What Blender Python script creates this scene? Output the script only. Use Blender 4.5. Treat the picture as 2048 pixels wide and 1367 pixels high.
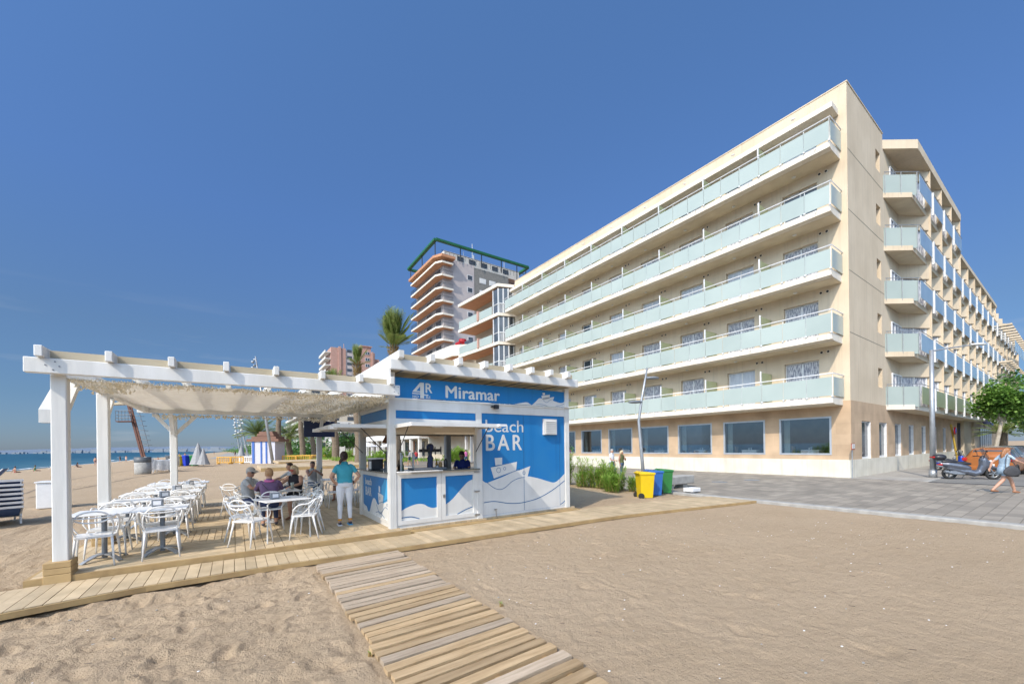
import bpy, math, random
import numpy as np
from mathutils import Vector, Matrix, noise
R=math.radians
random.seed(7)
sc=bpy.context.scene
for o in list(bpy.data.objects): bpy.data.objects.remove(o)
C=sc.collection
# ---------------------------------------------------------------- camera
HEAD=R(34.7); ROLL=-0.013
cd=bpy.data.cameras.new('camera'); cam=bpy.data.objects.new('camera',cd); C.objects.link(cam)
cd.sensor_width=36; cd.lens=36*800/2048; cd.shift_y=(893.5-683.5)/2048
cd.clip_start=0.05; cd.clip_end=30000
cam.matrix_world=Matrix.Translation((0,0,1.85))@Matrix.Rotation(-HEAD,4,'Z')@Matrix.Rotation(R(90),4,'X')@Matrix.Rotation(ROLL,4,'Z')
sc.camera=cam
# ---------------------------------------------------------------- light
SUNV=Vector((1.0,0.42,-0.98)).normalized()
el=math.asin(-SUNV.z); az=math.atan2(-SUNV.x,-SUNV.y)   # compass angle of the sun seen from the scene
w=bpy.data.worlds.new("World"); sc.world=w; w.use_nodes=True
nt=w.node_tree; bg=nt.nodes['Background']
sky=nt.nodes.new('ShaderNodeTexSky'); sky.sky_type='NISHITA'; sky.sun_disc=False
sky.sun_elevation=el; sky.sun_rotation=az
sky.air_density=1.0; sky.dust_density=0.35; sky.ozone_density=2.2; sky.altitude=0
tc=nt.nodes.new('ShaderNodeTexCoord'); mp=nt.nodes.new('ShaderNodeMapping'); mp.inputs['Scale'].default_value=(1.2,1.2,9)
nz=nt.nodes.new('ShaderNodeTexNoise'); nz.inputs['Scale'].default_value=3.4; nz.inputs['Detail'].default_value=7; nz.inputs['Roughness'].default_value=.55
rp=nt.nodes.new('ShaderNodeValToRGB'); rp.color_ramp.elements[0].position=.56; rp.color_ramp.elements[1].position=.78
rp.color_ramp.elements[1].color=(.5,.5,.5,1)
sp=nt.nodes.new('ShaderNodeSeparateXYZ'); r2=nt.nodes.new('ShaderNodeMapRange')
r2.inputs['From Min'].default_value=.30; r2.inputs['From Max'].default_value=.03; r2.inputs['To Min'].default_value=0; r2.inputs['To Max'].default_value=1
mu=nt.nodes.new('ShaderNodeMath'); mu.operation='MULTIPLY'
mx=nt.nodes.new('ShaderNodeMix'); mx.data_type='RGBA'; mx.inputs['B'].default_value=(2.6,2.8,3.1,1)
L=nt.links.new
L(tc.outputs['Generated'],mp.inputs['Vector']); L(mp.outputs[0],nz.inputs['Vector']); L(nz.outputs[0],rp.inputs[0])
L(tc.outputs['Generated'],sp.inputs[0]); L(sp.outputs['Z'],r2.inputs['Value']); L(rp.outputs[0],mu.inputs[0]); L(r2.outputs[0],mu.inputs[1])
gr=nt.nodes.new('ShaderNodeValToRGB')   # clear Mediterranean air: the horizon stays blue
el_=gr.color_ramp.elements; cols=[(0,(.185,.245,.41)),(.10,(.21,.28,.385)),(.23,(.29,.36,.445)),(.45,(.40,.53,.71)),(.75,(.55,.74,.92))]
el_[0].position=cols[0][0]; el_[0].color=(*cols[0][1],1); el_[1].position=cols[-1][0]; el_[1].color=(*cols[-1][1],1)
for p_,c_ in cols[1:-1]: e_=el_.new(p_); e_.color=(*c_,1)
L(sp.outputs['Z'],gr.inputs[0]); mm=nt.nodes.new('ShaderNodeMix'); mm.data_type='RGBA'; mm.blend_type='MULTIPLY'; mm.inputs['Factor'].default_value=1
# sky round the sun, out of view behind the camera, boosted as added fill
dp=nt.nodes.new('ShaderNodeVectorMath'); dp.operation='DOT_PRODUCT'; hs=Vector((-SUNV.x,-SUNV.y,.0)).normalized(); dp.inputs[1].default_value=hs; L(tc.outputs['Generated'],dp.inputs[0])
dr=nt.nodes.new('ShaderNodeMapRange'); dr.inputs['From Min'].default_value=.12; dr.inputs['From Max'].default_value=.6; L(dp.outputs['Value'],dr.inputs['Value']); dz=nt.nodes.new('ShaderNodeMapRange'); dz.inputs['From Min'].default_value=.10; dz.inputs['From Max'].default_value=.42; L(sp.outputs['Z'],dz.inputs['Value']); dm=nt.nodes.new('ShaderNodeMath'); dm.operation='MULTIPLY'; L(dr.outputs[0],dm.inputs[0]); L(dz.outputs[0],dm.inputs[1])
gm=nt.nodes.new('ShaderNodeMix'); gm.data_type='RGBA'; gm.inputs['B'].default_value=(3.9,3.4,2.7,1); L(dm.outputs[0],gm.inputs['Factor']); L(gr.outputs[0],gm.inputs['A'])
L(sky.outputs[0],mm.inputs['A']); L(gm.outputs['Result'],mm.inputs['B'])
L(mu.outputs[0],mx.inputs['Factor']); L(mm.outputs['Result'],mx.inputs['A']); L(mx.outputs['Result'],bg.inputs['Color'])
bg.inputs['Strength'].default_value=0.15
sl=bpy.data.lights.new('sun','SUN'); sl.energy=2.5; sl.angle=R(.53); sl.color=(1,.90,.77)
so=bpy.data.objects.new('sun',sl); C.objects.link(so); so.rotation_euler=SUNV.to_track_quat('-Z','Y').to_euler(); so.location=(-30,-10,40)
vs=sc.view_settings; vs.view_transform='Standard'; vs.look='None'; vs.exposure=0.56; vs.gamma=1
# ---------------------------------------------------------------- materials
M={}
def mat(name,c,rough=.7,c2=None,sc1=6,bump=0,bsc=40,metal=0,spec=None,trans=0,alpha=1,tl=0,stretch=None,emit=0,rnd=0,det=4,blend=(.35,.65),streak=0):
    m=bpy.data.materials.new(name); m.use_nodes=True; n=m.node_tree; b=n.nodes['Principled BSDF']
    lk=n.links.new
    b.inputs['Roughness'].default_value=rough; b.inputs['Metallic'].default_value=metal
    if spec is not None: b.inputs['Specular IOR Level'].default_value=spec
    b.inputs['Transmission Weight'].default_value=trans; b.inputs['Alpha'].default_value=alpha
    t=n.nodes.new('ShaderNodeTexCoord'); src=t.outputs['Object']
    if stretch:
        mpn=n.nodes.new('ShaderNodeMapping'); mpn.inputs['Scale'].default_value=stretch; lk(src,mpn.inputs[0]); src=mpn.outputs[0]
    if c2 is None: c2=tuple(x*.86 for x in c)
    x=n.nodes.new('ShaderNodeTexNoise'); x.inputs['Scale'].default_value=sc1; x.inputs['Detail'].default_value=det; lk(src,x.inputs['Vector'])
    r=n.nodes.new('ShaderNodeMapRange'); r.inputs['From Min'].default_value=blend[0]; r.inputs['From Max'].default_value=blend[1]; lk(x.outputs[0],r.inputs['Value'])
    k=n.nodes.new('ShaderNodeMix'); k.data_type='RGBA'; k.inputs['A'].default_value=(*c,1); k.inputs['B'].default_value=(*c2,1); lk(r.outputs[0],k.inputs['Factor'])
    out=k.outputs['Result']
    if rnd:
        at=n.nodes.new('ShaderNodeAttribute'); at.attribute_name='rnd'
        mr=n.nodes.new('ShaderNodeMapRange'); mr.inputs['To Min'].default_value=1-rnd; mr.inputs['To Max'].default_value=1+rnd; lk(at.outputs['Fac'],mr.inputs['Value'])
        vm=n.nodes.new('ShaderNodeVectorMath'); vm.operation='SCALE'; lk(out,vm.inputs[0]); lk(mr.outputs[0],vm.inputs['Scale']); out=vm.outputs[0]
    if streak:   # rain streaks and patchy paint on outdoor render
        m3=n.nodes.new('ShaderNodeMapping'); m3.inputs['Scale'].default_value=(2.2,2.2,.10); lk(t.outputs['Object'],m3.inputs[0])
        s1=n.nodes.new('ShaderNodeTexNoise'); s1.inputs['Scale'].default_value=2.2; s1.inputs['Detail'].default_value=6; s1.inputs['Roughness'].default_value=.7; lk(m3.outputs[0],s1.inputs['Vector'])
        s2=n.nodes.new('ShaderNodeMapRange'); s2.inputs['From Min'].default_value=.50; s2.inputs['From Max'].default_value=.72; s2.inputs['To Min'].default_value=1; s2.inputs['To Max'].default_value=1-streak; lk(s1.outputs[0],s2.inputs[0])
        v2=n.nodes.new('ShaderNodeVectorMath'); v2.operation='SCALE'; lk(out,v2.inputs[0]); lk(s2.outputs[0],v2.inputs['Scale']); out=v2.outputs[0]
    lk(out,b.inputs['Base Color'])
    if bump:
        y=n.nodes.new('ShaderNodeTexNoise'); y.inputs['Scale'].default_value=bsc; y.inputs['Detail'].default_value=5; lk(src,y.inputs['Vector'])
        z=n.nodes.new('ShaderNodeBump'); z.inputs['Strength'].default_value=bump; z.inputs['Distance'].default_value=.02; lk(y.outputs[0],z.inputs['Height']); lk(z.outputs[0],b.inputs['Normal'])
    if tl:
        tr=n.nodes.new('ShaderNodeBsdfTranslucent'); lk(out,tr.inputs['Color']); ms=n.nodes.new('ShaderNodeMixShader'); ms.inputs[0].default_value=tl
        lk(b.outputs[0],ms.inputs[1]); lk(tr.outputs[0],ms.inputs[2]); lk(ms.outputs[0],n.nodes['Material Output'].inputs['Surface'])
    if emit: b.inputs['Emission Strength'].default_value=emit; b.inputs['Emission Color'].default_value=(*c,1)
    M[name]=m; return m
mat('white_paint',(.74,.73,.70),.45,streak=.10,c2=(.66,.65,.61),sc1=3,bump=.05,bsc=60)
mat('white_wood',(.76,.755,.73),.5,streak=.10,c2=(.66,.65,.61),sc1=2.5,bump=.2,bsc=14,stretch=(1,1,.15))
mat('white_plastic',(.80,.80,.79),.3,(.76,.76,.75),8)
mat('white_alu',(.72,.715,.69),.38,c2=(.64,.63,.60),sc1=2.2,streak=.10)
mat('cream_board',(.66,.58,.43),.8,(.56,.48,.34),1.6,tl=.3)
mat('netting',(.90,.86,.76),.9,c2=(.82,.77,.66),sc1=7,bump=.5,bsc=25,tl=.15)
mat('net_leaf',(.88,.84,.73),.9,c2=(.76,.71,.58),sc1=9,tl=.2)
mat('blue_vinyl',(.012,.175,.46),.42,c2=(.02,.19,.45),sc1=1.4,spec=.4,streak=.12)
mat('light_blue_vinyl',(.05,.36,.66),.45,(.05,.33,.62),2)
mat('vinyl_white',(.68,.68,.66),.5,c2=(.61,.61,.59),sc1=1.6,streak=.08)
mat('line_blue',(.02,.13,.30),.5)
mat('dark_glass_top',(.08,.09,.09),.12,(.12,.13,.12),3)
mat('steel',(.45,.46,.47),.3,(.35,.36,.37),5,metal=.9)
mat('galv',(.42,.44,.46),.45,(.34,.36,.38),4,metal=.6)
mat('grey_metal',(.22,.24,.27),.45,(.18,.20,.22),4,metal=.3)
mat('black_plastic',(.02,.02,.025),.35,(.03,.03,.035),5)
mat('rubber',(.025,.025,.025),.8)
mat('deck_wood',(.54,.42,.265),.75,c2=(.42,.325,.20),sc1=3,bump=.3,bsc=16,stretch=(1,1,1),rnd=.13)
mat('deck_edge',(.42,.29,.13),.75,(.33,.22,.10),4,bump=.3,bsc=12,rnd=.1)
mat('box_wood',(.46,.32,.15),.7,(.36,.24,.11),3,bump=.2,bsc=10,rnd=.12)
mat('old_wood',(.50,.395,.285),.85,c2=(.38,.29,.20),sc1=5,bump=.5,bsc=22,stretch=(.5,6,6),rnd=.16,det=8)
mat('brown_wood',(.50,.355,.20),.8,c2=(.37,.25,.13),sc1=4,bump=.5,bsc=20,stretch=(.5,6,6),rnd=.2,det=8)
mat('stucco',(.68,.565,.415),.9,c2=(.60,.49,.35),sc1=.5,bump=.25,bsc=18,det=8,streak=.16)
mat('stucco_light',(.78,.72,.62),.9,c2=(.72,.65,.54),sc1=.9,bump=.2,bsc=25,det=7,streak=.2)
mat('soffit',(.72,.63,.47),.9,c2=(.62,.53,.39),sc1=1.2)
mat('plinth',(.70,.66,.56),.85,c2=(.61,.57,.47),sc1=1.0,bump=.25,bsc=30,det=7,streak=.2)
mat('frosted_glass',(.36,.42,.39),.25,c2=(.40,.46,.425),sc1=.5,spec=.5,rnd=.035)
mat('green_glass',(.42,.47,.28),.3,c2=(.48,.52,.34),sc1=1.5,tl=.3)
mat('blue_glass',(.30,.40,.47),.12,(.36,.46,.52),.8,spec=.7)
mat('curtain_pale',(.58,.62,.68),.5,c2=(.46,.50,.56),sc1=9,stretch=(1,1,.15))
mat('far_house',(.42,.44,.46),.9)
mat('curtain',(.58,.58,.60),.5,c2=(.24,.25,.30),sc1=17,stretch=(1,1,.22),blend=(.44,.56))
mat('room_dark',(.035,.03,.03),.9)
mat('room_wall',(.16,.15,.14),.9,(.22,.20,.17),1.5)
mat('alu_frame',(.46,.49,.52),.4,(.40,.43,.46),3,metal=.35)
mat('white_frame',(.76,.77,.77),.4)
mat('terracotta',(.40,.10,.05),.8,(.30,.08,.05),3)
mat('orange_soffit',(.52,.26,.14),.8,(.46,.22,.12),1.5)
mat('pink_brick',(.50,.30,.24),.9,(.44,.255,.20),1.0,bump=.1,bsc=30)
mat('grey_brick',(.24,.23,.21),.9,(.19,.185,.17),2.0,bump=.2,bsc=20)
mat('pale_panel',(.52,.46,.44),.9,(.46,.41,.40),.5)
mat('green_paint',(.01,.13,.05),.6,(.01,.10,.04),2)
mat('dark_rail',(.05,.055,.06),.5)
mat('window_dark',(.05,.065,.08),.1,(.09,.10,.12),1.2,spec=.6)
mat('white_wall',(.68,.66,.62),.85,(.60,.58,.54),.6)
mat('beige_wall',(.56,.49,.38),.85,(.50,.43,.33),.7)
mat('rust',(.10,.05,.04),.8,(.15,.065,.045),4,bump=.2,bsc=15)
mat('rail_grey',(.16,.18,.20),.5,metal=.3)
mat('concrete',(.38,.37,.34),.9,(.30,.29,.27),5,bump=.3,bsc=20)
mat('yellow_bin',(.72,.50,.01),.35,(.66,.45,.01),3)
mat('blue_bin',(.03,.13,.42),.35,(.025,.11,.36),3)
mat('green_bin',(.03,.19,.05),.35,(.025,.16,.04),3)
mat('grey_bin',(.10,.11,.12),.5)
mat('far_blue',(.01,.04,.45),.5)
mat('blue_fabric',(.07,.13,.32),.8,c2=(.10,.17,.38),sc1=8)
mat('leaf_green',(.26,.42,.08),.6,c2=(.11,.24,.04),sc1=1.3,tl=.35)
mat('leaf_bright',(.33,.48,.08),.6,(.20,.36,.05),1.5,tl=.35)
mat('leaf_dark',(.08,.19,.04),.6,c2=(.13,.26,.06),sc1=1.5,tl=.3)
mat('palm_leaf',(.20,.29,.07),.55,c2=(.28,.32,.10),sc1=2.5,tl=.3)
mat('palm_dead',(.36,.26,.10),.8,(.24,.15,.06),5,tl=.2)
mat('bark',(.22,.17,.12),.95,(.13,.10,.07),6,bump=.8,bsc=12,stretch=(1,1,3))
mat('bark_pale',(.42,.37,.30),.9,(.28,.24,.19),5,bump=.4,bsc=14)
mat('skin',(.50,.28,.19),.5,(.46,.25,.165),9)
mat('skin_tan',(.40,.21,.135),.5,(.36,.185,.12),9)
mat('hair_dark',(.03,.016,.012),.6,(.05,.025,.018),30)
mat('hair_blond',(.50,.36,.20),.6,(.62,.50,.32),30)
mat('hair_auburn',(.26,.10,.04),.55,(.36,.17,.07),25)
mat('hair_ginger',(.38,.20,.09),.6,(.46,.28,.14),25)
mat('hair_grey',(.36,.34,.32),.7)
mat('turquoise',(.045,.33,.42),.75,(.04,.29,.37),7,bump=.7,bsc=9)
mat('white_cloth',(.72,.72,.74),.8,(.66,.66,.69),6,bump=.7,bsc=10)
mat('grey_cloth',(.42,.43,.44),.85,(.36,.37,.38),6,bump=.7,bsc=10)
mat('purple_cloth',(.17,.10,.19),.85,(.14,.08,.16),8,bump=.7,bsc=10)
mat('pink_cloth',(.62,.16,.38),.8)
mat('black_cloth',(.015,.013,.02),.85)
mat('navy_cloth',(.03,.045,.11),.85)
mat('royal_cloth',(.01,.03,.22),.8,(.01,.025,.17),6)
mat('olive_cloth',(.10,.11,.04),.85)
mat('jeans',(.07,.11,.18),.85,(.05,.08,.14),10)
mat('lightblue_cloth',(.38,.48,.55),.85,(.26,.35,.44),7,bump=.2,bsc=25)
mat('red_cloth',(.5,.05,.06),.8)
mat('green_cloth',(.05,.28,.12),.8)
mat('cap_cloth',(.42,.40,.38),.85)
mat('dark_canvas',(.06,.06,.065),.8,(.045,.045,.05),12)
mat('shoe_dark',(.06,.06,.08),.7)
mat('sandal',(.30,.13,.06),.7)
mat('orange_car',(.42,.15,.045),.22,(.40,.14,.04),2,spec=.6,metal=.25)
mat('silver_car',(.42,.43,.45),.25,(.40,.41,.43),2,metal=.5)
mat('scooter_grey',(.16,.17,.20),.22,(.13,.14,.17),3,metal=.5)
mat('scooter_blue',(.02,.06,.42),.25,metal=.2)
mat('red_lamp',(.45,.02,.02),.2)
mat('yellow_paint',(.55,.38,.06),.7,(.45,.30,.05),5)
mat('barrier_yellow',(.68,.38,.06),.6,(.60,.33,.05),4)
mat('sign_blue',(.03,.06,.35),.5)
mat('beer',(.72,.36,.03),.1)
mat('tablecloth',(.75,.75,.74),.8)
mat('tan_chair',(.42,.27,.11),.7,(.36,.22,.09),4)
mat('brown_roof',(.24,.13,.09),.8,(.19,.10,.07),4)
mat('hut_blue',(.05,.14,.45),.6)
mat('hut_white',(.58,.58,.66),.7)
mat('hazed_hill',(.15,.20,.27),1)  # bluish base colour stands in for distance haze
mat('foam',(.75,.78,.78),.8)
mat('umbrella_grey',(.28,.28,.28),.8,(.34,.34,.34),5)
mat('bottle_glass',(.10,.04,.02),.1)
# clear window glass: see-through with sky reflections
def glassmat(name,tint,rough=.03,mixv=.25):
    m=bpy.data.materials.new(name); m.use_nodes=True; n=m.node_tree; n.nodes.remove(n.nodes['Principled BSDF'])
    g=n.nodes.new('ShaderNodeBsdfGlossy'); g.inputs['Roughness'].default_value=rough; g.inputs['Color'].default_value=(.9,.95,1,1)
    t=n.nodes.new('ShaderNodeBsdfTransparent'); t.inputs['Color'].default_value=(*tint,1)
    f=n.nodes.new('ShaderNodeLayerWeight'); f.inputs['Blend'].default_value=.5
    ma=n.nodes.new('ShaderNodeMath'); ma.operation='MULTIPLY_ADD'; ma.inputs[1].default_value=.5; ma.inputs[2].default_value=mixv
    x=n.nodes.new('ShaderNodeMixShader'); lk=n.links.new
    lk(f.outputs['Fresnel'],ma.inputs[0]); lk(ma.outputs[0],x.inputs[0]); lk(t.outputs[0],x.inputs[1]); lk(g.outputs[0],x.inputs[2]); lk(x.outputs[0],n.nodes['Material Output'].inputs['Surface'])
    M[name]=m
glassmat('window_glass',(.80,.84,.86),.02,.10)
glassmat('clear_glass',(.85,.92,.90),.02,.08)
# block-pattern materials (stone cladding, pavers)
def brickmat(name,c1,c2,mortar,scale,bw,bh,ms=.01,rough=.85,plane='xz',bump=.2,off=.5):
    m=bpy.data.materials.new(name); m.use_nodes=True; n=m.node_tree; b=n.nodes['Principled BSDF']; lk=n.links.new
    t=n.nodes.new('ShaderNodeTexCoord'); s=n.nodes.new('ShaderNodeSeparateXYZ'); cb=n.nodes.new('ShaderNodeCombineXYZ'); lk(t.outputs['Object'],s.inputs[0])
    if plane=='xy': lk(s.outputs[0],cb.inputs[0]); lk(s.outputs[1],cb.inputs[1])
    else:
        a=n.nodes.new('ShaderNodeMath'); a.operation='ADD'; lk(s.outputs[0],a.inputs[0]); lk(s.outputs[1],a.inputs[1]); lk(a.outputs[0],cb.inputs[0]); lk(s.outputs[2],cb.inputs[1])
    k=n.nodes.new('ShaderNodeTexBrick'); k.inputs['Scale'].default_value=scale; k.inputs['Brick Width'].default_value=bw; k.inputs['Row Height'].default_value=bh; k.inputs['Mortar Size'].default_value=ms
    k.offset=off; k.inputs['Color1'].default_value=(*c1,1); k.inputs['Color2'].default_value=(*c2,1); k.inputs['Mortar'].default_value=(*mortar,1); k.inputs['Bias'].default_value=0
    lk(cb.outputs[0],k.inputs['Vector'])
    x=n.nodes.new('ShaderNodeTexNoise'); x.inputs['Scale'].default_value=.9; x.inputs['Detail'].default_value=8; lk(t.outputs['Object'],x.inputs['Vector'])
    r=n.nodes.new('ShaderNodeMapRange'); r.inputs['From Min'].default_value=.3; r.inputs['From Max'].default_value=.7; r.inputs['To Min'].default_value=.82; r.inputs['To Max'].default_value=1.14; lk(x.outputs[0],r.inputs[0])
    v=n.nodes.new('ShaderNodeVectorMath'); v.operation='SCALE'; lk(k.outputs['Color'],v.inputs[0]); lk(r.outputs[0],v.inputs['Scale']); lk(v.outputs[0],b.inputs['Base Color'])
    b.inputs['Roughness'].default_value=rough
    z=n.nodes.new('ShaderNodeBump'); z.inputs['Strength'].default_value=bump; z.inputs['Distance'].default_value=.01; z.invert=True; lk(k.outputs['Fac'],z.inputs['Height']); lk(z.outputs[0],b.inputs['Normal'])
    M[name]=m
brickmat('stone_clad',(.52,.375,.245),(.475,.34,.22),(.44,.31,.20),1,1.2,.58,.006)
brickmat('paver',(.33,.29,.235),(.225,.20,.165),(.19,.165,.13),1,.60,.30,.010,plane='xy',bump=.4)
brickmat('paver_small',(.36,.34,.30),(.32,.30,.27),(.24,.22,.20),1,.4,.4,.008,plane='xy',off=0)
brickmat('salmon_tile',(.46,.24,.15),(.42,.21,.13),(.36,.19,.12),1,.25,.12,.01)
# ---------------------------------------------------------------- mesh builder
class MB:
    def __init__(s): s.v=[];s.f=[];s.m=[];s.r=[];s.cur=0;s.rn=.5
    def add(s,vs,fs,mi=None):
        o=len(s.v); s.v+=[tuple(p) for p in vs]; mi=s.cur if mi is None else mi
        for f in fs: s.f.append([o+i for i in f]); s.m.append(mi); s.r.append(s.rn)
    def box(s,x0,x1,y0,y1,z0,z1,mi=None):
        s.add([(x0,y0,z0),(x1,y0,z0),(x1,y1,z0),(x0,y1,z0),(x0,y0,z1),(x1,y0,z1),(x1,y1,z1),(x0,y1,z1)],
              [(0,3,2,1),(4,5,6,7),(0,1,5,4),(1,2,6,5),(2,3,7,6),(3,0,4,7)],mi)
    def bbox(s,x0,x1,y0,y1,z0,z1,b=.01,mi=None):   # bevelled box
        b=min(b,(x1-x0)/2.2,(y1-y0)/2.2,(z1-z0)/2.2)
        X=[x0,x0+b,x1-b,x1];Y=[y0,y0+b,y1-b,y1];Z=[z0,z0+b,z1-b,z1]
        ring=lambda i,z:[(X[1],Y[i],z),(X[2],Y[i],z),(X[3-i],Y[1],z),(X[3-i],Y[2],z),(X[2],Y[3-i],z),(X[1],Y[3-i],z),(X[i],Y[2],z),(X[i],Y[1],z)]
        r=[ring(1,z0),None,None,ring(1,z1)]
        mid=[(X[1],Y[0]),(X[2],Y[0]),(X[3],Y[1]),(X[3],Y[2]),(X[2],Y[3]),(X[1],Y[3]),(X[0],Y[2]),(X[0],Y[1])]
        base=[(X[1],Y[1]),(X[2],Y[1]),(X[2],Y[1]),(X[2],Y[2]),(X[2],Y[2]),(X[1],Y[2]),(X[1],Y[2]),(X[1],Y[1])]
        vs=[(a,c,Z[0]) for a,c in base]+[(a,c,Z[1]) for a,c in mid]+[(a,c,Z[2]) for a,c in mid]+[(a,c,Z[3]) for a,c in base]
        fs=[(0,7,6,5,4,3,2,1),(24,25,26,27,28,29,30,31)]
        for k in range(3):
            for i in range(8):
                j=(i+1)%8; fs.append((k*8+i,k*8+j,k*8+8+j,k*8+8+i))
        s.add(vs,fs,mi)
    def obox(s,c,ax,ay,az,hx,hy,hz,mi=None):   # oriented box, half sizes
        c=Vector(c);ax=Vector(ax).normalized()*hx;ay=Vector(ay).normalized()*hy;az=Vector(az).normalized()*hz
        P=[c+sx*ax+sy*ay+sz*az for sz in(-1,1) for sx,sy in((-1,-1),(1,-1),(1,1),(-1,1))]
        s.add(P,[(0,3,2,1),(4,5,6,7),(0,1,5,4),(1,2,6,5),(2,3,7,6),(3,0,4,7)],mi)
    def beam(s,a,b,w,h,mi=None,up=(0,0,1)):
        a=Vector(a);b=Vector(b);d=(b-a);u=Vector(up)
        if abs(d.normalized().dot(u))>.98: u=Vector((0,1,0))
        sd=d.cross(u).normalized();u=sd.cross(d).normalized()
        s.obox((a+b)/2,d,sd,u,d.length/2,w/2,h/2,mi)
    def tube(s,pts,r,n=6,mi=None,closed=False,cap=True,flat=1):
        P=[Vector(p) for p in pts]; k=len(P)
        rr=r if isinstance(r,(list,tuple)) else [r]*k
        prev=None; vs=[]
        for i in range(k):
            if closed: t=(P[(i+1)%k]-P[i-1])
            else: t=P[min(i+1,k-1)]-P[max(i-1,0)]
            t.normalize()
            if prev is None:
                a=Vector((0,0,1)) if abs(t.z)<.9 else Vector((1,0,0))
                nn=t.cross(a).normalized()
            else:
                nn=prev-t*prev.dot(t)
                nn=nn.normalized() if nn.length>1e-6 else t.orthogonal().normalized()
            prev=nn; bb=t.cross(nn)
            for j in range(n):
                a=2*math.pi*j/n; vs.append(P[i]+nn*math.cos(a)*rr[i]+bb*math.sin(a)*rr[i]*flat)
        fs=[]
        for i in range(k if closed else k-1):
            i2=(i+1)%k
            for j in range(n):
                j2=(j+1)%n; fs.append((i*n+j,i*n+j2,i2*n+j2,i2*n+j))
        if cap and not closed: fs.append(tuple(reversed(range(n)))); fs.append(tuple((k-1)*n+j for j in range(n)))
        s.add(vs,fs,mi)
    def cyl(s,c,r,z0,z1,n=16,r2=None,mi=None):
        s.tube([(c[0],c[1],z0),(c[0],c[1],z1)],[r,r if r2 is None else r2],n,mi)
    def lathe(s,prof,c=(0,0,0),n=20,mi=None):
        vs=[];fs=[];k=len(prof)
        for rr,z in prof:
            for j in range(n): a=2*math.pi*j/n; vs.append((c[0]+rr*math.cos(a),c[1]+rr*math.sin(a),c[2]+z))
        for i in range(k-1):
            for j in range(n): j2=(j+1)%n; fs.append((i*n+j,i*n+j2,(i+1)*n+j2,(i+1)*n+j))
        fs.append(tuple(reversed(range(n)))); fs.append(tuple((k-1)*n+j for j in range(n)))
        s.add(vs,fs,mi)
    def ell(s,c,rx,ry,rz,n=12,m=8,rot=None,mi=None):
        vs=[];fs=[];c=Vector(c)
        for i in range(m+1):
            ph=math.pi*i/m
            for j in range(n):
                th=2*math.pi*j/n; p=Vector((rx*math.sin(ph)*math.cos(th),ry*math.sin(ph)*math.sin(th),rz*math.cos(ph)))
                if rot is not None: p=rot@p
                vs.append(c+p)
        for i in range(m):
            for j in range(n): j2=(j+1)%n; fs.append((i*n+j,(i+1)*n+j,(i+1)*n+j2,i*n+j2))
        s.add(vs,fs,mi)
    def prism(s,poly,fn,d0,d1,mi=None):
        # poly 2D list; fn(u,v,d)->3D ; extruded from depth d0 to d1
        k=len(poly); vs=[fn(u,v,d0) for u,v in poly]+[fn(u,v,d1) for u,v in poly]
        fs=[tuple(range(k)),tuple(reversed(range(k,2*k)))]+[(i,k+i,k+(i+1)%k,(i+1)%k) for i in range(k)]
        s.add(vs,fs,mi)
    def ribbon(s,pts,wd,fn,d0,d1,mi=None):
        P=[Vector(p) for p in pts];Lf=[];Rt=[]
        for i,p in enumerate(P):
            t=(P[min(i+1,len(P)-1)]-P[max(i-1,0)]).normalized(); n=Vector((-t.y,t.x)); Lf.append(p+n*wd/2);Rt.append(p-n*wd/2)
        for i in range(len(P)-1):
            s.prism([tuple(Lf[i]),tuple(Rt[i]),tuple(Rt[i+1]),tuple(Lf[i+1])],fn,d0,d1,mi)
ORG={}
def tag(o,label,cat,group=None,kind=None):
    if label: o['label']=label
    if cat: o['category']=cat
    if group: o['group']=group
    if kind: o['kind']=kind
    return o
def thing(name,label,cat,loc=(0,0,0),rz=0,group=None):
    o=bpy.data.objects.new(name,None); C.objects.link(o); o.location=loc; o.rotation_euler=(0,0,rz); o.empty_display_size=.2
    tag(o,label,cat,group); ORG[o.name]=Vector(loc) if rz==0 else Vector((0,0,0)); return o
def obj(name,mb,mats,parent=None,smooth=False,local=False,tri=False):
    """mesh from MB; coordinates are world ones unless local (or the parent is turned)"""
    if not isinstance(mats,(list,tuple)): mats=[mats]
    me=bpy.data.meshes.new(name)
    off=ORG.get(parent.name,Vector((0,0,0))) if (parent is not None and not local) else Vector((0,0,0))
    V=np.array(mb.v,dtype=np.float64).reshape(-1,3)-np.array(off)
    me.from_pydata(V.tolist(),[],mb.f)
    for x in mats: me.materials.append(M[x] if isinstance(x,str) else x)
    me.polygons.foreach_set('material_index',mb.m)
    if any(abs(r-.5)>1e-6 for r in mb.r):
        at=me.attributes.new('rnd','FLOAT','FACE'); at.data.foreach_set('value',mb.r)
    if smooth: me.polygons.foreach_set('use_smooth',[True]*len(me.polygons))
    me.update()
    o=bpy.data.objects.new(name,me); C.objects.link(o)
    if parent is not None: o.parent=parent; ORG[o.name]=off
    return o
def smooth_angle(o,ang=40):
    me=o.data; me.polygons.foreach_set('use_smooth',[True]*len(me.polygons))
    try: me.set_sharp_from_angle(angle=R(ang))
    except Exception: pass
    return o
def copy_tree(o,parent=None):
    c=o.copy(); C.objects.link(c)
    if parent is not None: c.parent=parent
    for ch in [x for x in KIDS.get(o.name,[])]: copy_tree(ch,c)
    return c
KIDS={}
def reg(o):
    KIDS.clear()
    for x in bpy.data.objects:
        if x.parent: KIDS.setdefault(x.parent.name,[]).append(x)
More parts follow.
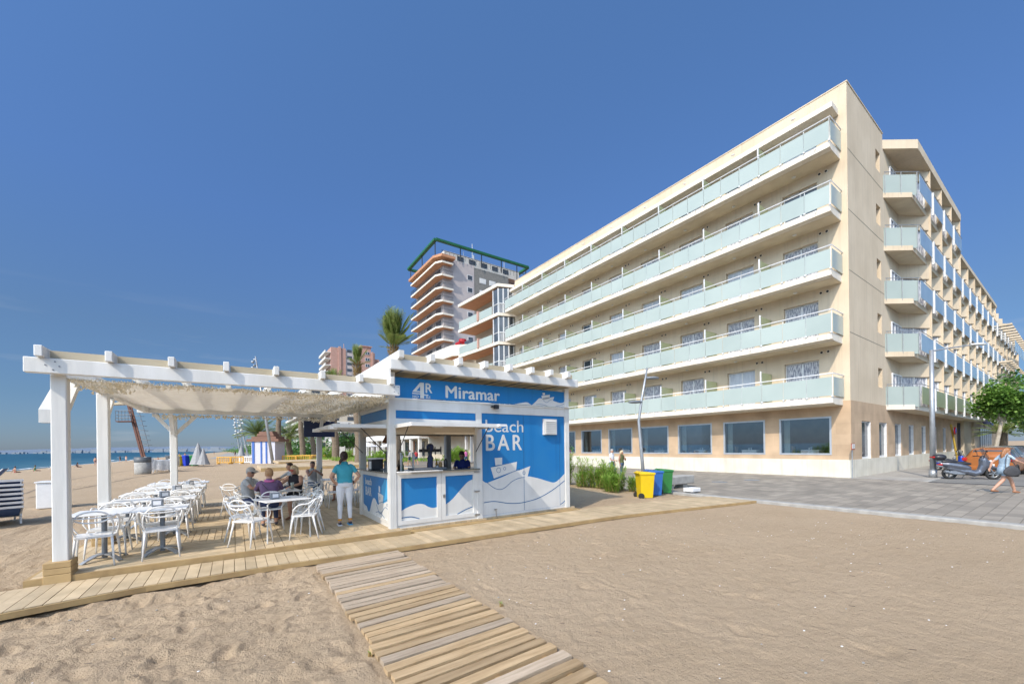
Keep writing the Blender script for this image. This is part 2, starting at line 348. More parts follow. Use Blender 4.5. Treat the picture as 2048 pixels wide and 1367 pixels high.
def place(proto,used,loc,rz,label,group=None,scale=None):
    """first use moves the prototype itself, later ones copy it"""
    if used[0]: o=copy_tree(proto)
    else: o=proto; used[0]=True
    o.location=loc; o.rotation_euler=(0,0,rz); o['label']=label
    if group: o['group']=group
    if scale: o.scale=(scale,)*3
    return o
def cat(pts,sub=4,closed=False):
    """Catmull-Rom through points"""
    P=[Vector(p) for p in pts]; out=[]; n=len(P)
    for i in range(n if closed else n-1):
        if closed: a,b,c,d=P[i-1],P[i],P[(i+1)%n],P[(i+2)%n]
        else: a=P[max(i-1,0)];b=P[i];c=P[i+1];d=P[min(i+2,n-1)]
        for k in range(sub):
            t=k/sub; out.append(.5*((2*b)+(c-a)*t+(2*a-5*b+4*c-d)*t*t+(3*b-a-3*c+d)*t**3))
    if not closed: out.append(P[-1])
    return out
def text(name,s,size,loc,rotm,mat_,parent,bold=0,sx=1,space=1,ext=.002,fat=0):
    cu=bpy.data.curves.new(name,'FONT'); cu.body=s; cu.size=size; cu.extrude=ext; cu.offset=0; cu.space_character=space; cu.resolution_u=4
    t=bpy.data.objects.new(name+'_tmp',cu); C.objects.link(t)
    dg=bpy.context.evaluated_depsgraph_get(); me=bpy.data.meshes.new_from_object(t.evaluated_get(dg)); bpy.data.objects.remove(t)
    me.transform(Matrix.Diagonal((sx,1,1,1)))
    if bold or fat:      # heavier strokes: shifted copies, each a hair proud of the last
        k=size*(.035 if not fat else fat); src=[(tuple(v.co)) for v in me.vertices]; fc=[tuple(p.vertices) for p in me.polygons]; V=[];F=[]
        for i,(dx,dy) in enumerate(((0,0),(k,0),(k*.5,k*.45),(k*.5,-k*.3))):
            o_=len(V); V+=[(x+dx,y+dy,z+.0004*i) for x,y,z in src]; F+=[tuple(o_+a for a in f) for f in fc]
        me=bpy.data.meshes.new(name); me.from_pydata(V,[],F)
    off=ORG.get(parent.name,Vector((0,0,0)))
    me.transform(Matrix.Translation(Vector(loc)-off)@rotm.to_4x4()); me.materials.clear(); me.materials.append(M[mat_])
    o=bpy.data.objects.new(name,me); C.objects.link(o); o.parent=parent; ORG[o.name]=off; return o
def each(name,parent,mats,boxes):
    out=[]
    for u in boxes:
        b=MB(); b.box(*u); out.append(obj(name,b,mats,parent))
    return out
RX=Matrix.Rotation(R(90),3,'X')                       # lettering facing -y
RSEA=Matrix.Rotation(R(-90),3,'Z')@RX                 # lettering facing -x
def fbm(x,y,sc_,oct=4,seed=0,gain=.5):
    """vectorised value noise"""
    out=np.zeros_like(x); amp=1;tot=0
    for o in range(oct):
        X=x*sc_*2**o+seed*13.7+o*37.1; Y=y*sc_*2**o+seed*7.3+o*11.9
        xi=np.floor(X).astype(np.int64); yi=np.floor(Y).astype(np.int64); fx=X-xi; fy=Y-yi; fx=fx*fx*(3-2*fx); fy=fy*fy*(3-2*fy)
        def h(a,b):
            n=(a*374761393+b*668265263+seed*974711)&0x7fffffff; n=((n^(n>>13))*1274126177)&0x7fffffff; n=n^(n>>16); return (n&0xffff)/65535.
        v=(h(xi,yi)*(1-fx)+h(xi+1,yi)*fx)*(1-fy)+(h(xi,yi+1)*(1-fx)+h(xi+1,yi+1)*fx)*fy
        out+=amp*(v-.5); tot+=amp; amp*=gain
    return out/tot
# ================================================================ SETTING
def sandmat():
    m=bpy.data.materials.new('sand'); m.use_nodes=True; n=m.node_tree; b=n.nodes['Principled BSDF']; lk=n.links.new
    t=n.nodes.new('ShaderNodeTexCoord'); P=t.outputs['Object']
    def nz(s,d=6,r=.6):
        x=n.nodes.new('ShaderNodeTexNoise'); x.inputs['Scale'].default_value=s; x.inputs['Detail'].default_value=d; x.inputs['Roughness'].default_value=r; lk(P,x.inputs['Vector']); return x.outputs[0]
    def mixc(f,A,B):
        k=n.nodes.new('ShaderNodeMix'); k.data_type='RGBA'; lk(f,k.inputs['Factor'])
        for nm,v in(('A',A),('B',B)):
            if isinstance(v,tuple): k.inputs[nm].default_value=(*v,1)
            else: lk(v,k.inputs[nm])
        return k.outputs['Result']
    def rng(f,a,c,lo=0,hi=1):
        r=n.nodes.new('ShaderNodeMapRange'); r.inputs['From Min'].default_value=a; r.inputs['From Max'].default_value=c; r.inputs['To Min'].default_value=lo; r.inputs['To Max'].default_value=hi; lk(f,r.inputs[0]); return r.outputs[0]
    c=mixc(rng(nz(.35),.35,.65),(.485,.365,.24),(.42,.31,.195))
    c=mixc(rng(nz(3.5,8),.35,.7,0,.5),c,(.52,.395,.265))
    c=mixc(rng(nz(160,3,.7),.35,.65,0,.55),c,(.36,.275,.19))
    # dark twigs and pale shell bits
    for sc_,th,col in ((5.5,.034,(.13,.095,.06)),(8,.017,(.62,.57,.50)),(26,.05,(.20,.15,.10))):
        v=n.nodes.new('ShaderNodeTexVoronoi'); v.inputs['Scale'].default_value=sc_; lk(P,v.inputs['Vector'])
        g=n.nodes.new('ShaderNodeMath'); g.operation='LESS_THAN'; g.inputs[1].default_value=th; lk(v.outputs['Distance'],g.inputs[0])
        s=n.nodes.new('ShaderNodeSeparateColor'); lk(v.outputs['Color'],s.inputs[0]); q=n.nodes.new('ShaderNodeMath'); q.operation='GREATER_THAN'; q.inputs[1].default_value=.45; lk(s.outputs[0],q.inputs[0])
        u=n.nodes.new('ShaderNodeMath'); u.operation='MULTIPLY'; lk(g.outputs[0],u.inputs[0]); lk(q.outputs[0],u.inputs[1]); c=mixc(u.outputs[0],c,col)
    lk(c,b.inputs['Base Color']); b.inputs['Roughness'].default_value=.95; b.inputs['Specular IOR Level'].default_value=.15
    a0=n.nodes.new('ShaderNodeMath'); a0.operation='MULTIPLY_ADD'; a0.inputs[1].default_value=.30; lk(nz(19,8,.7),a0.inputs[0]); lk(rng(nz(75,4),0,1,0,.14),a0.inputs[2])
    a=n.nodes.new('ShaderNodeMath'); a.operation='MULTIPLY_ADD'; a.inputs[1].default_value=.5; lk(nz(6,9,.65),a.inputs[0]); lk(a0.outputs[0],a.inputs[2])
    z=n.nodes.new('ShaderNodeBump'); z.inputs['Strength'].default_value=1.0; z.inputs['Distance'].default_value=.10; lk(a.outputs[0],z.inputs['Height']); lk(z.outputs[0],b.inputs['Normal'])
    M['sand']=m
sandmat()
def beach_z(x): # falls away towards the sea
    return np.where(x<-7,-(np.minimum(-7-x,60))*(1.0/23.5),0.)
def hfield(x,y):
    z=beach_z(x)
    near=np.clip(1-(np.hypot(x,y)-14)/10,0,1)
    churn=np.clip(1-(x-.3)/1.5,0,1)*np.clip((9.5-y)/2,0,1)+np.clip((-1.6-x)/1,0,1)
    churn=np.clip(churn,0,1)
    foot=np.abs(fbm(x,y,1.9,3,3)); ridg=fbm(x+1.3*fbm(x,y,.8,2,9),y*1.6,2.6,5,5,.6)
    h=.095*ridg*(.3+churn)+.035*fbm(x,y,8,4,8,.6)*(.35+churn)
    pits=np.clip(.5-np.abs(fbm(x,y,3.3,2,21))*7,0,.5)*np.clip(fbm(x,y,.9,2,4)*4,0,1)
    h-=.055*pits*(churn+.12)
    h+=.06*fbm(x,y,.45,2,2)
    h*=near
    if x.size>1000:
        rg=random.Random(11)
        for i in range(330):
            left=i<210
            px=rg.uniform(-4.5,.85) if left else rg.uniform(2.5,9.5); py=rg.uniform(.9,7.0)
            a=rg.uniform(-.6,.6)+(0 if rg.random()<.5 else 1.57); dpt=rg.uniform(.012,.03) if left else rg.uniform(.006,.014)
            m=(np.abs(x-px)<.4)&(np.abs(y-py)<.4); dx=x[m]-px; dy=y[m]-py
            u_=(dx*math.cos(a)+dy*math.sin(a))/.135; v_=(-dx*math.sin(a)+dy*math.cos(a))/.06; q=u_*u_+v_*v_
            h[m]+=-dpt*np.exp(-q**1.6)+dpt*.45*np.exp(-(np.sqrt(q)-1.45)**2/.12)
    # sand heaped against / dug below the walkway edge
    yf=7.05+.12*np.sin(x*.9); e=np.exp(-((y-(yf-.18))/.16)**2)
    h-=.10*e*np.clip((2.5-x)/3.5,0,1)*near; h-=.05*np.clip((1-x)/3,0,1)*np.clip((7.2-y)/2,0,1)*near
    h-=.02
    # stay below decks and paving
    flat=((y>7.35)&(y<17.5)&(x>-2.5)&(x<8.2))|((y>6.9)&(y<8.5)&(x>8)&(x<13.2))
    h=np.where(flat,-.06,h)
    pathm=(x>.95)&(x<2.4)&(y<7.2)&(y>-1); h=np.where(pathm,-.03+h*.25,h)
    h=np.where(x>13.75,-.08,h)
    # small dune with the weeds beside the kiosk
    h=h+.28*np.exp(-((x-11.2)/2.6)**2-((y-14.5)/3.6)**2)*(x>8.3)*(x<13.75)
    h=h+.5*np.exp(-((x-9)/7)**2-((y-52)/9)**2)
    return z+h
def grid(xs,ys,fn):
    X,Y=np.meshgrid(xs,ys); Z=fn(X,Y); nx,ny=len(xs),len(ys)
    V=np.stack([X.ravel(),Y.ravel(),Z.ravel()],1); i=np.arange(nx*ny).reshape(ny,nx)
    F=np.stack([i[:-1,:-1].ravel(),i[:-1,1:].ravel(),i[1:,1:].ravel(),i[1:,:-1].ravel()],1); return V,F
def gmesh(name,parts,mt,smooth=True):
    vs=np.concatenate([p[0] for p in parts]); off=0; fs=[]
    for v,f in parts: fs.append(f+off); off+=len(v)
    fs=np.concatenate(fs); me=bpy.data.meshes.new(name); me.vertices.add(len(vs)); me.vertices.foreach_set('co',vs.ravel())
    me.loops.add(fs.size); me.loops.foreach_set('vertex_index',fs.ravel()); me.polygons.add(len(fs)); me.polygons.foreach_set('loop_start',np.arange(0,fs.size,4)); me.polygons.foreach_set('loop_total',np.full(len(fs),4))
    me.polygons.foreach_set('use_smooth',[smooth]*len(fs)); me.materials.append(M[mt]); me.update(); me.validate()
    o=bpy.data.objects.new(name,me); C.objects.link(o); return o
def spaced(a,b,near0,near1,fine,growth=1.09):
    left=[near0];s=fine
    while left[-1]>a: s*=growth; left.append(left[-1]-s)
    right=[near1];s=fine
    while right[-1]<b: s*=growth; right.append(right[-1]+s)
    return np.array(sorted(set(left[1:]+list(np.arange(near0,near1,fine))+right)))
xs=spaced(-60,60,-4.5,7.5,.026,1.05); xs=xs[(xs>-60)]
xs=np.append(xs,[400,4000]); ys=np.append(spaced(-12,900,.8,8.0,.026,1.05),[2500,5200]); ys=ys[ys>-12]
sand=gmesh('sand',[grid(xs,ys,hfield)],'sand'); sand['kind']='structure'
# sea
def seamat():
    m=bpy.data.materials.new('sea'); m.use_nodes=True; n=m.node_tree; b=n.nodes['Principled BSDF']; lk=n.links.new
    t=n.nodes.new('ShaderNodeTexCoord'); mp=n.nodes.new('ShaderNodeMapping'); mp.inputs['Scale'].default_value=(1,.35,1); lk(t.outputs['Object'],mp.inputs[0])
    s=n.nodes.new('ShaderNodeSeparateXYZ'); lk(t.outputs['Object'],s.inputs[0])
    r=n.nodes.new('ShaderNodeMapRange'); r.inputs['From Min'].default_value=-30; r.inputs['From Max'].default_value=-75; lk(s.outputs[0],r.inputs[0])
    k=n.nodes.new('ShaderNodeMix'); k.data_type='RGBA'; k.inputs['A'].default_value=(.07,.155,.19,1); k.inputs['B'].default_value=(.006,.060,.105,1); lk(r.outputs[0],k.inputs['Factor'])
    x=n.nodes.new('ShaderNodeTexNoise'); x.inputs['Scale'].default_value=.12; x.inputs['Detail'].default_value=6; lk(mp.outputs[0],x.inputs['Vector'])
    r3=n.nodes.new('ShaderNodeMapRange'); r3.inputs['From Min'].default_value=.42; r3.inputs['From Max'].default_value=.62; lk(x.outputs[0],r3.inputs[0])
    k2=n.nodes.new('ShaderNodeMix'); k2.data_type='RGBA'; k2.inputs['B'].default_value=(.012,.095,.14,1); lk(r3.outputs[0],k2.inputs['Factor']); lk(k.outputs['Result'],k2.inputs['A']); lk(k2.outputs['Result'],b.inputs['Base Color'])
    b.inputs['Roughness'].default_value=.45; b.inputs['Specular IOR Level'].default_value=.3
    y=n.nodes.new('ShaderNodeTexNoise'); y.inputs['Scale'].default_value=.6; y.inputs['Detail'].default_value=8; lk(mp.outputs[0],y.inputs['Vector'])
    z=n.nodes.new('ShaderNodeBump'); z.inputs['Strength'].default_value=.8; z.inputs['Distance'].default_value=.5; lk(y.outputs[0],z.inputs['Height']); lk(z.outputs[0],b.inputs['Normal'])
    M['sea']=m
seamat()
b=MB(); b.add([(-9000,-3000,-1),(-25,-3000,-1),(-25,5200,-1),(-9000,9000,-1)],[(0,1,2,3)]); s=obj('sea',b,'sea'); s['kind']='structure'
b=MB()
for k,(x0,amp,wd) in enumerate([(-31.2,1.0,1.1),(-35,1.6,.9),(-41,2.2,1.0),(-50,3,.8)]):
    y=40.
    while y<620:
        ln=random.uniform(15,60) if k else 40
        if k==0 or random.random()<.45:
            pts=[]; yy=y
            while yy<y+ln+.1:
                pts.append((x0+amp*math.sin(yy*.045+k)+.4*math.sin(yy*.31),yy)); yy+=2.5
            for i in range(len(pts)-1):
                ww=wd*(.4+.6*math.sin(math.pi*(i+.5)/len(pts))) if k else wd*(.7+.3*math.sin(i*1.7))
                (ax,ay),(bx,by)=pts[i],pts[i+1]; z=-.96+.02*k
                b.add([(ax,ay,z),(ax+ww,ay,z),(bx+ww,by,z),(bx,by,z)],[(0,1,2,3)])
        y+=ln if k==0 else ln+random.uniform(10,50)
s=obj('surf_foam',b,'foam'); tag(s,None,None,None,'stuff'); s['label']='white foam of small waves along the shoreline'
# far hills along the bay
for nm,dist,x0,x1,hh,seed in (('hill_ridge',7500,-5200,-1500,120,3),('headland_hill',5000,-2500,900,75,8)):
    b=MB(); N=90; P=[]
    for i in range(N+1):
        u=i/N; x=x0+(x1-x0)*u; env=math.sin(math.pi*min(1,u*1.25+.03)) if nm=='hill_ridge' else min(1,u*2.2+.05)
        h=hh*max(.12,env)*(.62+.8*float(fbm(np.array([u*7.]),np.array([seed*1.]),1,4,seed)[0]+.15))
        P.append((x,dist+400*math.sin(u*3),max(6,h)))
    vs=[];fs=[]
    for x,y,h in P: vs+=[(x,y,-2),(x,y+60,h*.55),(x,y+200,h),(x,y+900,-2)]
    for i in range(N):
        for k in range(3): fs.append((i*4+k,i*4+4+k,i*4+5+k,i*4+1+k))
    b.add(vs,fs); o=obj(nm,b,'hazed_hill',smooth=True); o['kind']='structure'
# promenade paving, kerb, sidewalk, road
b=MB(); b.box(14.15,26.4,-60,300,-.3,.0); b.box(26.4,34,7,300,-.3,.0)
o=obj('promenade_paving',b,'paver'); o['kind']='structure'
b=MB(); b.bbox(13.84,14.15,-60,60,-.3,.035,.02); o=obj('kerb_strip',b,'concrete'); o['kind']='structure'
b=MB(); b.box(26.404,140,4.45,7.2,-.3,.004); o=obj('sidewalk',b,'paver_small'); o['kind']='structure'
b=MB(); b.bbox(26.41,140,4.27,4.45,-.3,.012,.02); o=obj('kerb',b,'concrete'); o['kind']='structure'
mat('asphalt',(.22,.21,.19),.95,(.16,.155,.145),.8,bump=.3,bsc=60,det=8); mat('gutter',(.07,.07,.07),.9)
b=MB(); b.box(26.404,140,-60,4.27,-.3,-.02); o=obj('road',b,'asphalt'); o['kind']='structure'
b=MB(); b.box(25.9,26.402,-60,4.2,-.2,.006); o=obj('drain_channel',b,'gutter'); o['kind']='structure'
b=MB(); b.box(14.2,300,300,420,-.3,.01); b.box(-5,14,120,400,-.2,.04); o=obj('far_path',b,'paver_small'); o['kind']='structure'
# ---------------------------------------------------------------- decks
def planks(b,x0,x1,y0,y1,z0,z1,along,w=.14,gap=.009,jit=0):
    a,c=(y0,y1) if along=='x' else (x0,x1); p=a
    while p<c-.02:
        q=min(p+w,c); b.rn=random.random(); dz=random.uniform(-.002,.002)
        if along=='x': b.box(x0,x1,p,q-gap,z0,z1+dz)
        else: b.box(p,q-gap,y0,y1,z0,z1+dz)
        p+=w
b=MB()
b.cur=0
yA=[8.16,9.55,10.95,12.35,13.75,15.15,16.5,17.6]
for i in range(len(yA)-1):
    planks(b,-2.3,-.02,yA[i],yA[i+1]-.012,.10,.15,'x' if i%2==0 else 'y',.115)
planks(b,-.012,2.9,8.16,12.3,.10,.15,'y',.145); planks(b,-.012,4.6,12.31,17.6,.10,.15,'x',.125)
planks(b,2.9,8.0,8.42,12.3,.085,.13,'y',.145)
b.cur=1; b.rn=.5
b.box(-2.34,3.0,8.09,8.155,-.05,.148); b.box(-2.345,-2.305,8.156,17.6,-.05,.147); b.box(-2.3,4.6,17.605,17.65,-.05,.147); b.box(4.605,4.65,12.3,17.6,-.05,.147)
b.box(-2.3,8.,8.2,12.2,.02,.084)
dk=obj('raised_deck',b,['deck_wood','deck_edge']); dk['kind']='structure'
# walkway in front, its edge bends a little
b=MB(); FE=[(-4.6,6.45),(-2.2,6.98),(-1.0,7.22),(.5,7.25),(1.6,7.19),(8.2,6.90),(13.0,6.12),(13.55,6.05)]
BE=[(-4.6,7.75),(-2.3,8.07),(3.0,8.07),(3.01,8.40),(8.0,8.38),(11,8.05),(13.2,7.65),(13.56,7.5)]
def pl(T,x):
    for (a,ya),(c,yc) in zip(T,T[1:]):
        if x<=c: return ya+(yc-ya)*(x-a)/(c-a)
    return T[-1][1]
x=-4.6
while x<13.5:
    q=x+.143; y0=pl(FE,x);y0b=pl(FE,q);y1=pl(BE,x);y1b=pl(BE,q); b.rn=random.random(); z0,z1=.02,.065 if x<8 else .05; 
    if x>2.95 and x<3.05: y1=y1b=8.07
    z1+=random.uniform(-.002,.003); g=.008
    b.add([(x,y0,z0),(q-g,y0b,z0),(q-g,y1b,z0),(x,y1,z0),(x,y0,z1),(q-g,y0b,z1),(q-g,y1b,z1),(x,y1,z1)],[(0,3,2,1),(4,5,6,7),(0,1,5,4),(1,2,6,5),(2,3,7,6),(3,0,4,7)],0)
    x=q
b.rn=.4
for (a,ya),(c,yc) in zip(FE,FE[1:]): b.beam((a,ya-.02,.02),(c,yc-.02,.02),.035,.07,1)
o=obj('wooden_walkway',b,['deck_wood','deck_edge']); o['kind']='structure'
b=MB(); b.box(.6,1.65,8.1,8.2,.155,.175); b.box(8.2,8.8,8.45,8.62,.05,.10)
# grey slat path running towards the camera
b=MB(); y=7.0;i=0
while y>-.6:
    t=(7-y)/5; w=.105+random.uniform(-.012,.012); g=.018+.028*min(1,t)+random.uniform(-.005,.009)
    xl=1.03-.02*t+random.uniform(-.025,.02); xr=2.36+random.uniform(-.02,.03)+.0*t; sk=.09+random.uniform(-.012,.012)-.13*t*.5
    zt=.03+random.uniform(-.004,.006); b.rn=random.random()*(1 if t>.45 else .9)
    b.rn=min(1,max(0,b.rn))
    tl=random.uniform(-.006,.006)
    P=[(xl,y-w),(xr,y-w+sk),(xr,y+sk),(xl,y)]
    b.add([(p[0],p[1],-.01) for p in P]+[(P[0][0],P[0][1],zt+tl),(P[1][0],P[1][1],zt-tl),(P[2][0],P[2][1],zt-tl),(P[3][0],P[3][1],zt+tl)],[(0,3,2,1),(4,5,6,7),(0,1,5,4),(1,2,6,5),(2,3,7,6),(3,0,4,7)],0 if (t<.42 and i%7!=5) or i%6==2 else 2)
    y-=w+g; i+=1
b.rn=.5
for xx in (1.2,1.7,2.2): b.box(xx,xx+.05,-.6,7.0,-.06,-.004,1)
o=obj('slatted_boardwalk_path',b,['old_wood','box_wood','brown_wood']); o['kind']='structure'
# tyre tracks on the beach: shallow dark furrows
b=MB()
for pts in ([(-8.3,29.1),(-9.4,36),(-10,41.6),(-9.9,50),(-8,64),(-4,84)],[(-7.2,25.5),(-6.6,31),(-6.25,36.3),(-5.9,41),(-4.5,52),(-1.5,66)]):
    P=cat([(x,y,0) for x,y in pts],8)
    for p,q in zip(P,P[1:]):
        z=float(hfield(np.array([p.x]),np.array([p.y]))[0])+.012; z2=float(hfield(np.array([q.x]),np.array([q.y]))[0])+.012
        ww=.035+.03*random.random(); b.add([(p.x-ww,p.y,z),(p.x+ww,p.y,z),(q.x+ww,q.y,z2),(q.x-ww,q.y,z2)],[(0,1,2,3)])
mat('wet_sand',(.25,.19,.13),.95); o=obj('wheel_track',b,'wet_sand'); o['kind']='structure'
# distant timber platform on the beach
b=MB(); planks(b,1.8,13,40.5,47.5,.10,.35,'y',.3,.02); b.rn=.5; b.box(1.8,13,40.40,40.495,-.1,.30,1); planks(b,4,16,52,60,.3,.55,'y',.3,.02); b.rn=.5; b.box(4,16,51.9,51.995,.0,.5,1)
o=obj('beach_platform',b,['deck_wood','deck_edge']); o['kind']='structure'
# ================================================================ HOTEL
HX,HY=26.65,7.15; TOP=20.85; FZ=lambda k:3.85+3.27*k   # slab undersides, k=0..4
H=thing('hotel','long cream hotel with frosted glass balconies and a stone clad ground floor','hotel',(HX,HY,0))
YF=37.2
def wall_sea(b,z0,z1,holes,x=HX,th=.30,mi=0,y0=HY,y1=YF):
    """wall in the plane x, openings as (ya,yb,za,zb), all sharing one z band"""
    if not holes: b.box(x,x+th,y0,y1,z0,z1,mi); return
    za,zb=holes[0][2],holes[0][3]
    b.box(x,x+th,y0,y1,z0,za,mi); b.box(x,x+th,y0,y1,zb,z1,mi); p=y0
    for ya,yb,_,_ in sorted(holes): b.box(x,x+th,p,ya,za,zb,mi); p=yb
    b.box(x,x+th,p,y1,za,zb,mi)
BAY=[7.52+3.32*i for i in range(9)]
wins=[(k,y+.98,y+2.68,FZ(k)+.40,FZ(k)+2.63) for k in range(5) for y in BAY]
b=MB()
for k in range(5):
    z0=4.09 if k==0 else FZ(k); z1=FZ(k+1) if k<4 else TOP
    hs=[(y+.98,y+2.68,FZ(k)+.40,FZ(k)+2.63) for y in BAY]; wall_sea(b,z0,z1,hs)
    a,c=31.60,32.45; s0,s1=FZ(k)+1.30,FZ(k)+2.45
    b.box(HX+.3,a,HY,HY+.3,z0,z1); b.box(c,33.05,HY,HY+.3,z0,z1); b.box(a,c,HY,HY+.3,z0,s0); b.box(a,c,HY,HY+.3,s1,z1)
b.box(HX+.3,33.05,HY+.9,HY+1.1,4.09,TOP)
b.box(HX+.3,40,HY+1.1,YF,TOP-.5,TOP-.2); b.box(HX,40,YF,YF+.3,0,TOP)
b.box(HX-.02,33.06,HY-.03,HY+.32,TOP,TOP+.06); b.box(HX-.03,HX+.33,HY+.32,YF+.3,TOP,TOP+.06)
for k in range(5):
    for i,y in enumerate(BAY): b.box(HX+.9,HX+1.0,y+.6,y+3.0,FZ(k)+.35,FZ(k)+2.7)   # curtain-dark rooms
obj('wall',b,'stucco',H)
mat('joint',(.30,.26,.20),.9)
each('wall_joint',H,'joint',[(HX+.05,33.03,HY-.006,HY,z,z+.03) for z in (7.67,10.95,14.15,17.35)])
# stone ground floor with its picture windows
GW=[(7.97+3.31*i,10.5+3.31*i,1.2,3.3) for i in range(9)]
b=MB(); wall_sea(b,.95,4.09,GW,x=HX-.02,th=.36,y0=HY-.02); obj('stone_cladding',b,'stone_clad',H)
SW=[(28.35,30.0),(31.55,33.2),(34.95,36.45),(38.4,39.8),(42.1,43.5),(45.9,47.3),(49.7,51.0),(53.4,54.7),(57,58.2)]
b=MB(); p=HX+.34
for a,c in SW: b.box(p,a,HY-.02,HY+.3,.95,4.09); b.box(a,c,HY-.02,HY+.3,3.05,4.09); p=c
b.box(p,98,HY-.02,HY+.3,.95,4.09); obj('stone_cladding',b,'stone_clad',H)
b=MB(); b.box(HX-.05,HX+.33,HY-.05,YF,-.2,.95); b.box(HX+.33,98,HY-.05,HY+.3,-.2,.95); obj('plinth',b,'plinth',H)
b=MB(); b.box(33.4,33.6,HY+.3,YF,.9,4.05); b.box(HX+.3,33.4,HY+.32,YF,.62,.72); b.box(HX+.34,33.4,HY+.3,YF,3.85,3.95)
obj('dining_room',b,'room_wall',H)
for ya,yb,za,zb in GW:
    b=MB(); x=HX+.02
    for u in ((ya,ya+.09,za,zb),(yb-.09,yb,za,zb),(ya+.09,yb-.09,za,za+.09),(ya+.09,yb-.09,zb-.09,zb)): b.box(x-.06,x+.08,*u)
    f=obj('window',b,'alu_frame',H); g=MB(); g.box(x+.02,x+.03,ya+.09,yb-.09,za+.09,zb-.09); obj('pane',g,'window_glass',f); g=MB(); g.box(x+.3,x+.34,yb-.42,yb-.12,za,zb); obj('curtain',g,'frosted_glass',f)
for a,c in SW:
    b=MB(); y=HY+.12
    for u in ((a,a+.08,.95,3.05),(c-.08,c,.95,3.05)): b.box(u[0],u[1],y-.12,y+.06,u[2],u[3])
    b.box(a+.08,c-.08,y-.04,y+.06,.95,1.05); b.box(a+.08,c-.08,y-.04,y+.06,2.97,3.05)
    f=obj('window',b,'white_frame',H); g=MB(); g.box(a+.08,c-.08,y,y+.01,1.05,2.97); obj('pane',g,'window_dark',f)
# room windows of the sea side: white sliding frames with patterned curtains
for k,ya,yb,za,zb in wins:
    b=MB(); x=HX+.2; m=(ya+yb)/2
    for u in ((ya,ya+.06,za,zb),(yb-.06,yb,za,zb),(m-.04,m+.04,za,zb),(ya+.06,yb-.06,zb-.07,zb)): b.box(x,x+.07,*u)
    f=obj('window',b,'white_frame',H); g=MB(); g.box(x+.03,x+.04,ya+.06,yb-.06,za,zb-.07)
    g=MB(); g.box(x+.03,x+.04,ya+.06,m-.04,za,zb-.07,0); g.box(x+.03,x+.04,m+.04,yb-.06,za,zb-.07,1); rr_=random.Random(k*31+int(ya)); ch_=['curtain','curtain','curtain_pale','curtain_pale','window_dark']
    p1=rr_.choice(ch_); obj('pane',g,[p1,p1 if rr_.random()<.6 else rr_.choice(ch_)],f)
# sea balconies: one slab a storey
CX=25.15
for k in range(5):
    z=FZ(k); b=MB(); y0,y1=7.45,YF+.1
    prof=[(HX,z),(CX+.30,z),(CX,z+.06),(CX,z+.36),(HX,z+.36)]
    b.prism(prof,lambda u,v,d:(u,d,v),y0,y1); slab=obj('balcony',b,'stucco_light' if k>=0 else '',H)
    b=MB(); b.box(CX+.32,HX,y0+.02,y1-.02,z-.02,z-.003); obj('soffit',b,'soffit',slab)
    b=MB(); y=y0+.02
    gz0,gz1=z+.42,z+1.38
    while y<y1-.3:
        q=min(y+1.107,y1); b.rn=random.random(); b.box(CX-.05,CX-.035,y+.01,q-.01,gz0,gz1); y=q
    b.box(CX-.03,HX-.02,y0-.05,y0-.035,gz0,gz1); obj('glass_balustrade',b,'frosted_glass',slab)
    b=MB(); b.tube([(HX-.02,y0-.04,z+1.56),(CX-.04,y0-.04,z+1.56),(CX-.04,y1,z+1.56)],.03,6); y=y0
    while y<y1:
        b.box(CX-.03,CX-.012,y,y+.022,z+.25,z+1.54); b.box(CX-.07,CX-.0,y-.03,y+.05,z+.36,z+.43); y+=1.107
    for i in range(9): b.tube([(CX-.02,y0+.6+i*3.32,z+.33),(CX-.09,y0+.6+i*3.32,z+.30),(CX-.10,y0+.6+i*3.32,z+.22)],.018,5)
    obj('handrail',b,'white_frame',slab)
    for i,y in enumerate(BAY[1:]):
        b=MB(); b.box(CX+.12,HX-.02,y+.03,y+.05,z+.45,z+2.15); d=obj('divider',b,'green_glass',slab)
        b=MB(); b.box(CX+.04,CX+.11,y+.01,y+.07,z+.36,z+2.2); obj('divider_post',b,'white_frame',d)
    for i,y in enumerate(BAY):
        for dy in (.55,.85):
            b=MB(); b.tube([(HX-.035,y+dy,z+2.98),(HX-.0,y+dy,z+2.98)],.085,10); b.tube([(HX-.04,y+dy,z+2.98),(HX-.03,y+dy,z+2.98)],.062,10,1); obj('vent',b,['stucco_light','room_dark'],slab)
        b=MB(); b.ell((HX-.5,y+1.9,z+3.22),.11,.11,.05,10,5); obj('ceiling_lamp',b,'white_paint',slab)
b=MB(); b.prism([(HX,19.30),(CX+.55,19.35),(CX+.55,19.62),(HX,19.62)],lambda u,v,d:(u,d,v),7.5,YF); obj('roof_canopy',b,'stucco_light',H)
b=MB(); b.box(33.1,40,8.2,9.0,20.2,21.2); obj('rooftop_parapet',b,'terracotta',H)
# street wing: projecting bays with fins
YB=5.9; X1=34.85
def wing(x0,x1,nf,ztop,name,yb=YB):
    b=MB(); b.box(x0,x1,HY+.0,HY+.3,4.09,ztop); b.box(x0,x1,HY+.3,20,ztop-.4,ztop-.1); return b
b=MB(); b.box(33.05,49.2,HY,HY+.3,4.09,20.3); b.box(49.2,71.5,HY,HY+.3,4.09,17.1); b.box(71.5,98,HY,HY+.3,4.09,16.6); b.box(49.2,49.5,HY+.3,20,16.8,20.0); b.box(33.05,49.2,HY+.3,20,19.5,19.8); b.box(49.2,98,HY+.3,20,16.2,16.5); b.box(97.7,98,HY+.3,20,0,16.6)
obj('wall',b,'stucco',H)
fins=[X1+.15+3.62*i for i in range(18)]
def topz(x): return 4 if x<49 else 3
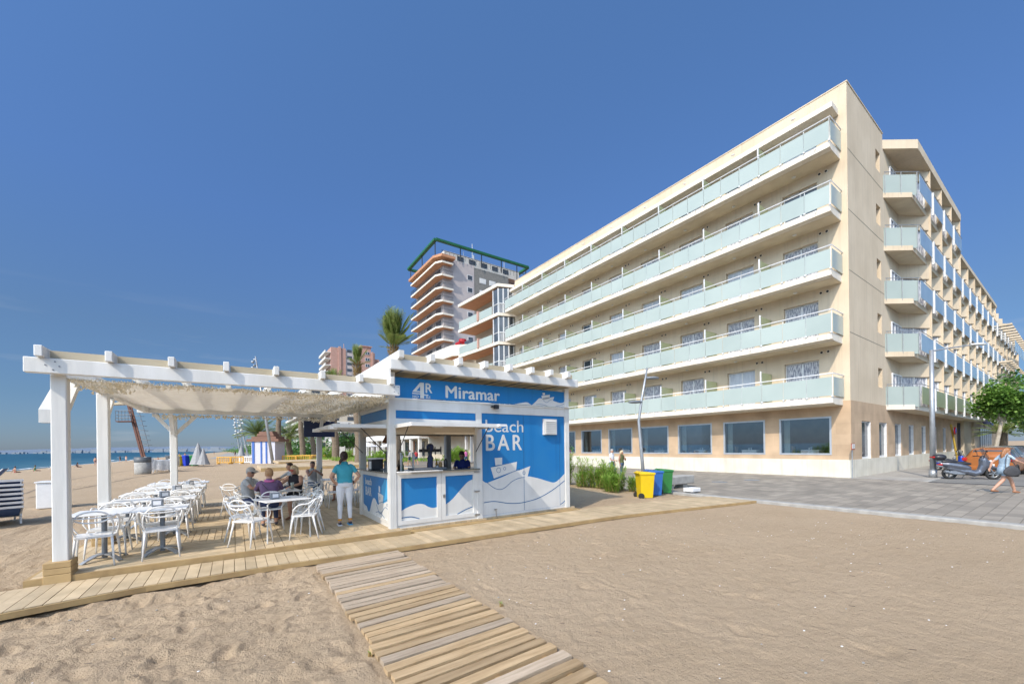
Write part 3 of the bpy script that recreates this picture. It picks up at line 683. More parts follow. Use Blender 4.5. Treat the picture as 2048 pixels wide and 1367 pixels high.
# corner bay seen full from the sea side: slab, frosted panels
for k in range(6):
    z=FZ(k); 
    if k==5: z=19.95
    b=MB(); P=[(33.05,HY),(34.85,YB),(98 if k<4 else 49.3,YB),(98 if k<4 else 49.3,HY)]
    if k==5: b.prism(P,lambda u,v,d:(u,v,d),z,z+.55)
    else: b.prism([(33.05,HY),(34.5,YB+.22),(P[2][0],YB+.22),P[3]],lambda u,v,d:(u,v,d),z,z+.30)
    slab=obj('roof_overhang' if k==5 else 'balcony',b,'stucco_light' if k==0 else 'stucco',H)
    if k==5: continue
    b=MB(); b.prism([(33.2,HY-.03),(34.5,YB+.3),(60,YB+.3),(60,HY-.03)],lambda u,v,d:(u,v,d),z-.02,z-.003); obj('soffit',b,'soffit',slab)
    b=MB(); d=Vector((34.85-33.05,YB-HY,0)).normalized(); nrm=Vector((d.y,-d.x,0)); L_=math.hypot(34.85-33.05,YB-HY)
    c=Vector((33.05,HY,0))+d*L_/2+nrm*(-.04); b.obox((c.x,c.y,z+.80),d,nrm,(0,0,1),L_/2-.03,.008,.63); obj('glass_balustrade',b,'frosted_glass',slab)
    b=MB(); b.tube([(33.1,HY-.06,z+1.56),(34.86,YB-.03,z+1.56),(P[2][0],YB-.03,z+1.56)],.022,6)
    for t in (.05,.5,.95): p=Vector((33.05,HY,0))+d*L_*t; b.box(p.x-.012,p.x+.012,p.y-.03,p.y-.006,z+.2,z+1.55)
    obj('handrail',b,'galv',slab)
    for i,x in enumerate(fins):
        if k>topz(x+1.8) or x>92: break
        x2=fins[i+1]-.32 if i<17 else x+3.3
        xa=34.9 if i==0 else x+.12
        b=MB(); b.box(xa,x2,YB-.05,YB-.035,z+.36,z+1.42); g=obj('glass_balustrade',b,'blue_glass' if k else 'green_glass',slab)
        if i>0:
            b=MB(); b.box(x-.16,x-.0,YB-.10,YB+.0,z+.02,z+1.52); obj('balcony_post',b,'white_frame',g)
# fins and window bays
each('fin',H,'stucco',[(x-.30,x-.17,YB+.03,HY,4.1,20.3 if x<49.5 else 17.05 if x<71.5 else 15.2) for x in fins[1:]])
b=MB(); b.prism([(49.2,YB),(71.5,YB),(71.5,HY),(49.2,HY)],lambda u,v,d:(u,v,d),16.93,17.25); obj('roof_overhang',b,'stucco',H)
for k in range(5):
    z=FZ(k)
    for i,x in enumerate(fins):
        b=MB(); g=MB(); fr=MB()
        if k>topz(x+1.8) or x>92: break
        xm=x+1.35; xe=fins[i+1]-.32 if i<17 else x+3.2
        # wedge shaped bay: head block over a corner window
        b.prism([(xm,HY),(xe,YB+.12),(xe,HY)],lambda u,v,d:(u,v,d),z+2.32,z+3.25)
        g.prism([(xm+.15,HY),(xe-.05,YB+.34),(xe-.05,HY)],lambda u,v,d:(u,v,d),z+.31,z+2.32)
        fr.box(xe-.1,xe-.0,YB+.28,YB+.36,z+.3,z+2.32); mid=((xm+.15+xe)/2,(HY+YB+.34)/2); fr.box(mid[0]-.05,mid[0]+.05,mid[1]-.07,mid[1]+.0,z+.3,z+2.32)
        ww=obj('bay_window',g,'curtain',H); obj('bay_head',b,'stucco',ww); obj('window_frame',fr,'white_frame',ww)
    # first bay window faces the sea side diagonal
    w_=MB(); w_.box(34.35,36.5,HY-.05,HY-.02,z+.35,z+2.3); a=obj('window',w_,'curtain',H)
    w_=MB()
    [w_.box(xx,xx+.09,HY-.09,HY-.02,z+.35,z+2.3) for xx in (34.3,35.0,35.7,36.4)]; w_.box(34.3,36.5,HY-.1,HY-.02,z+2.3,z+2.38)
    obj('window_frame',w_,'white_frame',a)
# far end: sun-break slats
b=MB()
for i in range(13):
    x=72.5+i*1.95; 
    pass
each('sunbreak_slat',H,'stucco',[(72.5+i*1.95,73.3+i*1.95,4.9,HY,z,z+.18) for i in range(13) for z in (15.0,10.8)])
each('glass_balustrade',H,'blue_glass',[(72.7+i*1.95,74.2+i*1.95,4.7,4.73,z,z+1.2) for i in range(12) for z in (12.0,8.7)])
# cable pipe, entrance and shop signs further down the street
b=MB(); b.box(56.2,57.6,HY-.06,HY-.02,.0,3.6); obj('doorway',b,'room_dark',H)
b=MB(); b.box(58.3,62.6,HY-.2,HY-.021,.0,4.09); b.box(62.6,75,HY-.4,HY-.03,.0,4.0); obj('entrance_wall',b,'beige_wall',H)
b=MB(); 
for i in range(6): b.box(66+i*1.5,67.2+i*1.5,HY-.46,HY-.41,.4,3.2)
obj('shop_window',b,'window_dark',H)
b=MB(); b.ell((66,HY-.9,4.1),2.1,.25,.6,16,8); b.box(68.8,70.3,HY-1.0,HY-.8,3.4,4.6); sg=obj('shop_sign',b,'sign_blue',H)
b=MB(); b.box(63.2,67.6,HY-1.0,HY-.8,4.45,5.2); obj('shop_sign',b,'barrier_yellow',H)
# dining tables behind the glass
CH=[]
used=[False]; tb=thing('dining_table','tmp','table',(0,0,0),0,'dining tables behind the hotel windows')
b=MB(); b.bbox(-.45,.45,-.45,.45,.72,.75,.01); b.box(-.44,.44,-.44,.44,.35,.72); obj('tablecloth',b,'tablecloth',tb); b=MB(); b.cyl((0,0),.05,0,.35,8); b.cyl((.15,.12),.035,.75,.9,8,r2=.045); b.cyl((-.2,.1),.03,.75,.88,8,r2=.04); obj('glassware',b,'white_paint',tb)
dc=thing('dining_chair','tmp','chair',(0,0,0),0,'dining chairs behind the hotel windows')
b=MB(); b.bbox(-.22,.22,-.22,.22,.42,.48,.02); obj('seat',b,'tan_chair',dc)
b=MB(); b.bbox(-.22,.22,-.25,-.20,.5,.95,.02); obj('backrest',b,'tan_chair',dc)
b=MB(); 
for sx in(-.19,.17):
    for sy in(-.2,.18): b.box(sx,sx+.03,sy,sy+.03,0,.42)
obj('leg_frame',b,'tan_chair',dc)
reg(None); u2=[False]
ordn=['corner','second','third','fourth','fifth','sixth','seventh']
for i in range(6):
    y=GW[i][0]+1.2
    place(tb,used,(27.6,y,.72),0,'white clothed dining table behind the %s picture window from the hotel corner'%ordn[i])
    place(dc,u2,(27.6,y-.75,.74),0,'tan dining chair on the corner side of the table in the %s picture window'%ordn[i])
    place(dc,u2,(27.6,y+.75,.74),math.pi,'tan dining chair on the far side of the table in the %s picture window'%ordn[i])
# ================================================================ NEIGHBOURING BUILDINGS
def part(name,parent,mats,fn,**k):
    b=MB(); fn(b); return obj(name,b,mats,parent,**k)
N=thing('apartment_building','cream apartment block with glazed corner bays and orange balcony soffits next to the hotel','building',(24.6,37.6,0))
part('wall',N,'beige_wall',lambda b:(b.box(26.7,38,37.6,46.9,0,20.6),))
for k in range(6):
    z=FZ(k)-.1 if k<5 else 20.15
    sl_=part('balcony',N,'stucco_light',lambda b:b.prism([(24.7,38.2),(26.6,37.55),(26.6,46.8),(24.1,46.8)],lambda u,v,d:(u,v,d),z,z+.34))
    part('soffit',sl_,'orange_soffit',lambda b:b.prism([(24.9,38.4),(26.6,37.8),(26.6,46.7),(24.3,46.7)],lambda u,v,d:(u,v,d),z-.02,z-.004))
    if k<5:
        part('glass_balustrade',sl_,'frosted_glass',lambda b:b.prism([(24.68,39.4),(24.70,39.4),(24.14,46.6),(24.12,46.6)],lambda u,v,d:(u,v,d),z+.4,z+1.35))
        part('planter_wall',sl_,'pink_brick',lambda b:b.box(24.3,26.6,42.0,42.3,z+.34,z+1.5))
        w_=part('bay_window',N,'window_dark',lambda b:b.prism([(24.9,38.3),(25.9,37.75),(26.6,37.75),(26.6,39.3),(24.85,39.3)],lambda u,v,d:(u,v,d),z+.36,z+3.15))
        def fr(b):
            for (x,y) in ((24.9,38.3),(25.4,38.02),(25.9,37.75),(24.85,39.3),(26.55,37.75)): b.box(x-.07,x+.05,y-.05,y+.06,z+.36,z+3.15)
            b.tube([(24.85,39.3,z+1.4),(24.86,38.27,z+1.4),(25.9,37.7,z+1.4),(26.6,37.7,z+1.4)],.06,4)
            for i in range(9): t=i/8; b.box(24.86+1.04*t-.02,24.86+1.04*t+.02,38.25-.55*t-.02,38.25-.55*t+.02,z+.36,z+1.4)
        part('window_frame',w_,'white_frame',fr)
each('door',N,'terracotta',[(26.62,26.68,38.2+i*1.45,39.3+i*1.45,.3,3.2) for i in range(6)])
each('pillar',N,'white_wall',[(24.9,25.2,37.9+i*1.45,38.15+i*1.45,0,3.75) for i in range(7)])
N2=thing('apartment_building','low apartment block with rounded orange soffits and a red rooftop tank behind the kiosk','building',(24.5,47.2,0))
part('wall',N2,'beige_wall',lambda b:b.box(27,40,47.2,64,0,14.9))
for k in range(4):
    z=FZ(k)+(.6 if k==3 else 0)
    s_=part('balcony',N2,'stucco_light',lambda b:b.prism([(25.8,47.3),(24.2,49),(23.8,54),(24.1,62),(27,64),(27,47.3)],lambda u,v,d:(u,v,d),z,z+.45+(1.0 if k==3 else .0)))
    part('soffit',s_,'orange_soffit',lambda b:b.prism([(25.9,47.6),(24.5,49.2),(24.1,54),(24.4,61.8),(27,63.7),(27,47.6)],lambda u,v,d:(u,v,d),z-.03,z-.004))
    each('window',N2,'window_dark',[(26.93,26.98,48.2+i*3.2,50.4+i*3.2,z+.5,z+2.6) for i in range(5)])
part('rooftop_tank',N2,'red_lamp',lambda b:(b.box(28.8,30.6,55.5,57,14.9,18.4),b.cyl((29.7,56.2),.6,18.4,18.9,10)))
def fac(parent,x0,x1,y,z0,z1,dz,dx,ww,wh,mt='window_dark',nm='window',off=.05,skip=None,limit=100):
    n=0
    z=z0
    while z+wh<z1:
        x=x0
        while x+ww<x1:
            if not(skip and skip(x,z)) and n<limit:
                f=part(nm,parent,'white_frame',lambda b:(b.box(x,x+ww,y-off,y,z,z+wh))); part('pane',f,mt,lambda b:b.box(x+.12,x+ww-.12,y-off-.03,y-off-.003,z+.12,z+wh-.12)); n+=1
            x+=dx
        z+=dz
# tall tower with green roof frame
T=thing('apartment_tower','tall apartment tower with orange soffits and a green steel frame on its roof','building',(41.5,88,0))
part('wall',T,'pale_panel',lambda b:b.box(41.5,50.0,88.0,105,0,47.6))
part('wall',T,'grey_brick',lambda b:b.box(50.004,60.5,88.06,104,0,47.2)).update_tag()
part('wall',T,'pink_brick',lambda b:b.box(60.504,68,89.5,103,0,45.2))
part('penthouse',T,'white_wall',lambda b:(b.box(42.5,65,89.4,102,47.6,50.1),))
each('window',T,'window_dark',[(46+i*3.4,47.8+i*3.4,89.3,89.39,48.5,49.6) for i in range(5)])
for k in range(15):
    z=2.6+3.08*k
    s_=part('balcony',T,'stucco_light',lambda b:b.prism([(39.6,88.4),(40.6,86.7),(43.6,86.7),(43.6,88),(41.5,88),(41.5,104.5),(39.6,104.5)],lambda u,v,d:(u,v,d),z,z+.42))
    part('soffit',s_,'orange_soffit',lambda b:b.prism([(39.75,88.5),(40.7,86.85),(43.5,86.85),(43.5,87.98),(41.5,87.98),(41.5,104.4),(39.75,104.4)],lambda u,v,d:(u,v,d),z-.03,z-.004))
    if k<14:
        def rl(b):
            for h in (.55,.8,1.05,1.3,1.45): b.tube([(39.65,104.4,z+h),(39.65,88.4,z+h),(40.62,86.75,z+h),(43.5,86.75,z+h)],.035,4)
            for i in range(17): b.box(39.62,39.68,88.4+i,88.46+i,z+.4,z+1.45)
        part('railing',s_,'dark_rail',rl)
        each('window',T,'window_dark',[(41.44,41.49,89.5+i*5.6,92.6+i*5.6,z+.45,z+2.6) for i in range(2)])
part('roof_slab',T,'orange_soffit',lambda b:b.prism([(39.2,88.6),(40.4,86.3),(44,86.3),(44,104.9),(39.2,104.9)],lambda u,v,d:(u,v,d),47.0,47.6))
fac(T,48.0,50.0,88.0,3.6,46.5,3.08,2.5,1.5,1.3)
fac(T,51.6,60,88.06,3.6,46.5,3.08,2.9,1.9,1.3,'white_paint')
for z in (44.2,41.1,38,34.9):
    s_=part('balcony',T,'orange_soffit',lambda b:b.box(60.3,70,87.0,89.45,z,z+.45)); part('railing',s_,'dark_rail',lambda b:[b.tube([(60.4,89.4,z+h),(60.4,87.1,z+h),(69.9,87.1,z+h)],.035,4) for h in(.7,1.0,1.3)])
def gf(b):
    P=[(39.3,105,50.4),(39.3,87.2,50.9),(66.5,87.2,50.9),(66.5,105,50.4)]
    for a,c in zip(P,P[1:]+P[:1]): b.beam(a,c,.8,.5)
part('roof_frame',T,'green_paint',gf)
def gp(b):
    for x,y in ((39.5,104),(39.5,96),(39.5,88),(46,87.6),(52,87.6),(58,87.6),(63,87.6),(66.3,88)): b.box(x-.09,x+.09,y-.09,y+.09,45.5 if x>60 else 47.6,50.6)
    for i in range(24): b.box(41+i*1.05,41.06+i*1.05,87.62,87.68,47.7,49.0)
    b.box(41,66,87.6,87.68,48.95,49.05)
part('roof_railing',T,'dark_rail',gp)
part('antenna',T,'galv',lambda b:(b.cyl((53.5,95),.12,50.2,57.0,6),b.cyl((53.9,95),.28,50.2,54.0,8),b.cyl((50.8,95),.06,50.2,54.2,5),b.cyl((62.5,93),.1,50.2,54.4,6),b.box(49.6,52.0,94.9,95,53.0,53.1)))
# pink tower far along the shore
K=thing('apartment_tower','distant pink brick apartment tower with a white stair strip','building',(37,199.6,0))
part('wall',K,'pink_brick',lambda b:(b.box(37,43.5,199.6,219,0,49.3),b.box(49.5,57,199.7,219,0,48.8),b.box(57.003,60.4,204,219,0,46.8),b.box(40.2,41.3,199.2,199.59,0,49.9),b.box(55.4,56.2,199.3,199.69,0,49.2)))
part('stair_strip',K,'pale_panel',lambda b:b.box(43.504,49.496,199.9,219,0,48.6))
part('rooftop_hut',K,'pink_brick',lambda b:(b.box(51.5,56,203,209,48.8,52.2),b.box(51,56.5,202.5,209.5,52.2,52.6),b.cyl((44,206),.15,49.2,53,5)))
for k in range(16):
    z=1.8+3.0*k
    part('balcony',K,'white_wall',lambda b:(b.box(34.6,36.99,200.2,217,z,z+.35),b.box(34.6,34.75,200.2,217,z+.35,z+1.1)))
    each('window',K,'window_dark',[(44.1,46.2,199.8,199.88,z+.9,z+2.2),(46.9,49.1,199.8,199.88,z+.9,z+2.2)])
    f=part('window',K,'white_frame',lambda b:b.box(52.3,54.4,199.55,199.68,z+.8,z+2.2)); part('pane',f,'window_dark',lambda b:(b.box(52.45,53.25,199.5,199.54,z+.95,z+2.1),b.box(53.45,54.25,199.5,199.54,z+.95,z+2.1)))
# white terraced block
W=thing('apartment_building','white terraced apartment block stepping down behind the palms','building',(26,196,0))
for k in range(9):
    z=2.5+3.0*k; y1=300-9.5*max(0,k-2); x0=24.8+(0 if k<7 else 1)
    part('wall',W,'white_wall' if k%2 else 'beige_wall',lambda b:b.box(27,50-k*.5,190+k*1.5,y1,z-2.5 if k==0 else z,z+3.0))
    s_=part('balcony',W,'white_wall',lambda b:(b.box(x0,27,190+k*1.5,y1,z,z+.3),b.box(x0,x0+.12,190+k*1.5,y1,z+.3,z+1.15)))
    each('window',W,'window_dark',[(26.9,26.98,193+k*1.5+i*12.5,203.5+k*1.5+i*12.5,z+.5,z+2.5) for i in range(int((y1-200-k*1.5)/12.5))]+[(29+i*7,32.4+i*7,189.9+k*1.5,189.98+k*1.5,z+.6,z+2.4) for i in range(3)])
part('stair_tower',W,'pink_brick',lambda b:b.box(29,34,214,220,25,31.5))
# low arcade with awnings seen between kiosk posts
A=thing('arcade_building','low beige arcade with white pillars and flat balconies behind the palms','building',(27,66,0))
part('wall',A,'beige_wall',lambda b:b.box(29.5,45,66,150,0,9.8))
part('balcony',A,'white_wall',lambda b:(b.box(26.2,29.5,66,150,3.6,4.2),b.box(27.5,29.5,66,150,7.2,7.7),b.box(26.2,26.35,66,150,4.2,5.1)))
each('pillar',A,'white_wall',[(26.3,26.8,66.3+i*4.2,66.9+i*4.2,0,3.6) for i in range(20)])
each('window',A,'window_dark',[(29.4,29.48,67.4+i*4.2,70+i*4.2,.4,3.1) for i in range(19)]+[(29.4,29.48,67.4+i*4.2,70+i*4.2,4.5,6.8) for i in range(19)])
each('shop_door',A,'salmon_tile',[(29.36,29.39,68+i*8.4,69.2+i*8.4,.3,3.3) for i in range(9)])
for i,(x,y,w_,h_,d_,m_) in enumerate([(30,420,16,14,60,'white_wall'),(22,520,12,10,50,'beige_wall'),(26,610,18,17,80,'pale_panel'),(14,820,30,12,60,'white_wall')]):
    hb=thing('apartment_building',['pale blocky building','beige building','pinkish grey building','long white building','white hotel like slab','beige cluster building','far white building','farthest white building'][i]+' down the coast, number %s from the palms'%['one','two','three','four','five','six','seven','eight'][i],'building',(x,y,0))
    part('wall',hb,m_,lambda b:b.box(x,x+w_,y,y+d_,-2,h_)); part('window_band',hb,'window_dark',lambda b:[b.box(x+.5,x+w_-.5,y-.2,y-.02,z_,z_+1.4) for z_ in np.arange(2,h_-2,3.2)]+[b.box(x-.2,x-.02,y+.5,y+d_-.5,z_,z_+1.4) for z_ in np.arange(2,h_-2,3.2)])
# ================================================================ PERGOLA
P=thing('pergola','white timber pergola with a pale netting canopy over the cafe tables','pergola',(-2.1,8.0,.12))
PX=[-2.01,-2.0,-1.44,2.35]; PY=[8.22,10.4,14.9,14.9]
for i,(x,y) in enumerate(zip(PX,PY)):
    pz=2.94 if i<2 else 2.80
    b=MB(); b.bbox(x-.08,x+.08,y-.07,y+.09,.30 if i<2 else .15,pz,.012); p_=obj('post',b,'white_wood',P)
    if i<2:
        b=MB(); b.rn=.3
        for k in range(3): b.rn=random.random(); b.bbox(x-.15,x+.12,y-.145,y+.16,.10+.085*k if k else .0,.185+.085*k-.004,.006)
        obj('base_box',b,'box_wood',p_)
b=MB(); b.bbox(-2.29,2.78,8.00,8.10,2.93,3.135,.008); bm_=obj('beam',b,'white_wood',P)
b=MB()
for x,z in ((-2.0,3.09),(-2.09,3.04),(-1.96,3.03),(-2.02,2.98),(2.66,3.09),(2.74,3.10),(2.74,2.97),(2.66,3.0)): b.tube([(x,7.993,z),(x,8.0,z)],.010,6)
obj('bolt',b,'grey_metal',bm_)
b=MB(); b.bbox(-2.2,2.75,14.85,14.95,2.93,3.13,.008); obj('beam',b,'white_wood',P)
for x in (-2.0,2.55): b=MB(); b.bbox(x-.05,x+.05,8.105,14.845,2.93,3.115,.008); obj('beam',b,'white_wood',P)
jx=[-2.13,-1.46,-.78,-.10,.60,1.33,2.00,2.60]
for x in jx: b=MB(); b.bbox(x-.04,x+.04,7.91,15.1,3.137,3.285,.008); obj('joist',b,'white_wood',P)
# knee braces
def brace(a,c,w=.09,par=P): b=MB(); b.beam(a,c,w,w); obj('brace',b,'white_wood',par)
brace((-2.0,8.35,2.45),(-2.0,8.85,2.9)); brace((-1.92,8.2,2.5),(-1.5,8.2,2.9)) if 0 else None
brace((-2.0,10.5,2.45),(-2.0,11.0,2.9)); brace((-1.44,14.8,2.35),(-1.44,14.3,2.85)); brace((-1.40,14.9,2.35),(-.95,14.9,2.85)); brace((-1.5,14.9,2.45),(-1.85,14.9,2.9)); brace((2.30,14.9,2.3),(1.85,14.9,2.85)); brace((2.36,14.8,2.3),(2.36,14.3,2.85))
b=MB(); b.add([(-2.2,8.16,2.27),(-2.09,8.16,2.27),(-2.09,8.28,2.27),(-2.2,8.28,2.27),(-2.2,8.16,2.45),(-2.09,8.16,2.45),(-2.09,8.28,2.74),(-2.12,8.28,2.74)],[(0,3,2,1),(4,5,6,7),(0,1,5,4),(1,2,6,5),(2,3,7,6),(3,0,4,7)]); obj('side_bracket',b,'white_wood',P)
# cream boards between the joists
b=MB()
for a,c in zip(jx,jx[1:]): b.box(a+.05,c-.05,8.14,8.16,3.14,3.262)
obj('fascia_board',b,'cream_board',P)
# canopy of pale netting: sagging sheet and ragged leaf-cut flakes
X=np.linspace(-1.95,2.6,70); Y=np.linspace(8.15,14.9,100)
def cz(x,y):
    s=np.sin((x+1.95)/4.55*np.pi*6.5)**2
    return 2.875-.025*s-.012*np.sin(y*2.1)+.02*fbm(x,y,5,3,2)+.19*(y-8)/7
g=grid(X,Y,cz); cn=gmesh('netting_sheet',[g],'netting'); cn.parent=P; cn.location=-P.location; ORG[cn.name]=Vector((0,0,0))
b=MB()
def flake(b,x,y,z,s):
    a=random.uniform(0,6.28); u=Vector((math.cos(a),math.sin(a),random.uniform(-.5,.5)))*s; v=Vector((random.uniform(-.5,.5),random.uniform(-.5,.5),-1)).normalized()*s*random.uniform(.6,1.3)
    p=Vector((x,y,z)); b.add([p,p+u*.5+v*.25,p+u*.25+v*.8,p-u*.2+v],[(0,1,2,3)])
random.seed(3)
for i in range(1300):
    x=random.uniform(-1.93,2.6); y=8.14+abs(random.gauss(0,.16)); flake(b,x,y,2.925-random.random()*.03-(y-8.1)*.12,.038)
for i in range(1500):
    x=random.uniform(.9,2.6); y=random.uniform(8.2,14.9); flake(b,x,y,float(cz(np.array([x]),np.array([y]))[0])+.005,.045)
for i in range(900):
    x=2.62+random.uniform(-.25,.04); y=random.uniform(8.15,14.5); flake(b,x,y,2.94-random.random()*.10,.07)
for i in range(500): flake(b,random.uniform(-1.9,2.5),14.9+random.uniform(-.03,.05),2.93-random.random()*.06,.07)
for (x,y) in ((-1.55,8.5),(-1.44,14.7),(2.35,14.6)):
    for i in range(120): flake(b,x+random.gauss(0,.14),y+random.gauss(0,.14),2.88-random.random()*.10,.06)
nf=obj('netting_fringe',b,'net_leaf',P); nf['kind']='stuff'
# ================================================================ KIOSK
K0=thing('beach_bar_kiosk','blue and white beach bar kiosk with raised serving flaps and printed ship panels','kiosk',(2.68,8.43,.1))
x0,x1,y0,y1=2.68,7.82,8.43,10.95; ZB=.10
def kp(name,mt,fn,par=K0,**k):
    b=MB(); fn(b); return obj(name,b,mt,par,**k)
def rpost(b,x,y,s=.15,z0=ZB,z1=2.92):
    b.box(x,x+s,y,y+s,z0,z1)
    for i in range(4): b.box(x+.012+i*.035,x+.030+i*.035,y-.006,y-.001,z0+.02,z1-.01); b.box(x-.006,x-.001,y+.012+i*.035,y+.030+i*.035,z0+.02,z1-.01)
for (x,y) in ((x0,y0),(4.80,y0),(x1-.15,y0),(x0,y1-.15),(5.10,y1-.2),(x1-.15,y1-.15)): kp('corner_post','white_alu',lambda b:rpost(b,x,y))
kp('base_sill','white_alu',lambda b:(b.box(x0+.15,4.80,y0+.03,y0+.12,ZB,.20),b.box(4.95,x1-.15,y0+.03,y0+.12,ZB,.18),b.box(x0+.03,x0+.12,y0+.15,y1-.15,ZB,.24)))
kp('floor','grey_metal',lambda b:b.box(x0+.13,x1-.13,y0+.13,y1-.13,ZB,.16))
kp('roof','white_alu',lambda b:(b.box(x0-.02,x1+.02,y0-.02,y1+.02,2.905,2.935),b.box(x0+.15,4.8,y0+.02,y0+.05,2.675,2.905),b.box(4.95,x1-.15,y0+.02,y0+.05,2.69,2.905)))
kp('shutter_box','white_alu',lambda b:[(b.box(x0+.15,4.8,y0+.012-.003*(i%2),y0+.02,2.68+.058*i,2.733+.058*i),b.box(4.95,x1-.15,y0+.012-.003*(i%2),y0+.02,2.695+.055*i,2.745+.055*i)) for i in range(4)])
kp('shutter_box','white_alu',lambda b:[b.box(x0+.012,x0+.05,y0+.15,y1-.15,2.72+.06*i,2.776+.06*i) for i in range(3)])
kp('header_panel','blue_vinyl',lambda b:(b.box(x0+.16,4.79,y0+.03,y0+.06,2.50,2.672),b.box(x0+.03,x0+.06,y0+.16,y1-.16,2.48,2.715)))
kp('header_frame','white_alu',lambda b:(b.box(x0+.15,4.80,y0+.0,y0+.06,2.36,2.498),b.box(x0+.0,x0+.06,y0+.15,y1-.15,2.36,2.478)))
kp('lintel','beige_wall',lambda b:(b.box(x0+.15,4.80,y0+.07,y0+.12,2.16,2.36),b.box(x0+.07,x0+.12,y0+.15,y1-.15,2.16,2.36),b.box(x0+.15,6.24,y1-.12,y1-.05,2.20,2.9)))
# closed store half
kp('side_wall','white_alu',lambda b:(b.box(x1-.12,x1-.04,y0+.15,y1-.15,ZB,2.9),b.box(6.30,x1-.15,y1-.12,y1-.04,ZB,2.9),b.box(6.24,6.30,y0+.15,y1-.15,ZB,2.9)))
FP=lambda u,v,d:(u,y0+.035-d,v)
bp=kp('printed_panel','blue_vinyl',lambda b:(b.box(4.96,x1-.16,y0+.035,y0+.07,.18,2.69),))
kp('panel_joint','line_blue',lambda b:(b.box(6.225,6.235,y0+.028,y0+.035,.2,2.69),b.box(7.47,7.478,y0+.028,y0+.035,.2,2.69)),bp)
def wave(pts,base,fn,d,par,n=8,mt='vinyl_white',nm='printed_wave'):
    Q=[(p.x,p.y) for p in cat([(x,y,0) for x,y in pts],n)]
    b=MB()
    for (a,za),(c,zc) in zip(Q,Q[1:]): b.prism([(a,base),(c,base),(c,zc),(a,za)],fn,0,d)
    return obj(nm,b,mt,par)
wave([(4.97,1.04),(5.13,.98),(5.55,1.10),(6.06,1.245),(6.30,1.09),(6.45,1.06),(6.75,.99),(7.05,.90),(7.27,.855),(7.45,.93),(7.655,1.08)],.185,FP,.004,bp)
kp('printed_ship','vinyl_white',lambda b:(b.prism([(5.33,1.585),(5.55,1.59),(5.55,1.415),(5.35,1.40)],FP,0,.005),b.prism([(5.21,1.35),(6.01,1.47),(5.975,1.235),(5.30,1.075)],FP,0,.005),b.prism([(5.13,.985),(6.44,1.34),(6.33,1.02),(5.6,.9)],FP,0,.0045)),bp)
def ln(pts,w=.018,fn=FP,d0=.004,d1=.007,par=bp,mt='line_blue'):
    Q=[(p.x,p.y) for p in cat([(x,y,0) for x,y in pts],8)]; b=MB(); b.ribbon(Q,w,fn,d0,d1); obj('printed_line',b,mt,par)
ln([(5.27,1.06),(5.6,1.145),(6.0,1.25),(6.1,1.285)],.014,d0=.005,d1=.008)
ln([(5.10,.985),(5.3,.84),(5.49,.79),(5.65,.84),(5.85,.97),(6.06,1.04),(6.25,1.055)],.013,d0=.005,d1=.008)
ln([(5.0,.50),(5.3,.505),(5.7,.425),(6.05,.395),(6.4,.42),(6.75,.485),(7.2,.65),(7.655,.885)],.02)
ln([(7.49,.23),(7.58,.27),(7.655,.32)],.02)
ln([(5.27,1.37),(5.7,1.43)],.010,d0=.005,d1=.008)
def ringp(b,cx,cz,r,fn,d=.008,w=.010,n=18):
    for i in range(n):
        a,c=2*math.pi*i/n,2*math.pi*(i+1)/n
        b.prism([(cx+math.cos(a)*r,cz+math.sin(a)*r),(cx+math.cos(c)*r,cz+math.sin(c)*r),(cx+math.cos(c)*(r-w),cz+math.sin(c)*(r-w)),(cx+math.cos(a)*(r-w),cz+math.sin(a)*(r-w))],fn,.005,d)
kp('porthole','line_blue',lambda b:(ringp(b,5.44,1.275,.066,FP),ringp(b,5.62,1.31,.042,FP),ringp(b,6.23,1.17,.045,FP)),bp)
text('lettering','beach',.44,(5.045,y0+.033,2.235),RX,'vinyl_white',bp,0,1.2,.98)
text('lettering','BAR',.565,(5.04,y0+.033,1.775),RX,'vinyl_white',bp,0,.92,1.32,fat=.03)
def louv(b):
    b.box(6.88,7.32,y0-.05,y0+.034,2.175,2.60)
    for i in range(8): b.add([(6.91,y0-.052,2.20+.047*i),(7.29,y0-.052,2.20+.047*i),(7.29,y0-.085,2.195+.047*i),(6.91,y0-.085,2.195+.047*i),(6.91,y0-.052,2.24+.047*i),(7.29,y0-.052,2.24+.047*i)],[(0,1,2,3),(3,2,5,4),(0,3,4),(1,5,2)])
kp('louvre_vent','white_alu',louv)
kp('spotlight','black_plastic',lambda b:(b.box(5.28,5.38,y0-.12,y0-.03,2.80,2.90),b.box(5.20,5.28,y0-.08,y0-.021,2.83,2.87)))
kp('water_tap','steel',lambda b:(b.tube([(5.3,y0+.03,.30),(5.3,y0-.05,.30),(5.3,y0-.06,.12)],.012,6),b.box(5.27,5.33,y0-.06,y0-.03,.31,.33)))
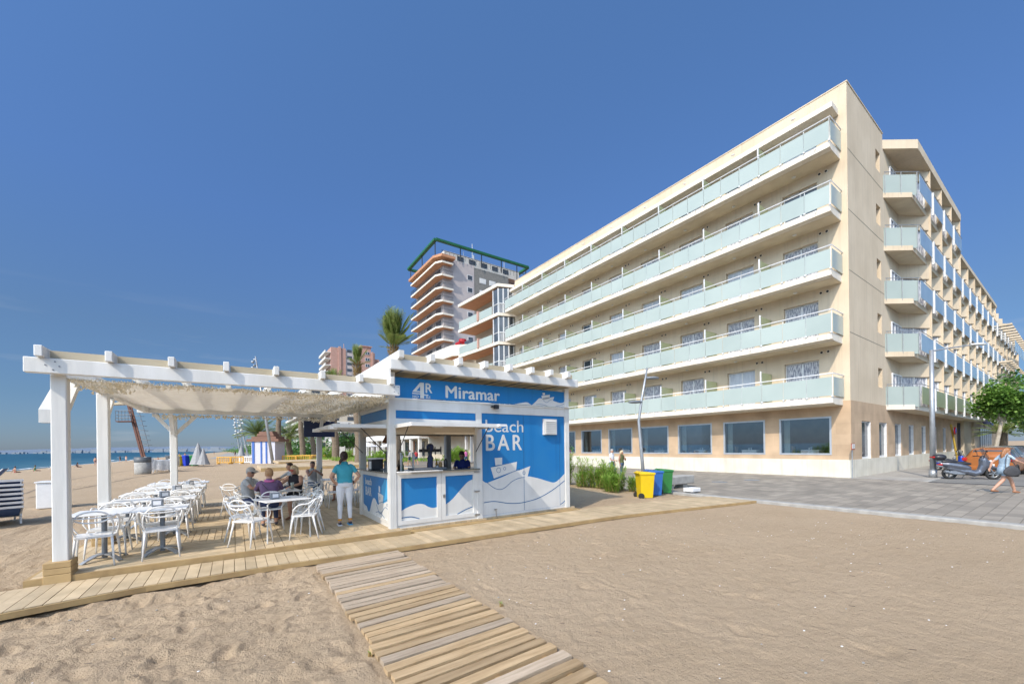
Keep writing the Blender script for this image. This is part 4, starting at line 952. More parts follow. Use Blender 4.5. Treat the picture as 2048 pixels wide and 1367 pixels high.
# counter fronts
FF=lambda u,v,d:(u,y0+.045-d,v)
def framed(name,xa,xb,hinge=False):
    f=kp(name,'white_alu',lambda b:(b.box(xa,xa+.1,y0+.01,y0+.075,.20,1.32),b.box(xb-.1,xb,y0+.01,y0+.075,.20,1.32),b.box(xa+.1,xb-.1,y0+.01,y0+.075,.20,.29),b.box(xa+.1,xb-.1,y0+.01,y0+.075,1.205,1.32)))
    kp('printed_panel','blue_vinyl',lambda b:b.box(xa+.1,xb-.1,y0+.045,y0+.07,.29,1.205),f); return f
c1=framed('counter_front',x0+.15,3.865); c2=framed('service_door',3.872,4.80)
wave([(2.93,.50),(3.1,.575),(3.3,.62),(3.45,.60),(3.55,.54),(3.66,.50),(3.765,.51)],.29,FF,.003,c1)
ln([(2.935,.35),(3.15,.355),(3.35,.29)],.02,FF,.003,.006,c1)
wave([(3.973,.54),(4.15,.65),(4.32,.81),(4.5,.98),(4.6,1.05),(4.698,1.085)],.29,FF,.003,c2)
ln([(4.28,.295),(4.5,.38),(4.69,.43)],.02,FF,.003,.006,c2)
kp('hinge','steel',lambda b:[b.box(4.72,4.86,y0-.015,y0-.0,z,z+.035) for z in (1.245,.78,.22)],c2)
kp('door_lock','steel',lambda b:b.box(3.90,3.95,y0-.02,y0+.009,.72,.79),c2)
# seaward counter side
FS=lambda u,v,d:(x0+.045-d,u,v)
c3=kp('counter_front','white_alu',lambda b:(b.box(x0+.01,x0+.075,y0+.15,y0+.20,.24,1.32),b.box(x0+.01,x0+.075,y1-.24,y1-.15,.24,1.32),b.box(x0+.01,x0+.075,y0+.20,y1-.24,.24,.30),b.box(x0+.01,x0+.075,y0+.20,y1-.24,1.21,1.32)))
kp('printed_panel','blue_vinyl',lambda b:b.box(x0+.045,x0+.07,y0+.20,y1-.24,.30,1.21),c3)
kp('printed_shape','light_blue_vinyl',lambda b:b.prism([(9.17,.85),(9.15,1.0),(9.02,1.08),(8.92,1.17),(8.64,1.17),(8.64,.75),(9.1,.6)],FS,0,.0025),c3)
wave([(8.64,.74),(8.9,.66),(9.3,.57),(9.48,.56),(9.66,.66),(9.8,.67),(9.95,.56),(10.15,.32),(10.3,.30),(10.42,.40),(10.55,.42),(10.70,.45)],.30,FS,.004,c3)
kp('printed_ship','vinyl_white',lambda b:(b.prism([(9.36,1.0),(9.27,.98),(9.27,.85),(9.36,.86)],FS,0,.006),b.prism([(9.42,.84),(9.02,.80),(9.08,.58),(9.36,.55)],FS,0,.006)),c3)
ln([(8.66,.76),(9.0,.67),(9.45,.58)],.012,FS,.005,.008,c3); ln([(8.66,.52),(8.9,.55),(9.1,.44),(9.3,.36),(9.45,.46),(9.55,.55)],.012,FS,.005,.008,c3); ln([(8.95,.31),(9.3,.40),(9.6,.36)],.014,FS,.005,.008,c3)
kp('porthole','line_blue',lambda b:(ringp(b,9.28,.72,.04,FS),ringp(b,8.75,.62,.03,FS)),c3)
text('lettering','beach',.235,(x0+.043,10.53,.965),RSEA,'vinyl_white',c3,.002,1.05)
text('lettering','BAR',.30,(x0+.043,10.52,.70),RSEA,'vinyl_white',c3,.008,.9,1.1)
kp('counter_top','dark_glass_top',lambda b:(b.bbox(x0-.12,x0+.45,y0+.10,y1-.12,1.325,1.35,.006),b.bbox(x0+.45,4.84,y0-.10,y0+.42,1.326,1.35,.006)))
kp('counter_top','tablecloth',lambda b:b.bbox(x0+.14,3.86,y0-.12,y0-.02,1.332,1.358,.006))
kp('back_counter','steel',lambda b:(b.box(x0+.6,6.2,y1-.75,y1-.16,.2,1.24),b.box(x0+.5,6.2,y1-.80,y1-.14,1.241,1.27)))
# raised flaps
def flap(name,fn,par=K0): return kp(name,'white_alu',fn,par)
f1=flap('serving_flap',lambda b:(b.box(2.80,4.86,7.44,8.42,2.335,2.365),b.box(2.80,4.86,7.44,7.47,2.29,2.335),b.box(2.80,2.83,7.47,8.42,2.29,2.335),b.box(4.83,4.86,7.47,8.42,2.29,2.335)))
kp('flap_handle','galv',lambda b:b.tube([(4.3,7.6,2.335),(4.3,7.6,2.28),(4.5,7.6,2.28),(4.5,7.6,2.335)],.01,6),f1)
kp('flap_lamp','white_plastic',lambda b:(b.box(3.3,3.5,7.50,7.62,2.27,2.33),b.box(4.78,4.98,7.38,7.50,2.31,2.36)),f1)
kp('gas_strut','black_plastic',lambda b:(b.tube([(2.88,8.45,1.75),(2.90,7.85,2.33)],.010,6),b.tube([(4.79,8.45,1.75),(4.80,7.85,2.33)],.010,6)),f1)
f2=flap('serving_flap',lambda b:(b.box(1.62,2.67,8.56,10.75,2.335,2.365),b.box(1.62,1.65,8.56,10.75,2.29,2.335),b.box(1.65,2.67,8.56,8.59,2.29,2.335),b.box(1.65,2.67,10.72,10.75,2.29,2.335)))
kp('flap_lamp','white_plastic',lambda b:(b.box(1.56,1.70,8.62,8.8,2.26,2.33),b.box(1.5,1.64,10.2,10.4,2.26,2.33)),f2)
kp('gas_strut','black_plastic',lambda b:(b.tube([(2.7,8.75,1.75),(2.15,8.72,2.33)],.010,6),b.tube([(2.7,10.65,1.75),(2.15,10.6,2.33)],.010,6)),f2)
# sign board
sg=kp('sign_board','blue_vinyl',lambda b:b.box(2.80,7.74,y0-.03,y0-.0,2.945,3.375))
FG=lambda u,v,d:(u,y0-.03-d,v)
text('lettering','Miramar',.395,(3.95,y0-.032,3.005),RX,'vinyl_white',sg,0,1.08,1.03,fat=.05)
kp('logo','vinyl_white',lambda b:(b.prism([(3.19,3.085),(3.37,3.30),(3.46,3.30),(3.46,2.955),(3.37,2.955),(3.37,3.085)],FG,0,.004),
    b.prism([(3.46,3.02),(3.56,3.02),(3.56,3.045),(3.46,3.045)],FG,0,.004),b.prism([(3.19,3.04),(3.37,3.04),(3.37,3.062),(3.19,3.062)],FG,0,.004)),sg)
kp('logo_cut','blue_vinyl',lambda b:b.prism([(3.285,3.11),(3.37,3.215),(3.37,3.11)],FG,.004,.006),sg)
text('lettering','R',.30,(3.475,y0-.032,3.085),RX,'vinyl_white',sg,.012,.95)
text('lettering','HO',.075,(3.19,y0-.032,2.962),RX,'vinyl_white',sg,.003,1.25); text('lettering','ELS',.075,(3.50,y0-.032,2.962),RX,'vinyl_white',sg,.003,1.0)
wave([(5.90,2.948),(6.1,2.99),(6.3,3.02),(6.4,2.985),(6.47,2.96),(6.6,3.05),(6.72,3.145),(6.85,3.15),(7.1,3.13),(7.3,3.09),(7.5,3.06),(7.65,3.12),(7.735,3.2)],2.947,FG,.003,sg)
kp('printed_ship','vinyl_white',lambda b:(b.prism([(6.84,3.30),(6.92,3.31),(6.92,3.25),(6.85,3.24)],FG,0,.004),b.prism([(6.80,3.22),(7.1,3.27),(7.08,3.17),(6.84,3.12)],FG,0,.004),b.prism([(6.8,3.13),(7.25,3.22),(7.2,3.1),(6.95,3.08)],FG,0,.004)),sg)
ln([(6.62,2.98),(6.8,2.99),(7.0,2.955)],.008,FG,.003,.006,sg); ln([(7.3,2.96),(7.55,3.02),(7.73,3.13)],.008,FG,.003,.006,sg); ln([(6.86,3.10),(6.98,3.05),(7.12,3.13),(7.22,3.14)],.007,FG,.004,.007,sg); ln([(6.85,3.16),(7.08,3.19)],.007,FG,.004,.007,sg)
# roof pergola above the sign
for (x,y) in ((2.66,8.36),(7.62,8.36),(2.66,10.8),(7.62,10.8)): kp('roof_post','white_wood',lambda b:b.bbox(x,x+.14,y,y+.12,2.936,3.47,.008))
for y in (8.02,10.85): kp('roof_beam','white_wood',lambda b:b.bbox(2.60,7.80,y,y+.09,3.47,3.675,.008))
rjx=[2.79,3.47,4.13,4.79,5.48,6.14,6.76,7.36,7.74]
for x in rjx[:8]: kp('roof_joist','white_wood',lambda b:b.add([(x-.05,7.90,3.70),(x+.05,7.90,3.70),(x+.05,7.90,3.84),(x-.05,7.90,3.84),(x-.05,7.97,3.678),(x+.05,7.97,3.678),(x-.05,11.3,3.678),(x+.05,11.3,3.678),(x+.05,11.3,3.84),(x-.05,11.3,3.84)],[(0,1,2,3),(0,4,5,1),(4,6,7,5),(3,2,8,9),(6,9,8,7),(0,3,9,6,4),(1,5,7,8,2)]))
kp('roof_fascia','cream_board',lambda b:[b.box(a+.055,c-.055,8.13,8.15,3.70,3.815) for a,c in zip(rjx,rjx[1:])])
kp('roof_side_board','white_wood',lambda b:b.box(2.60,2.635,8.12,10.84,3.20,3.69)); kp('roof_side_board','white_wood',lambda b:b.box(7.77,7.80,8.12,10.84,3.47,3.69))
kp('ceiling_sheet','cream_board',lambda b:b.box(2.64,7.76,8.12,10.84,3.50,3.512))
kp('ceiling_bar','grey_metal',lambda b:[b.box(2.9+i*.62,2.925+i*.62,8.13,10.83,3.475,3.499) for i in range(8)])
b=MB()
for i in range(260): flake(b,random.uniform(6.9,7.6),random.uniform(8.6,9.6),3.46-random.random()*.08,.06)
o=obj('netting_fringe',b,'net_leaf',K0); o['kind']='stuff'
# ---------------------------------------------------------------- things in the bar
t=thing('till_screen','black tilted till screen standing on the seaward end of the counter','screen',(3.0,9.65,1.35))
b=MB(); b.obox((3.0,9.65,1.66),(.35,1,0),(0,0,1),(1,-.3,.4),.19,.14,.015); obj('screen',b,'black_plastic',t)
b=MB(); b.box(2.95,3.05,9.6,9.7,1.35,1.56); b.box(2.88,3.14,9.53,9.79,1.351,1.37); obj('stand',b,'grey_metal',t)
t=thing('menu_box','small white box with a dark front and a menu sheet beside the till screen','box',(2.75,10.0,1.35))
b=MB(); b.bbox(2.68,2.95,9.75,10.1,1.352,1.60,.01); obj('case',b,'black_plastic',t); b=MB(); b.box(2.66,2.97,9.73,10.12,1.602,1.63); b.box(2.664,2.679,9.80,9.95,1.37,1.55); obj('cover',b,'white_plastic',t)
for i,x in enumerate((3.08,3.36)):
    t=thing('beer_tap_column','slim chrome tap column %s on the bar counter'%('next to the corner post','between the corner post and the tall dispenser'),'tap',(x,8.8,1.35)) if 0 else thing('beer_tap_column',['slim chrome tap column nearest the kiosk corner post','second chrome tap column, left of the dark dispenser'][i].replace('left of','beside'),'tap',(x,8.85,1.35))
    b=MB(); b.cyl((x,8.85),.025,1.35,1.76,10); obj('column',b,'steel',t)
    b=MB(); b.tube([(x,8.84,1.70),(x,8.76,1.70),(x,8.75,1.63)],.011,6); b.tube([(x,8.80,1.71),(x,8.78,1.79)],.012,6); obj('spout',b,'steel',t)
t=thing('drinks_dispenser','tall dark blue beer tower with a row of black taps on the bar counter','dispenser',(3.78,8.85,1.35))
b=MB(); b.lathe([(.10,1.35),(.10,1.38),(.06,1.42),(.065,1.58),(.075,1.62),(.04,1.68),(.05,1.78),(.085,1.84),(.085,1.90),(.05,1.95),(.0,1.96)],(3.78,8.85,0),16); obj('tower',b,'navy_cloth',t,smooth=True)
b=MB(); b.box(3.52,4.05,8.80,8.9,1.76,1.83); obj('tap_bar',b,'black_plastic',t)
for i in range(4): b=MB(); xx=3.56+i*.145; b.tube([(xx,8.79,1.79),(xx,8.72,1.78),(xx,8.71,1.70)],.014,6); b.tube([(xx,8.74,1.80),(xx,8.72,1.88)],.013,6); obj('tap',b,'black_plastic',t)
b=MB(); b.bbox(3.3,4.1,8.62,9.05,1.352,1.40,.01); tag(obj('drip_tray',b,'grey_metal'),'dark drip tray lying under the beer tower on the counter','tray')
for i,(x,m_,h,lb) in enumerate([(4.08,'tan_chair',.17,'pink tinted jar on the bar right beside the beer tower'),(4.22,'black_plastic',.24,'black pepper mill near the grey middle post of the bar'),(4.0,'steel',.1,'short steel shaker in front of the pink tinted jar')]):
    b=MB(); b.lathe([(.04,0),(.05,h*.3),(.045,h*.8),(.02,h),(0,h)],(x,8.95,1.352),12); tag(obj('bar_jar',b,m_,smooth=True),lb,'jar')
for i,(x,y,h,m_) in enumerate([(3.5,10.25,.28,'bottle_glass'),(3.62,10.3,.24,'green_cloth'),(4.3,10.2,.30,'bottle_glass'),(4.42,10.28,.22,'white_plastic'),(4.55,10.22,.27,'beer')]):
    b=MB(); b.lathe([(.036,0),(.036,h*.55),(.014,h*.75),(.014,h),(0,h)],(x,y,1.272),10); tag(obj('bottle',b,m_,smooth=True),['dark bottle','green bottle','tall brown bottle','white bottle','amber bottle'][i]+' on the back counter inside the kiosk','bottle','bottles on the back counter')
t=thing('pendant_lamp','brown cone pendant lamp hanging inside the seaward opening of the kiosk','lamp',(3.3,10.6,2.3))
b=MB(); b.lathe([(.03,2.22),(.04,2.16),(.13,2.0),(.125,2.0),(.03,2.15)],(3.3,10.6,0),14); obj('lamp_shade',b,'sandal',t); b=MB(); b.tube([(3.3,10.6,2.2),(3.3,10.6,2.9)],.006,5); obj('cord',b,'black_plastic',t)
# cafe television on the rear post
t=thing('television','flat dark television mounted on the rear pergola post','television',(2.36,14.7,2.5))
b=MB(); b.bbox(1.86,2.80,14.62,14.67,2.27,2.80,.01); obj('screen',b,'navy_cloth',t); b=MB(); b.box(2.28,2.42,14.67,14.82,2.45,2.6); obj('wall_bracket',b,'grey_metal',t)
# ================================================================ CHAIRS AND TABLES
def armchair():
    t=thing('armchair','tmp','chair',(0,0,0))
    b=MB(); b.add([(-.20,-.19,.45),(.20,-.19,.45),(.235,.0,.455),(.215,.20,.46),(-.215,.20,.46),(-.235,.0,.455),(-.20,-.19,.425),(.20,-.19,.425),(.235,.0,.43),(.215,.20,.43),(-.215,.20,.43),(-.235,.0,.43)],
        [(0,1,2,3,4,5),(11,10,9,8,7,6)]+[(i,6+i,6+(i+1)%6,(i+1)%6) for i in range(6)]); obj('seat',b,'white_plastic',t)
    for sx in (-1,1):
        b=MB(); b.tube([(sx*.205,.17,.445),(sx*.225,.20,.3),(sx*.245,.24,0)],[.019,.017,.011],6); obj('leg',b,'white_plastic',t,smooth=True)
        b=MB(); b.tube([(sx*.19,-.16,.445),(sx*.20,-.19,.3),(sx*.225,-.26,0)],[.019,.017,.011],6); obj('leg',b,'white_plastic',t,smooth=True)
    def sym(p): return [(-x,y,z) for x,y,z in p]+[(x,y,z) for x,y,z in reversed(p) if abs(x)>1e-6]
    def band(pts,r=.0125): b=MB(); b.tube(cat(sym(pts),3),r,6,flat=.75); return b
    b=band([(.19,-.14,.45),(.215,-.20,.56),(.20,-.25,.70),(.13,-.28,.80),(0,-.29,.83)]); o=obj('backrest',b,'white_plastic',t,smooth=True)
    b=band([(.215,.17,.46),(.27,.16,.56),(.285,.06,.66),(.28,-.10,.68),(.255,-.22,.765),(.20,-.25,.72),(.11,-.275,.675),(0,-.285,.665)]); obj('armrest',b,'white_plastic',t,smooth=True)
    b=band([(.22,.05,.455),(.26,-.06,.55),(.275,-.17,.68),(.262,-.225,.76),(.19,-.27,.74),(.09,-.285,.735),(0,-.29,.735)]); obj('backrest',b,'white_plastic',t,smooth=True)
    return t
def pedestal_table():
    t=thing('cafe_table','tmp','table',(0,0,0))
    b=MB(); b.bbox(-.35,.35,-.35,.35,.735,.76,.008); obj('tabletop',b,'white_plastic',t)
    b=MB(); b.cyl((0,0),.035,.03,.735,12); b.box(-.12,.12,-.12,.12,.715,.734); obj('pedestal',b,'grey_metal',t)
    for a in range(4):
        a_=a*math.pi/2+.785; d=Vector((math.cos(a_),math.sin(a_),0)); b=MB()
        P_=[Vector((0,0,.09)),d*.12+Vector((0,0,.085)),d*.25+Vector((0,0,.035)),d*.31+Vector((0,0,.0))]
        for p,q in zip(P_,P_[1:]): b.beam(p,q,.07,.018)
        obj('foot',b,'galv',t)
    return t
def leg_table():
    t=thing('cafe_table','tmp','table',(0,0,0))
    b=MB(); b.bbox(-.4,.4,-.4,.4,.735,.755,.008); obj('tabletop',b,'white_plastic',t)
    for sx in(-1,1):
        for sy in(-1,1): b=MB(); b.tube([(sx*.3,sy*.3,.735),(sx*.36,sy*.36,.7),(sx*.375,sy*.375,0)],.014,6); obj('leg',b,'white_paint',t)
    return t
def holder():
    t=thing('napkin_holder','tmp','napkin holder',(0,0,0))
    b=MB(); b.bbox(-.075,.075,-.055,.055,0,.125,.008); obj('case',b,'grey_metal',t); b=MB(); b.box(-.05,.05,-.058,-.0555,.03,.10); b.box(-.07,.07,-.05,.05,.1255,.131); obj('napkins',b,'white_cloth',t); return t
ch=armchair(); pt=pedestal_table(); lt=leg_table(); nh=holder(); reg(None)
uc,up,ul,un=[False],[False],[False],[False]; Z=.152
rows=[8.92,10.62,12.3,13.95,15.6]; rn_=['first','second','third','fourth','fifth']
G1='white armchairs round the tables in the seaward rows'
for i,y in enumerate(rows):
    for j,x in enumerate((-1.72,-1.02)):
        side=('seaward','walkway side')[j]
        place(pt,up,(x,y,Z),0,'white square table on a grey pedestal, %s row, %s from the camera'%(side,rn_[i]),'pedestal tables in the seaward rows')
        jit=lambda s: random.uniform(-s,s)
        place(ch,uc,(x+jit(.03)-(.03 if j==0 else 0),y-.28+jit(.03),Z),jit(.12),'white armchair, back to the camera, at the %s table of the %s row'%(rn_[i],side),G1)
        place(ch,uc,(x+jit(.04)-.02,y+.34+jit(.04),Z),math.pi+jit(.15),'white armchair facing the camera beyond the %s table of the %s row'%(rn_[i],side),G1)
    if i<4: place(nh,un,(-1.1+.1*math.sin(i*5),y+.18,Z+.762),.3*i,'grey napkin holder on the %s table from the camera in the seaward rows'%rn_[i],'napkin holders')
def face(x,y,dx,dy): return (x,y,Z),math.atan2(-dx,dy)
G2='white armchairs round the occupied tables'
for (x,y,dx,dy,lb) in [(.22,8.66,.7,.72,'near the deck edge, back to the camera, beside the empty four legged table'),(1.12,8.72,-.95,.3,'beside the empty four legged table, opened towards the sea'),(1.22,9.35,-.95,-.3,'behind the empty four legged table on its kiosk side'),(.12,9.35,.9,-.2,'beyond the empty four legged table on its seaward side'),
    (.62,10.1,.0,1,'under the woman in the purple top'),(.28,11.15,.85,-.3,'under the man with the cap'),(1.25,11.55,-.6,-.8,'under the blonde woman in black'),(1.42,10.75,-1,.1,'empty at the kiosk side of the group table'),
    (1.32,14.0,-1,.1,'under the man in the grey shirt behind the blonde woman'),(0.0,13.1,.5,.8,'empty at the back, seen past the man with the cap'),(.45,14.3,.1,-1,'empty at the far rear of the deck'),
    (1.85,12.75,.5,.85,'first of three in front of the woman drinking beer'),(2.45,12.7,.1,1,'second of three in front of the woman drinking beer'),(3.05,12.9,-.4,.9,'third of three in front of the woman drinking beer, beside the kiosk'),(2.16,14.95,.3,-.9,'under the woman drinking beer'),(3.05,14.6,-.6,-.7,'under the woman half hidden by the waitress'),(3.5,13.6,-1,0,'behind the seaward counter of the kiosk')]:
    l,r=face(x,y,dx,dy); place(ch,uc,l,r,'white armchair %s'%lb,G2)
place(lt,ul,(.74,8.98,Z),R(14),'empty white square table on four thin legs near the deck edge')
place(lt,ul,(.85,10.9,Z),R(4),'white four legged table with the seated group around it')
place(lt,ul,(.6,13.6,Z),R(10),'white four legged table at the rear seaward side, beside the man in grey')
place(lt,ul,(2.6,13.75,Z),R(-8),'white four legged table in front of the woman drinking beer')
place(nh,un,(.62,8.98,Z+.757),.2,'grey napkin holder on the empty four legged table','napkin holders')
place(nh,un,(2.75,13.7,Z+.757),.5,'grey napkin holder on the rear table by the kiosk','napkin holders')
def beer(x,y,z,lb):
    t=thing('beer_glass',lb,'glass',(x,y,z)); b=MB(); b.lathe([(.03,0),(.036,.12),(.036,.12),(0,.12)],(x,y,z+.008),12); obj('beer',b,'beer',t,smooth=True); b=MB(); b.lathe([(.0,0),(.033,.0),(.041,.165),(.039,.165),(.031,.008),(0,.008)],(x,y,z),12); obj('glass',b,'clear_glass',t,smooth=True)
    b=MB(); b.cyl((x,y),.036,z+.129,z+.15,12); obj('foam',b,'white_paint',t)
beer(1.12,10.9,Z+.757,'half full beer glass in front of the blonde woman')
beer(2.3,14.25,Z+.95,'beer glass held up by the woman at the rear table')
for (x,y,lb) in [(.72,11.0,'white plate in the middle of the group table'),(.95,10.65,'white saucer near the purple top woman')]:
    b=MB(); b.lathe([(.06,0),(.11,.015),(.105,.018),(0,.006)],(x,y,Z+.757),16); tag(obj('plate',b,'white_plastic'),lb,'plate')
# ================================================================ PEOPLE
def limb(b,pts,rs,n=10,fl=1):
    # capsule-ended tapered tube
    P=[Vector(p) for p in pts]; d0=(P[0]-P[1]).normalized(); d1=(P[-1]-P[-2]).normalized()
    Q=[P[0]+d0*rs[0]*.9,P[0]+d0*rs[0]*.6]+P+[P[-1]+d1*rs[-1]*.6,P[-1]+d1*rs[-1]*.9]; rr=[rs[0]*.35,rs[0]*.8]+list(rs)+[rs[-1]*.8,rs[-1]*.35]
    b.tube(Q,rr,n,flat=fl)
def torso(b,secs,lat):
    # secs: (center, half width, half depth); lat = lateral unit vector
    lat=Vector(lat).normalized(); vs=[];n=16;k=len(secs)
    for i,(c,rx,ry) in enumerate(secs):
        t=(Vector(secs[min(i+1,k-1)][0])-Vector(secs[max(i-1,0)][0])).normalized(); f=t.cross(lat).normalized()
        for j in range(n):
            a=2*math.pi*j/n; ca,sa=math.cos(a),math.sin(a); vs.append(Vector(c)+lat*rx*math.copysign(abs(ca)**.85,ca)+f*ry*math.copysign(abs(sa)**.85,sa))
    fs=[tuple(range(n)),tuple(reversed(range((k-1)*n,k*n)))]
    for i in range(k-1):
        for j in range(n): fs.append((i*n+j,(i+1)*n+j,(i+1)*n+(j+1)%n,i*n+(j+1)%n))
    b.add(vs,fs)
def remeshed(name,b,vox,smooth=2):
    me=bpy.data.meshes.new(name); me.from_pydata([tuple(v) for v in b.v],[],b.f); o=bpy.data.objects.new(name,me); C.objects.link(o)
    m=o.modifiers.new('r','REMESH'); m.mode='VOXEL'; m.voxel_size=vox
    s=o.modifiers.new('s','SMOOTH'); s.iterations=smooth; s.factor=.5
    dg=bpy.context.evaluated_depsgraph_get(); dg.update(); me2=bpy.data.meshes.new_from_object(o.evaluated_get(dg)); bpy.data.objects.remove(o); bpy.data.meshes.remove(me)
    me2.name=name; return me2
def hand(b,wr,dr,pn,side,curl=.5,s=1):
    """palm and five separate bent fingers; dr: wrist to finger direction, pn: palm normal"""
    dr=Vector(dr).normalized(); pn=Vector(pn); pn=(pn-dr*pn.dot(dr)).normalized(); w_=dr.cross(pn)*side; wr=Vector(wr)
    c=wr+dr*.045*s; b.ell(c,.04*s,.04*s,.04*s,8,6,rot=Matrix((w_,dr,pn)).transposed()@Matrix.Diagonal((.95,1.25,.42)))
    for i,(off,ln_) in enumerate(((-.030,.068),(-.010,.078),(.010,.073),(.029,.058))):
        p=wr+dr*.085*s+w_*off*s; q=p+(dr*math.cos(curl*.6)+pn*math.sin(curl*.6))*ln_*.5*s; r_=q+(dr*math.cos(curl*1.7)+pn*math.sin(curl*1.7))*ln_*.5*s
        limb(b,[p-dr*.02*s,p,q,r_],[.009*s,.0088*s,.008*s,.007*s],6)
    p=wr+dr*.03*s-w_*.034*s; q=p+(dr*.6-w_*.7+pn*.3).normalized()*.035*s; r_=q+(dr*.9-w_*.1+pn*.4).normalized()*.03*s
    limb(b,[p,q,r_],[.011*s,.0095*s,.008*s],6)
def person(label,loc,yaw,J,cl,hair='short',hairm='hair_dark',vox=.014,skin='skin',group=None,s=1,face=True,extra=None,vis_hands=True,build=1.0,category='person'):
    """J joints in a frame facing +y; cl regions -> material names"""
    t=thing('person',label,category,loc,yaw,group); t.scale=(s,)*3
    b=MB(); W=build
    pel,che,nek,hd=[Vector(J[k]) for k in('pelvis','chest','neck','head')]
    lat=Vector(J.get('lat',(1,0,0))).normalized(); lat2=Vector(J.get('lat2',lat)).normalized()
    up=(nek-pel).normalized(); mid=pel.lerp(che,.45)
    torso(b,[(pel-up*.07,.10*W,.08*W),(pel-up*.03,.155*W,.11*W),(pel+up*.05,.16*W,.115*W),(mid,.135*W,.10*W),(che-up*.05,.15*W,.11*W),(che+up*.05,.165*W,.11*W),(che+up*.12,.155*W,.085*W),(nek-up*.035,.085,.06),(nek,.055,.052),(nek.lerp(hd,.3),.05,.05)],lat)
    bones=[(pel-up*.06,pel-up*.0,.14,'hip'),(pel+up*.10,che+up*.1,.145,'top'),(nek-up*.03,nek+up*.04,.05,'neck')]
    hup=Vector(J.get('hup',(0,0,1))).normalized(); hf=Vector(J.get('look',(0,1,0))).normalized(); hx=hf.cross(hup).normalized(); hup=hx.cross(hf).normalized(); HR=Matrix((hx,hf,hup)).transposed()
    b.ell(hd,.072,.088,.112,14,10,rot=HR); b.ell(hd+HR@Vector((0,.02,-.055)),.055,.062,.06,12,8,rot=HR)
    if face:
        b.ell(hd+HR@Vector((0,.092,-.02)),.013,.018,.024,8,6,rot=HR)
        for sx in(-1,1): b.ell(hd+HR@Vector((sx*.074,-.005,-.015)),.010,.018,.028,8,6,rot=HR)
    limb(b,[nek-up*.03,hd-hup*.05],[.052,.05])
    bones+=[(hd,hd+hup*.02,.09,'skin'),(nek,hd-hup*.05,.05,'skin')]
    for sd,sx in (('l',-1),('r',1)):
        sh,elb,wr=[Vector(J[k+sd]) for k in('sh','el','wr')]
        limb(b,[sh-lat2*sx*.02,sh+(elb-sh)*.12,(sh+elb)/2,elb,elb.lerp(wr,.35),wr],[.052*W,.050*W,.043*W,.036,.036,.024])
        bones+=[(sh,sh.lerp(elb,.55),.045,'sleeve'),(sh.lerp(elb,.55),elb,.04,'arm'),(elb,wr,.03,'fore')]
        dr=Vector(J.get('hd'+sd,wr-elb)); pn=Vector(J.get('pn'+sd,(-sx,0,0)))
        if vis_hands: hand(b,wr,dr,pn,sx,J.get('curl',.6))
        else: limb(b,[wr,wr+dr.normalized()*.12],[.026,.02],6,fl=.6)
        bones.append((wr,wr+dr.normalized()*.16,.03,'skin'))
        hp,kn,an=[Vector(J[k+sd]) for k in('hp','kn','an')]
        limb(b,[hp,hp.lerp(kn,.25),kn,kn.lerp(an,.3),an],[.088*W,.082*W,.055,.056,.036])
        bones+=[(hp,hp.lerp(kn,.5),.08,'thigh'),(hp.lerp(kn,.5),kn,.06,'knee'),(kn,kn.lerp(an,.72),.05,'shin'),(kn.lerp(an,.72),an,.035,'ankle')]
        fd=Vector(J.get('ft'+sd,(0,1,0))).normalized(); limb(b,[an+Vector((0,0,-.035))-fd*.03,an+Vector((0,0,-.045))+fd*.08,an+Vector((0,0,-.055))+fd*.155],[.038,.036,.026],8,)
        bones.append((an+Vector((0,0,-.045))-fd*.03,an+Vector((0,0,-.05))+fd*.16,.035,'foot'))
    me=remeshed('body',b,vox)
    names=[]; col=lambda r: cl.get(r,skin if r in('neck','skin','arm','fore','sleeve','shin','ankle','foot','knee','thigh') else 'white_cloth')
    for r in ('hip','top','neck','skin','sleeve','arm','fore','thigh','knee','shin','ankle','foot'):
        if col(r) not in names: names.append(col(r))
    for n_ in names: me.materials.append(M[n_])
    nf=len(me.polygons); ctr=np.empty(nf*3); me.polygons.foreach_get('center',ctr); ctr=ctr.reshape(-1,3); best=np.full(nf,9.); idx=np.zeros(nf,int)
    for a,c,r_,rg in bones:
        a=np.array(a);c=np.array(c);d=c-a; tt=np.clip(((ctr-a)@d)/max(d@d,1e-9),0,1); ds=np.linalg.norm(ctr-(a+tt[:,None]*d),axis=1)-r_; m_=ds<best; best[m_]=ds[m_]; idx[m_]=names.index(col(rg))
    me.polygons.foreach_set('material_index',idx.astype(np.int32)); me.polygons.foreach_set('use_smooth',[True]*nf)
    o=bpy.data.objects.new('body',me); C.objects.link(o); o.parent=t
    T=lambda x,y,z: hd+HR@Vector((x,y,z))
    if face:
        g=MB()
        for sx in(-1,1): g.ell(T(sx*.030,.081,.012),.012,.006,.007,8,5,rot=HR)
        g.tube([T(-.022,.083,-.062),T(0,.088,-.064),T(.022,.083,-.062)],.004,5,1); oo=obj('face_detail',g,['hair_dark','pink_cloth'],t,local=True)
    if hair:
        g=MB(); g.ell(T(0,-.014,.022),.081,.094,.108,16,10,rot=HR)
        vs=[]
        for v in g.v:
            q=HR.transposed()@(Vector(v)-hd)
            if q.y>.02 and q.z<.055: q=Vector((q.x*.82,min(q.y,.055),q.z))      # clear of the face
            if q.z<-.04: q=Vector((q.x*(.85 if q.y>-.02 else 1),min(q.y,-.01),q.z))
            q+=q.normalized()*float(noise.noise(q*30))*.006; vs.append(tuple(hd+HR@q))
        g.v=vs
        if hair=='bun': (g.ell(T(0,-.12,.0),.055,.06,.06,10,8),limb(g,[T(0,-.13,-.02),T(-.05,-.15,-.09),T(-.07,-.14,-.15)],[.04,.035,.012],8),g.ell(T(0,-.03,.03),.086,.096,.11,14,9))
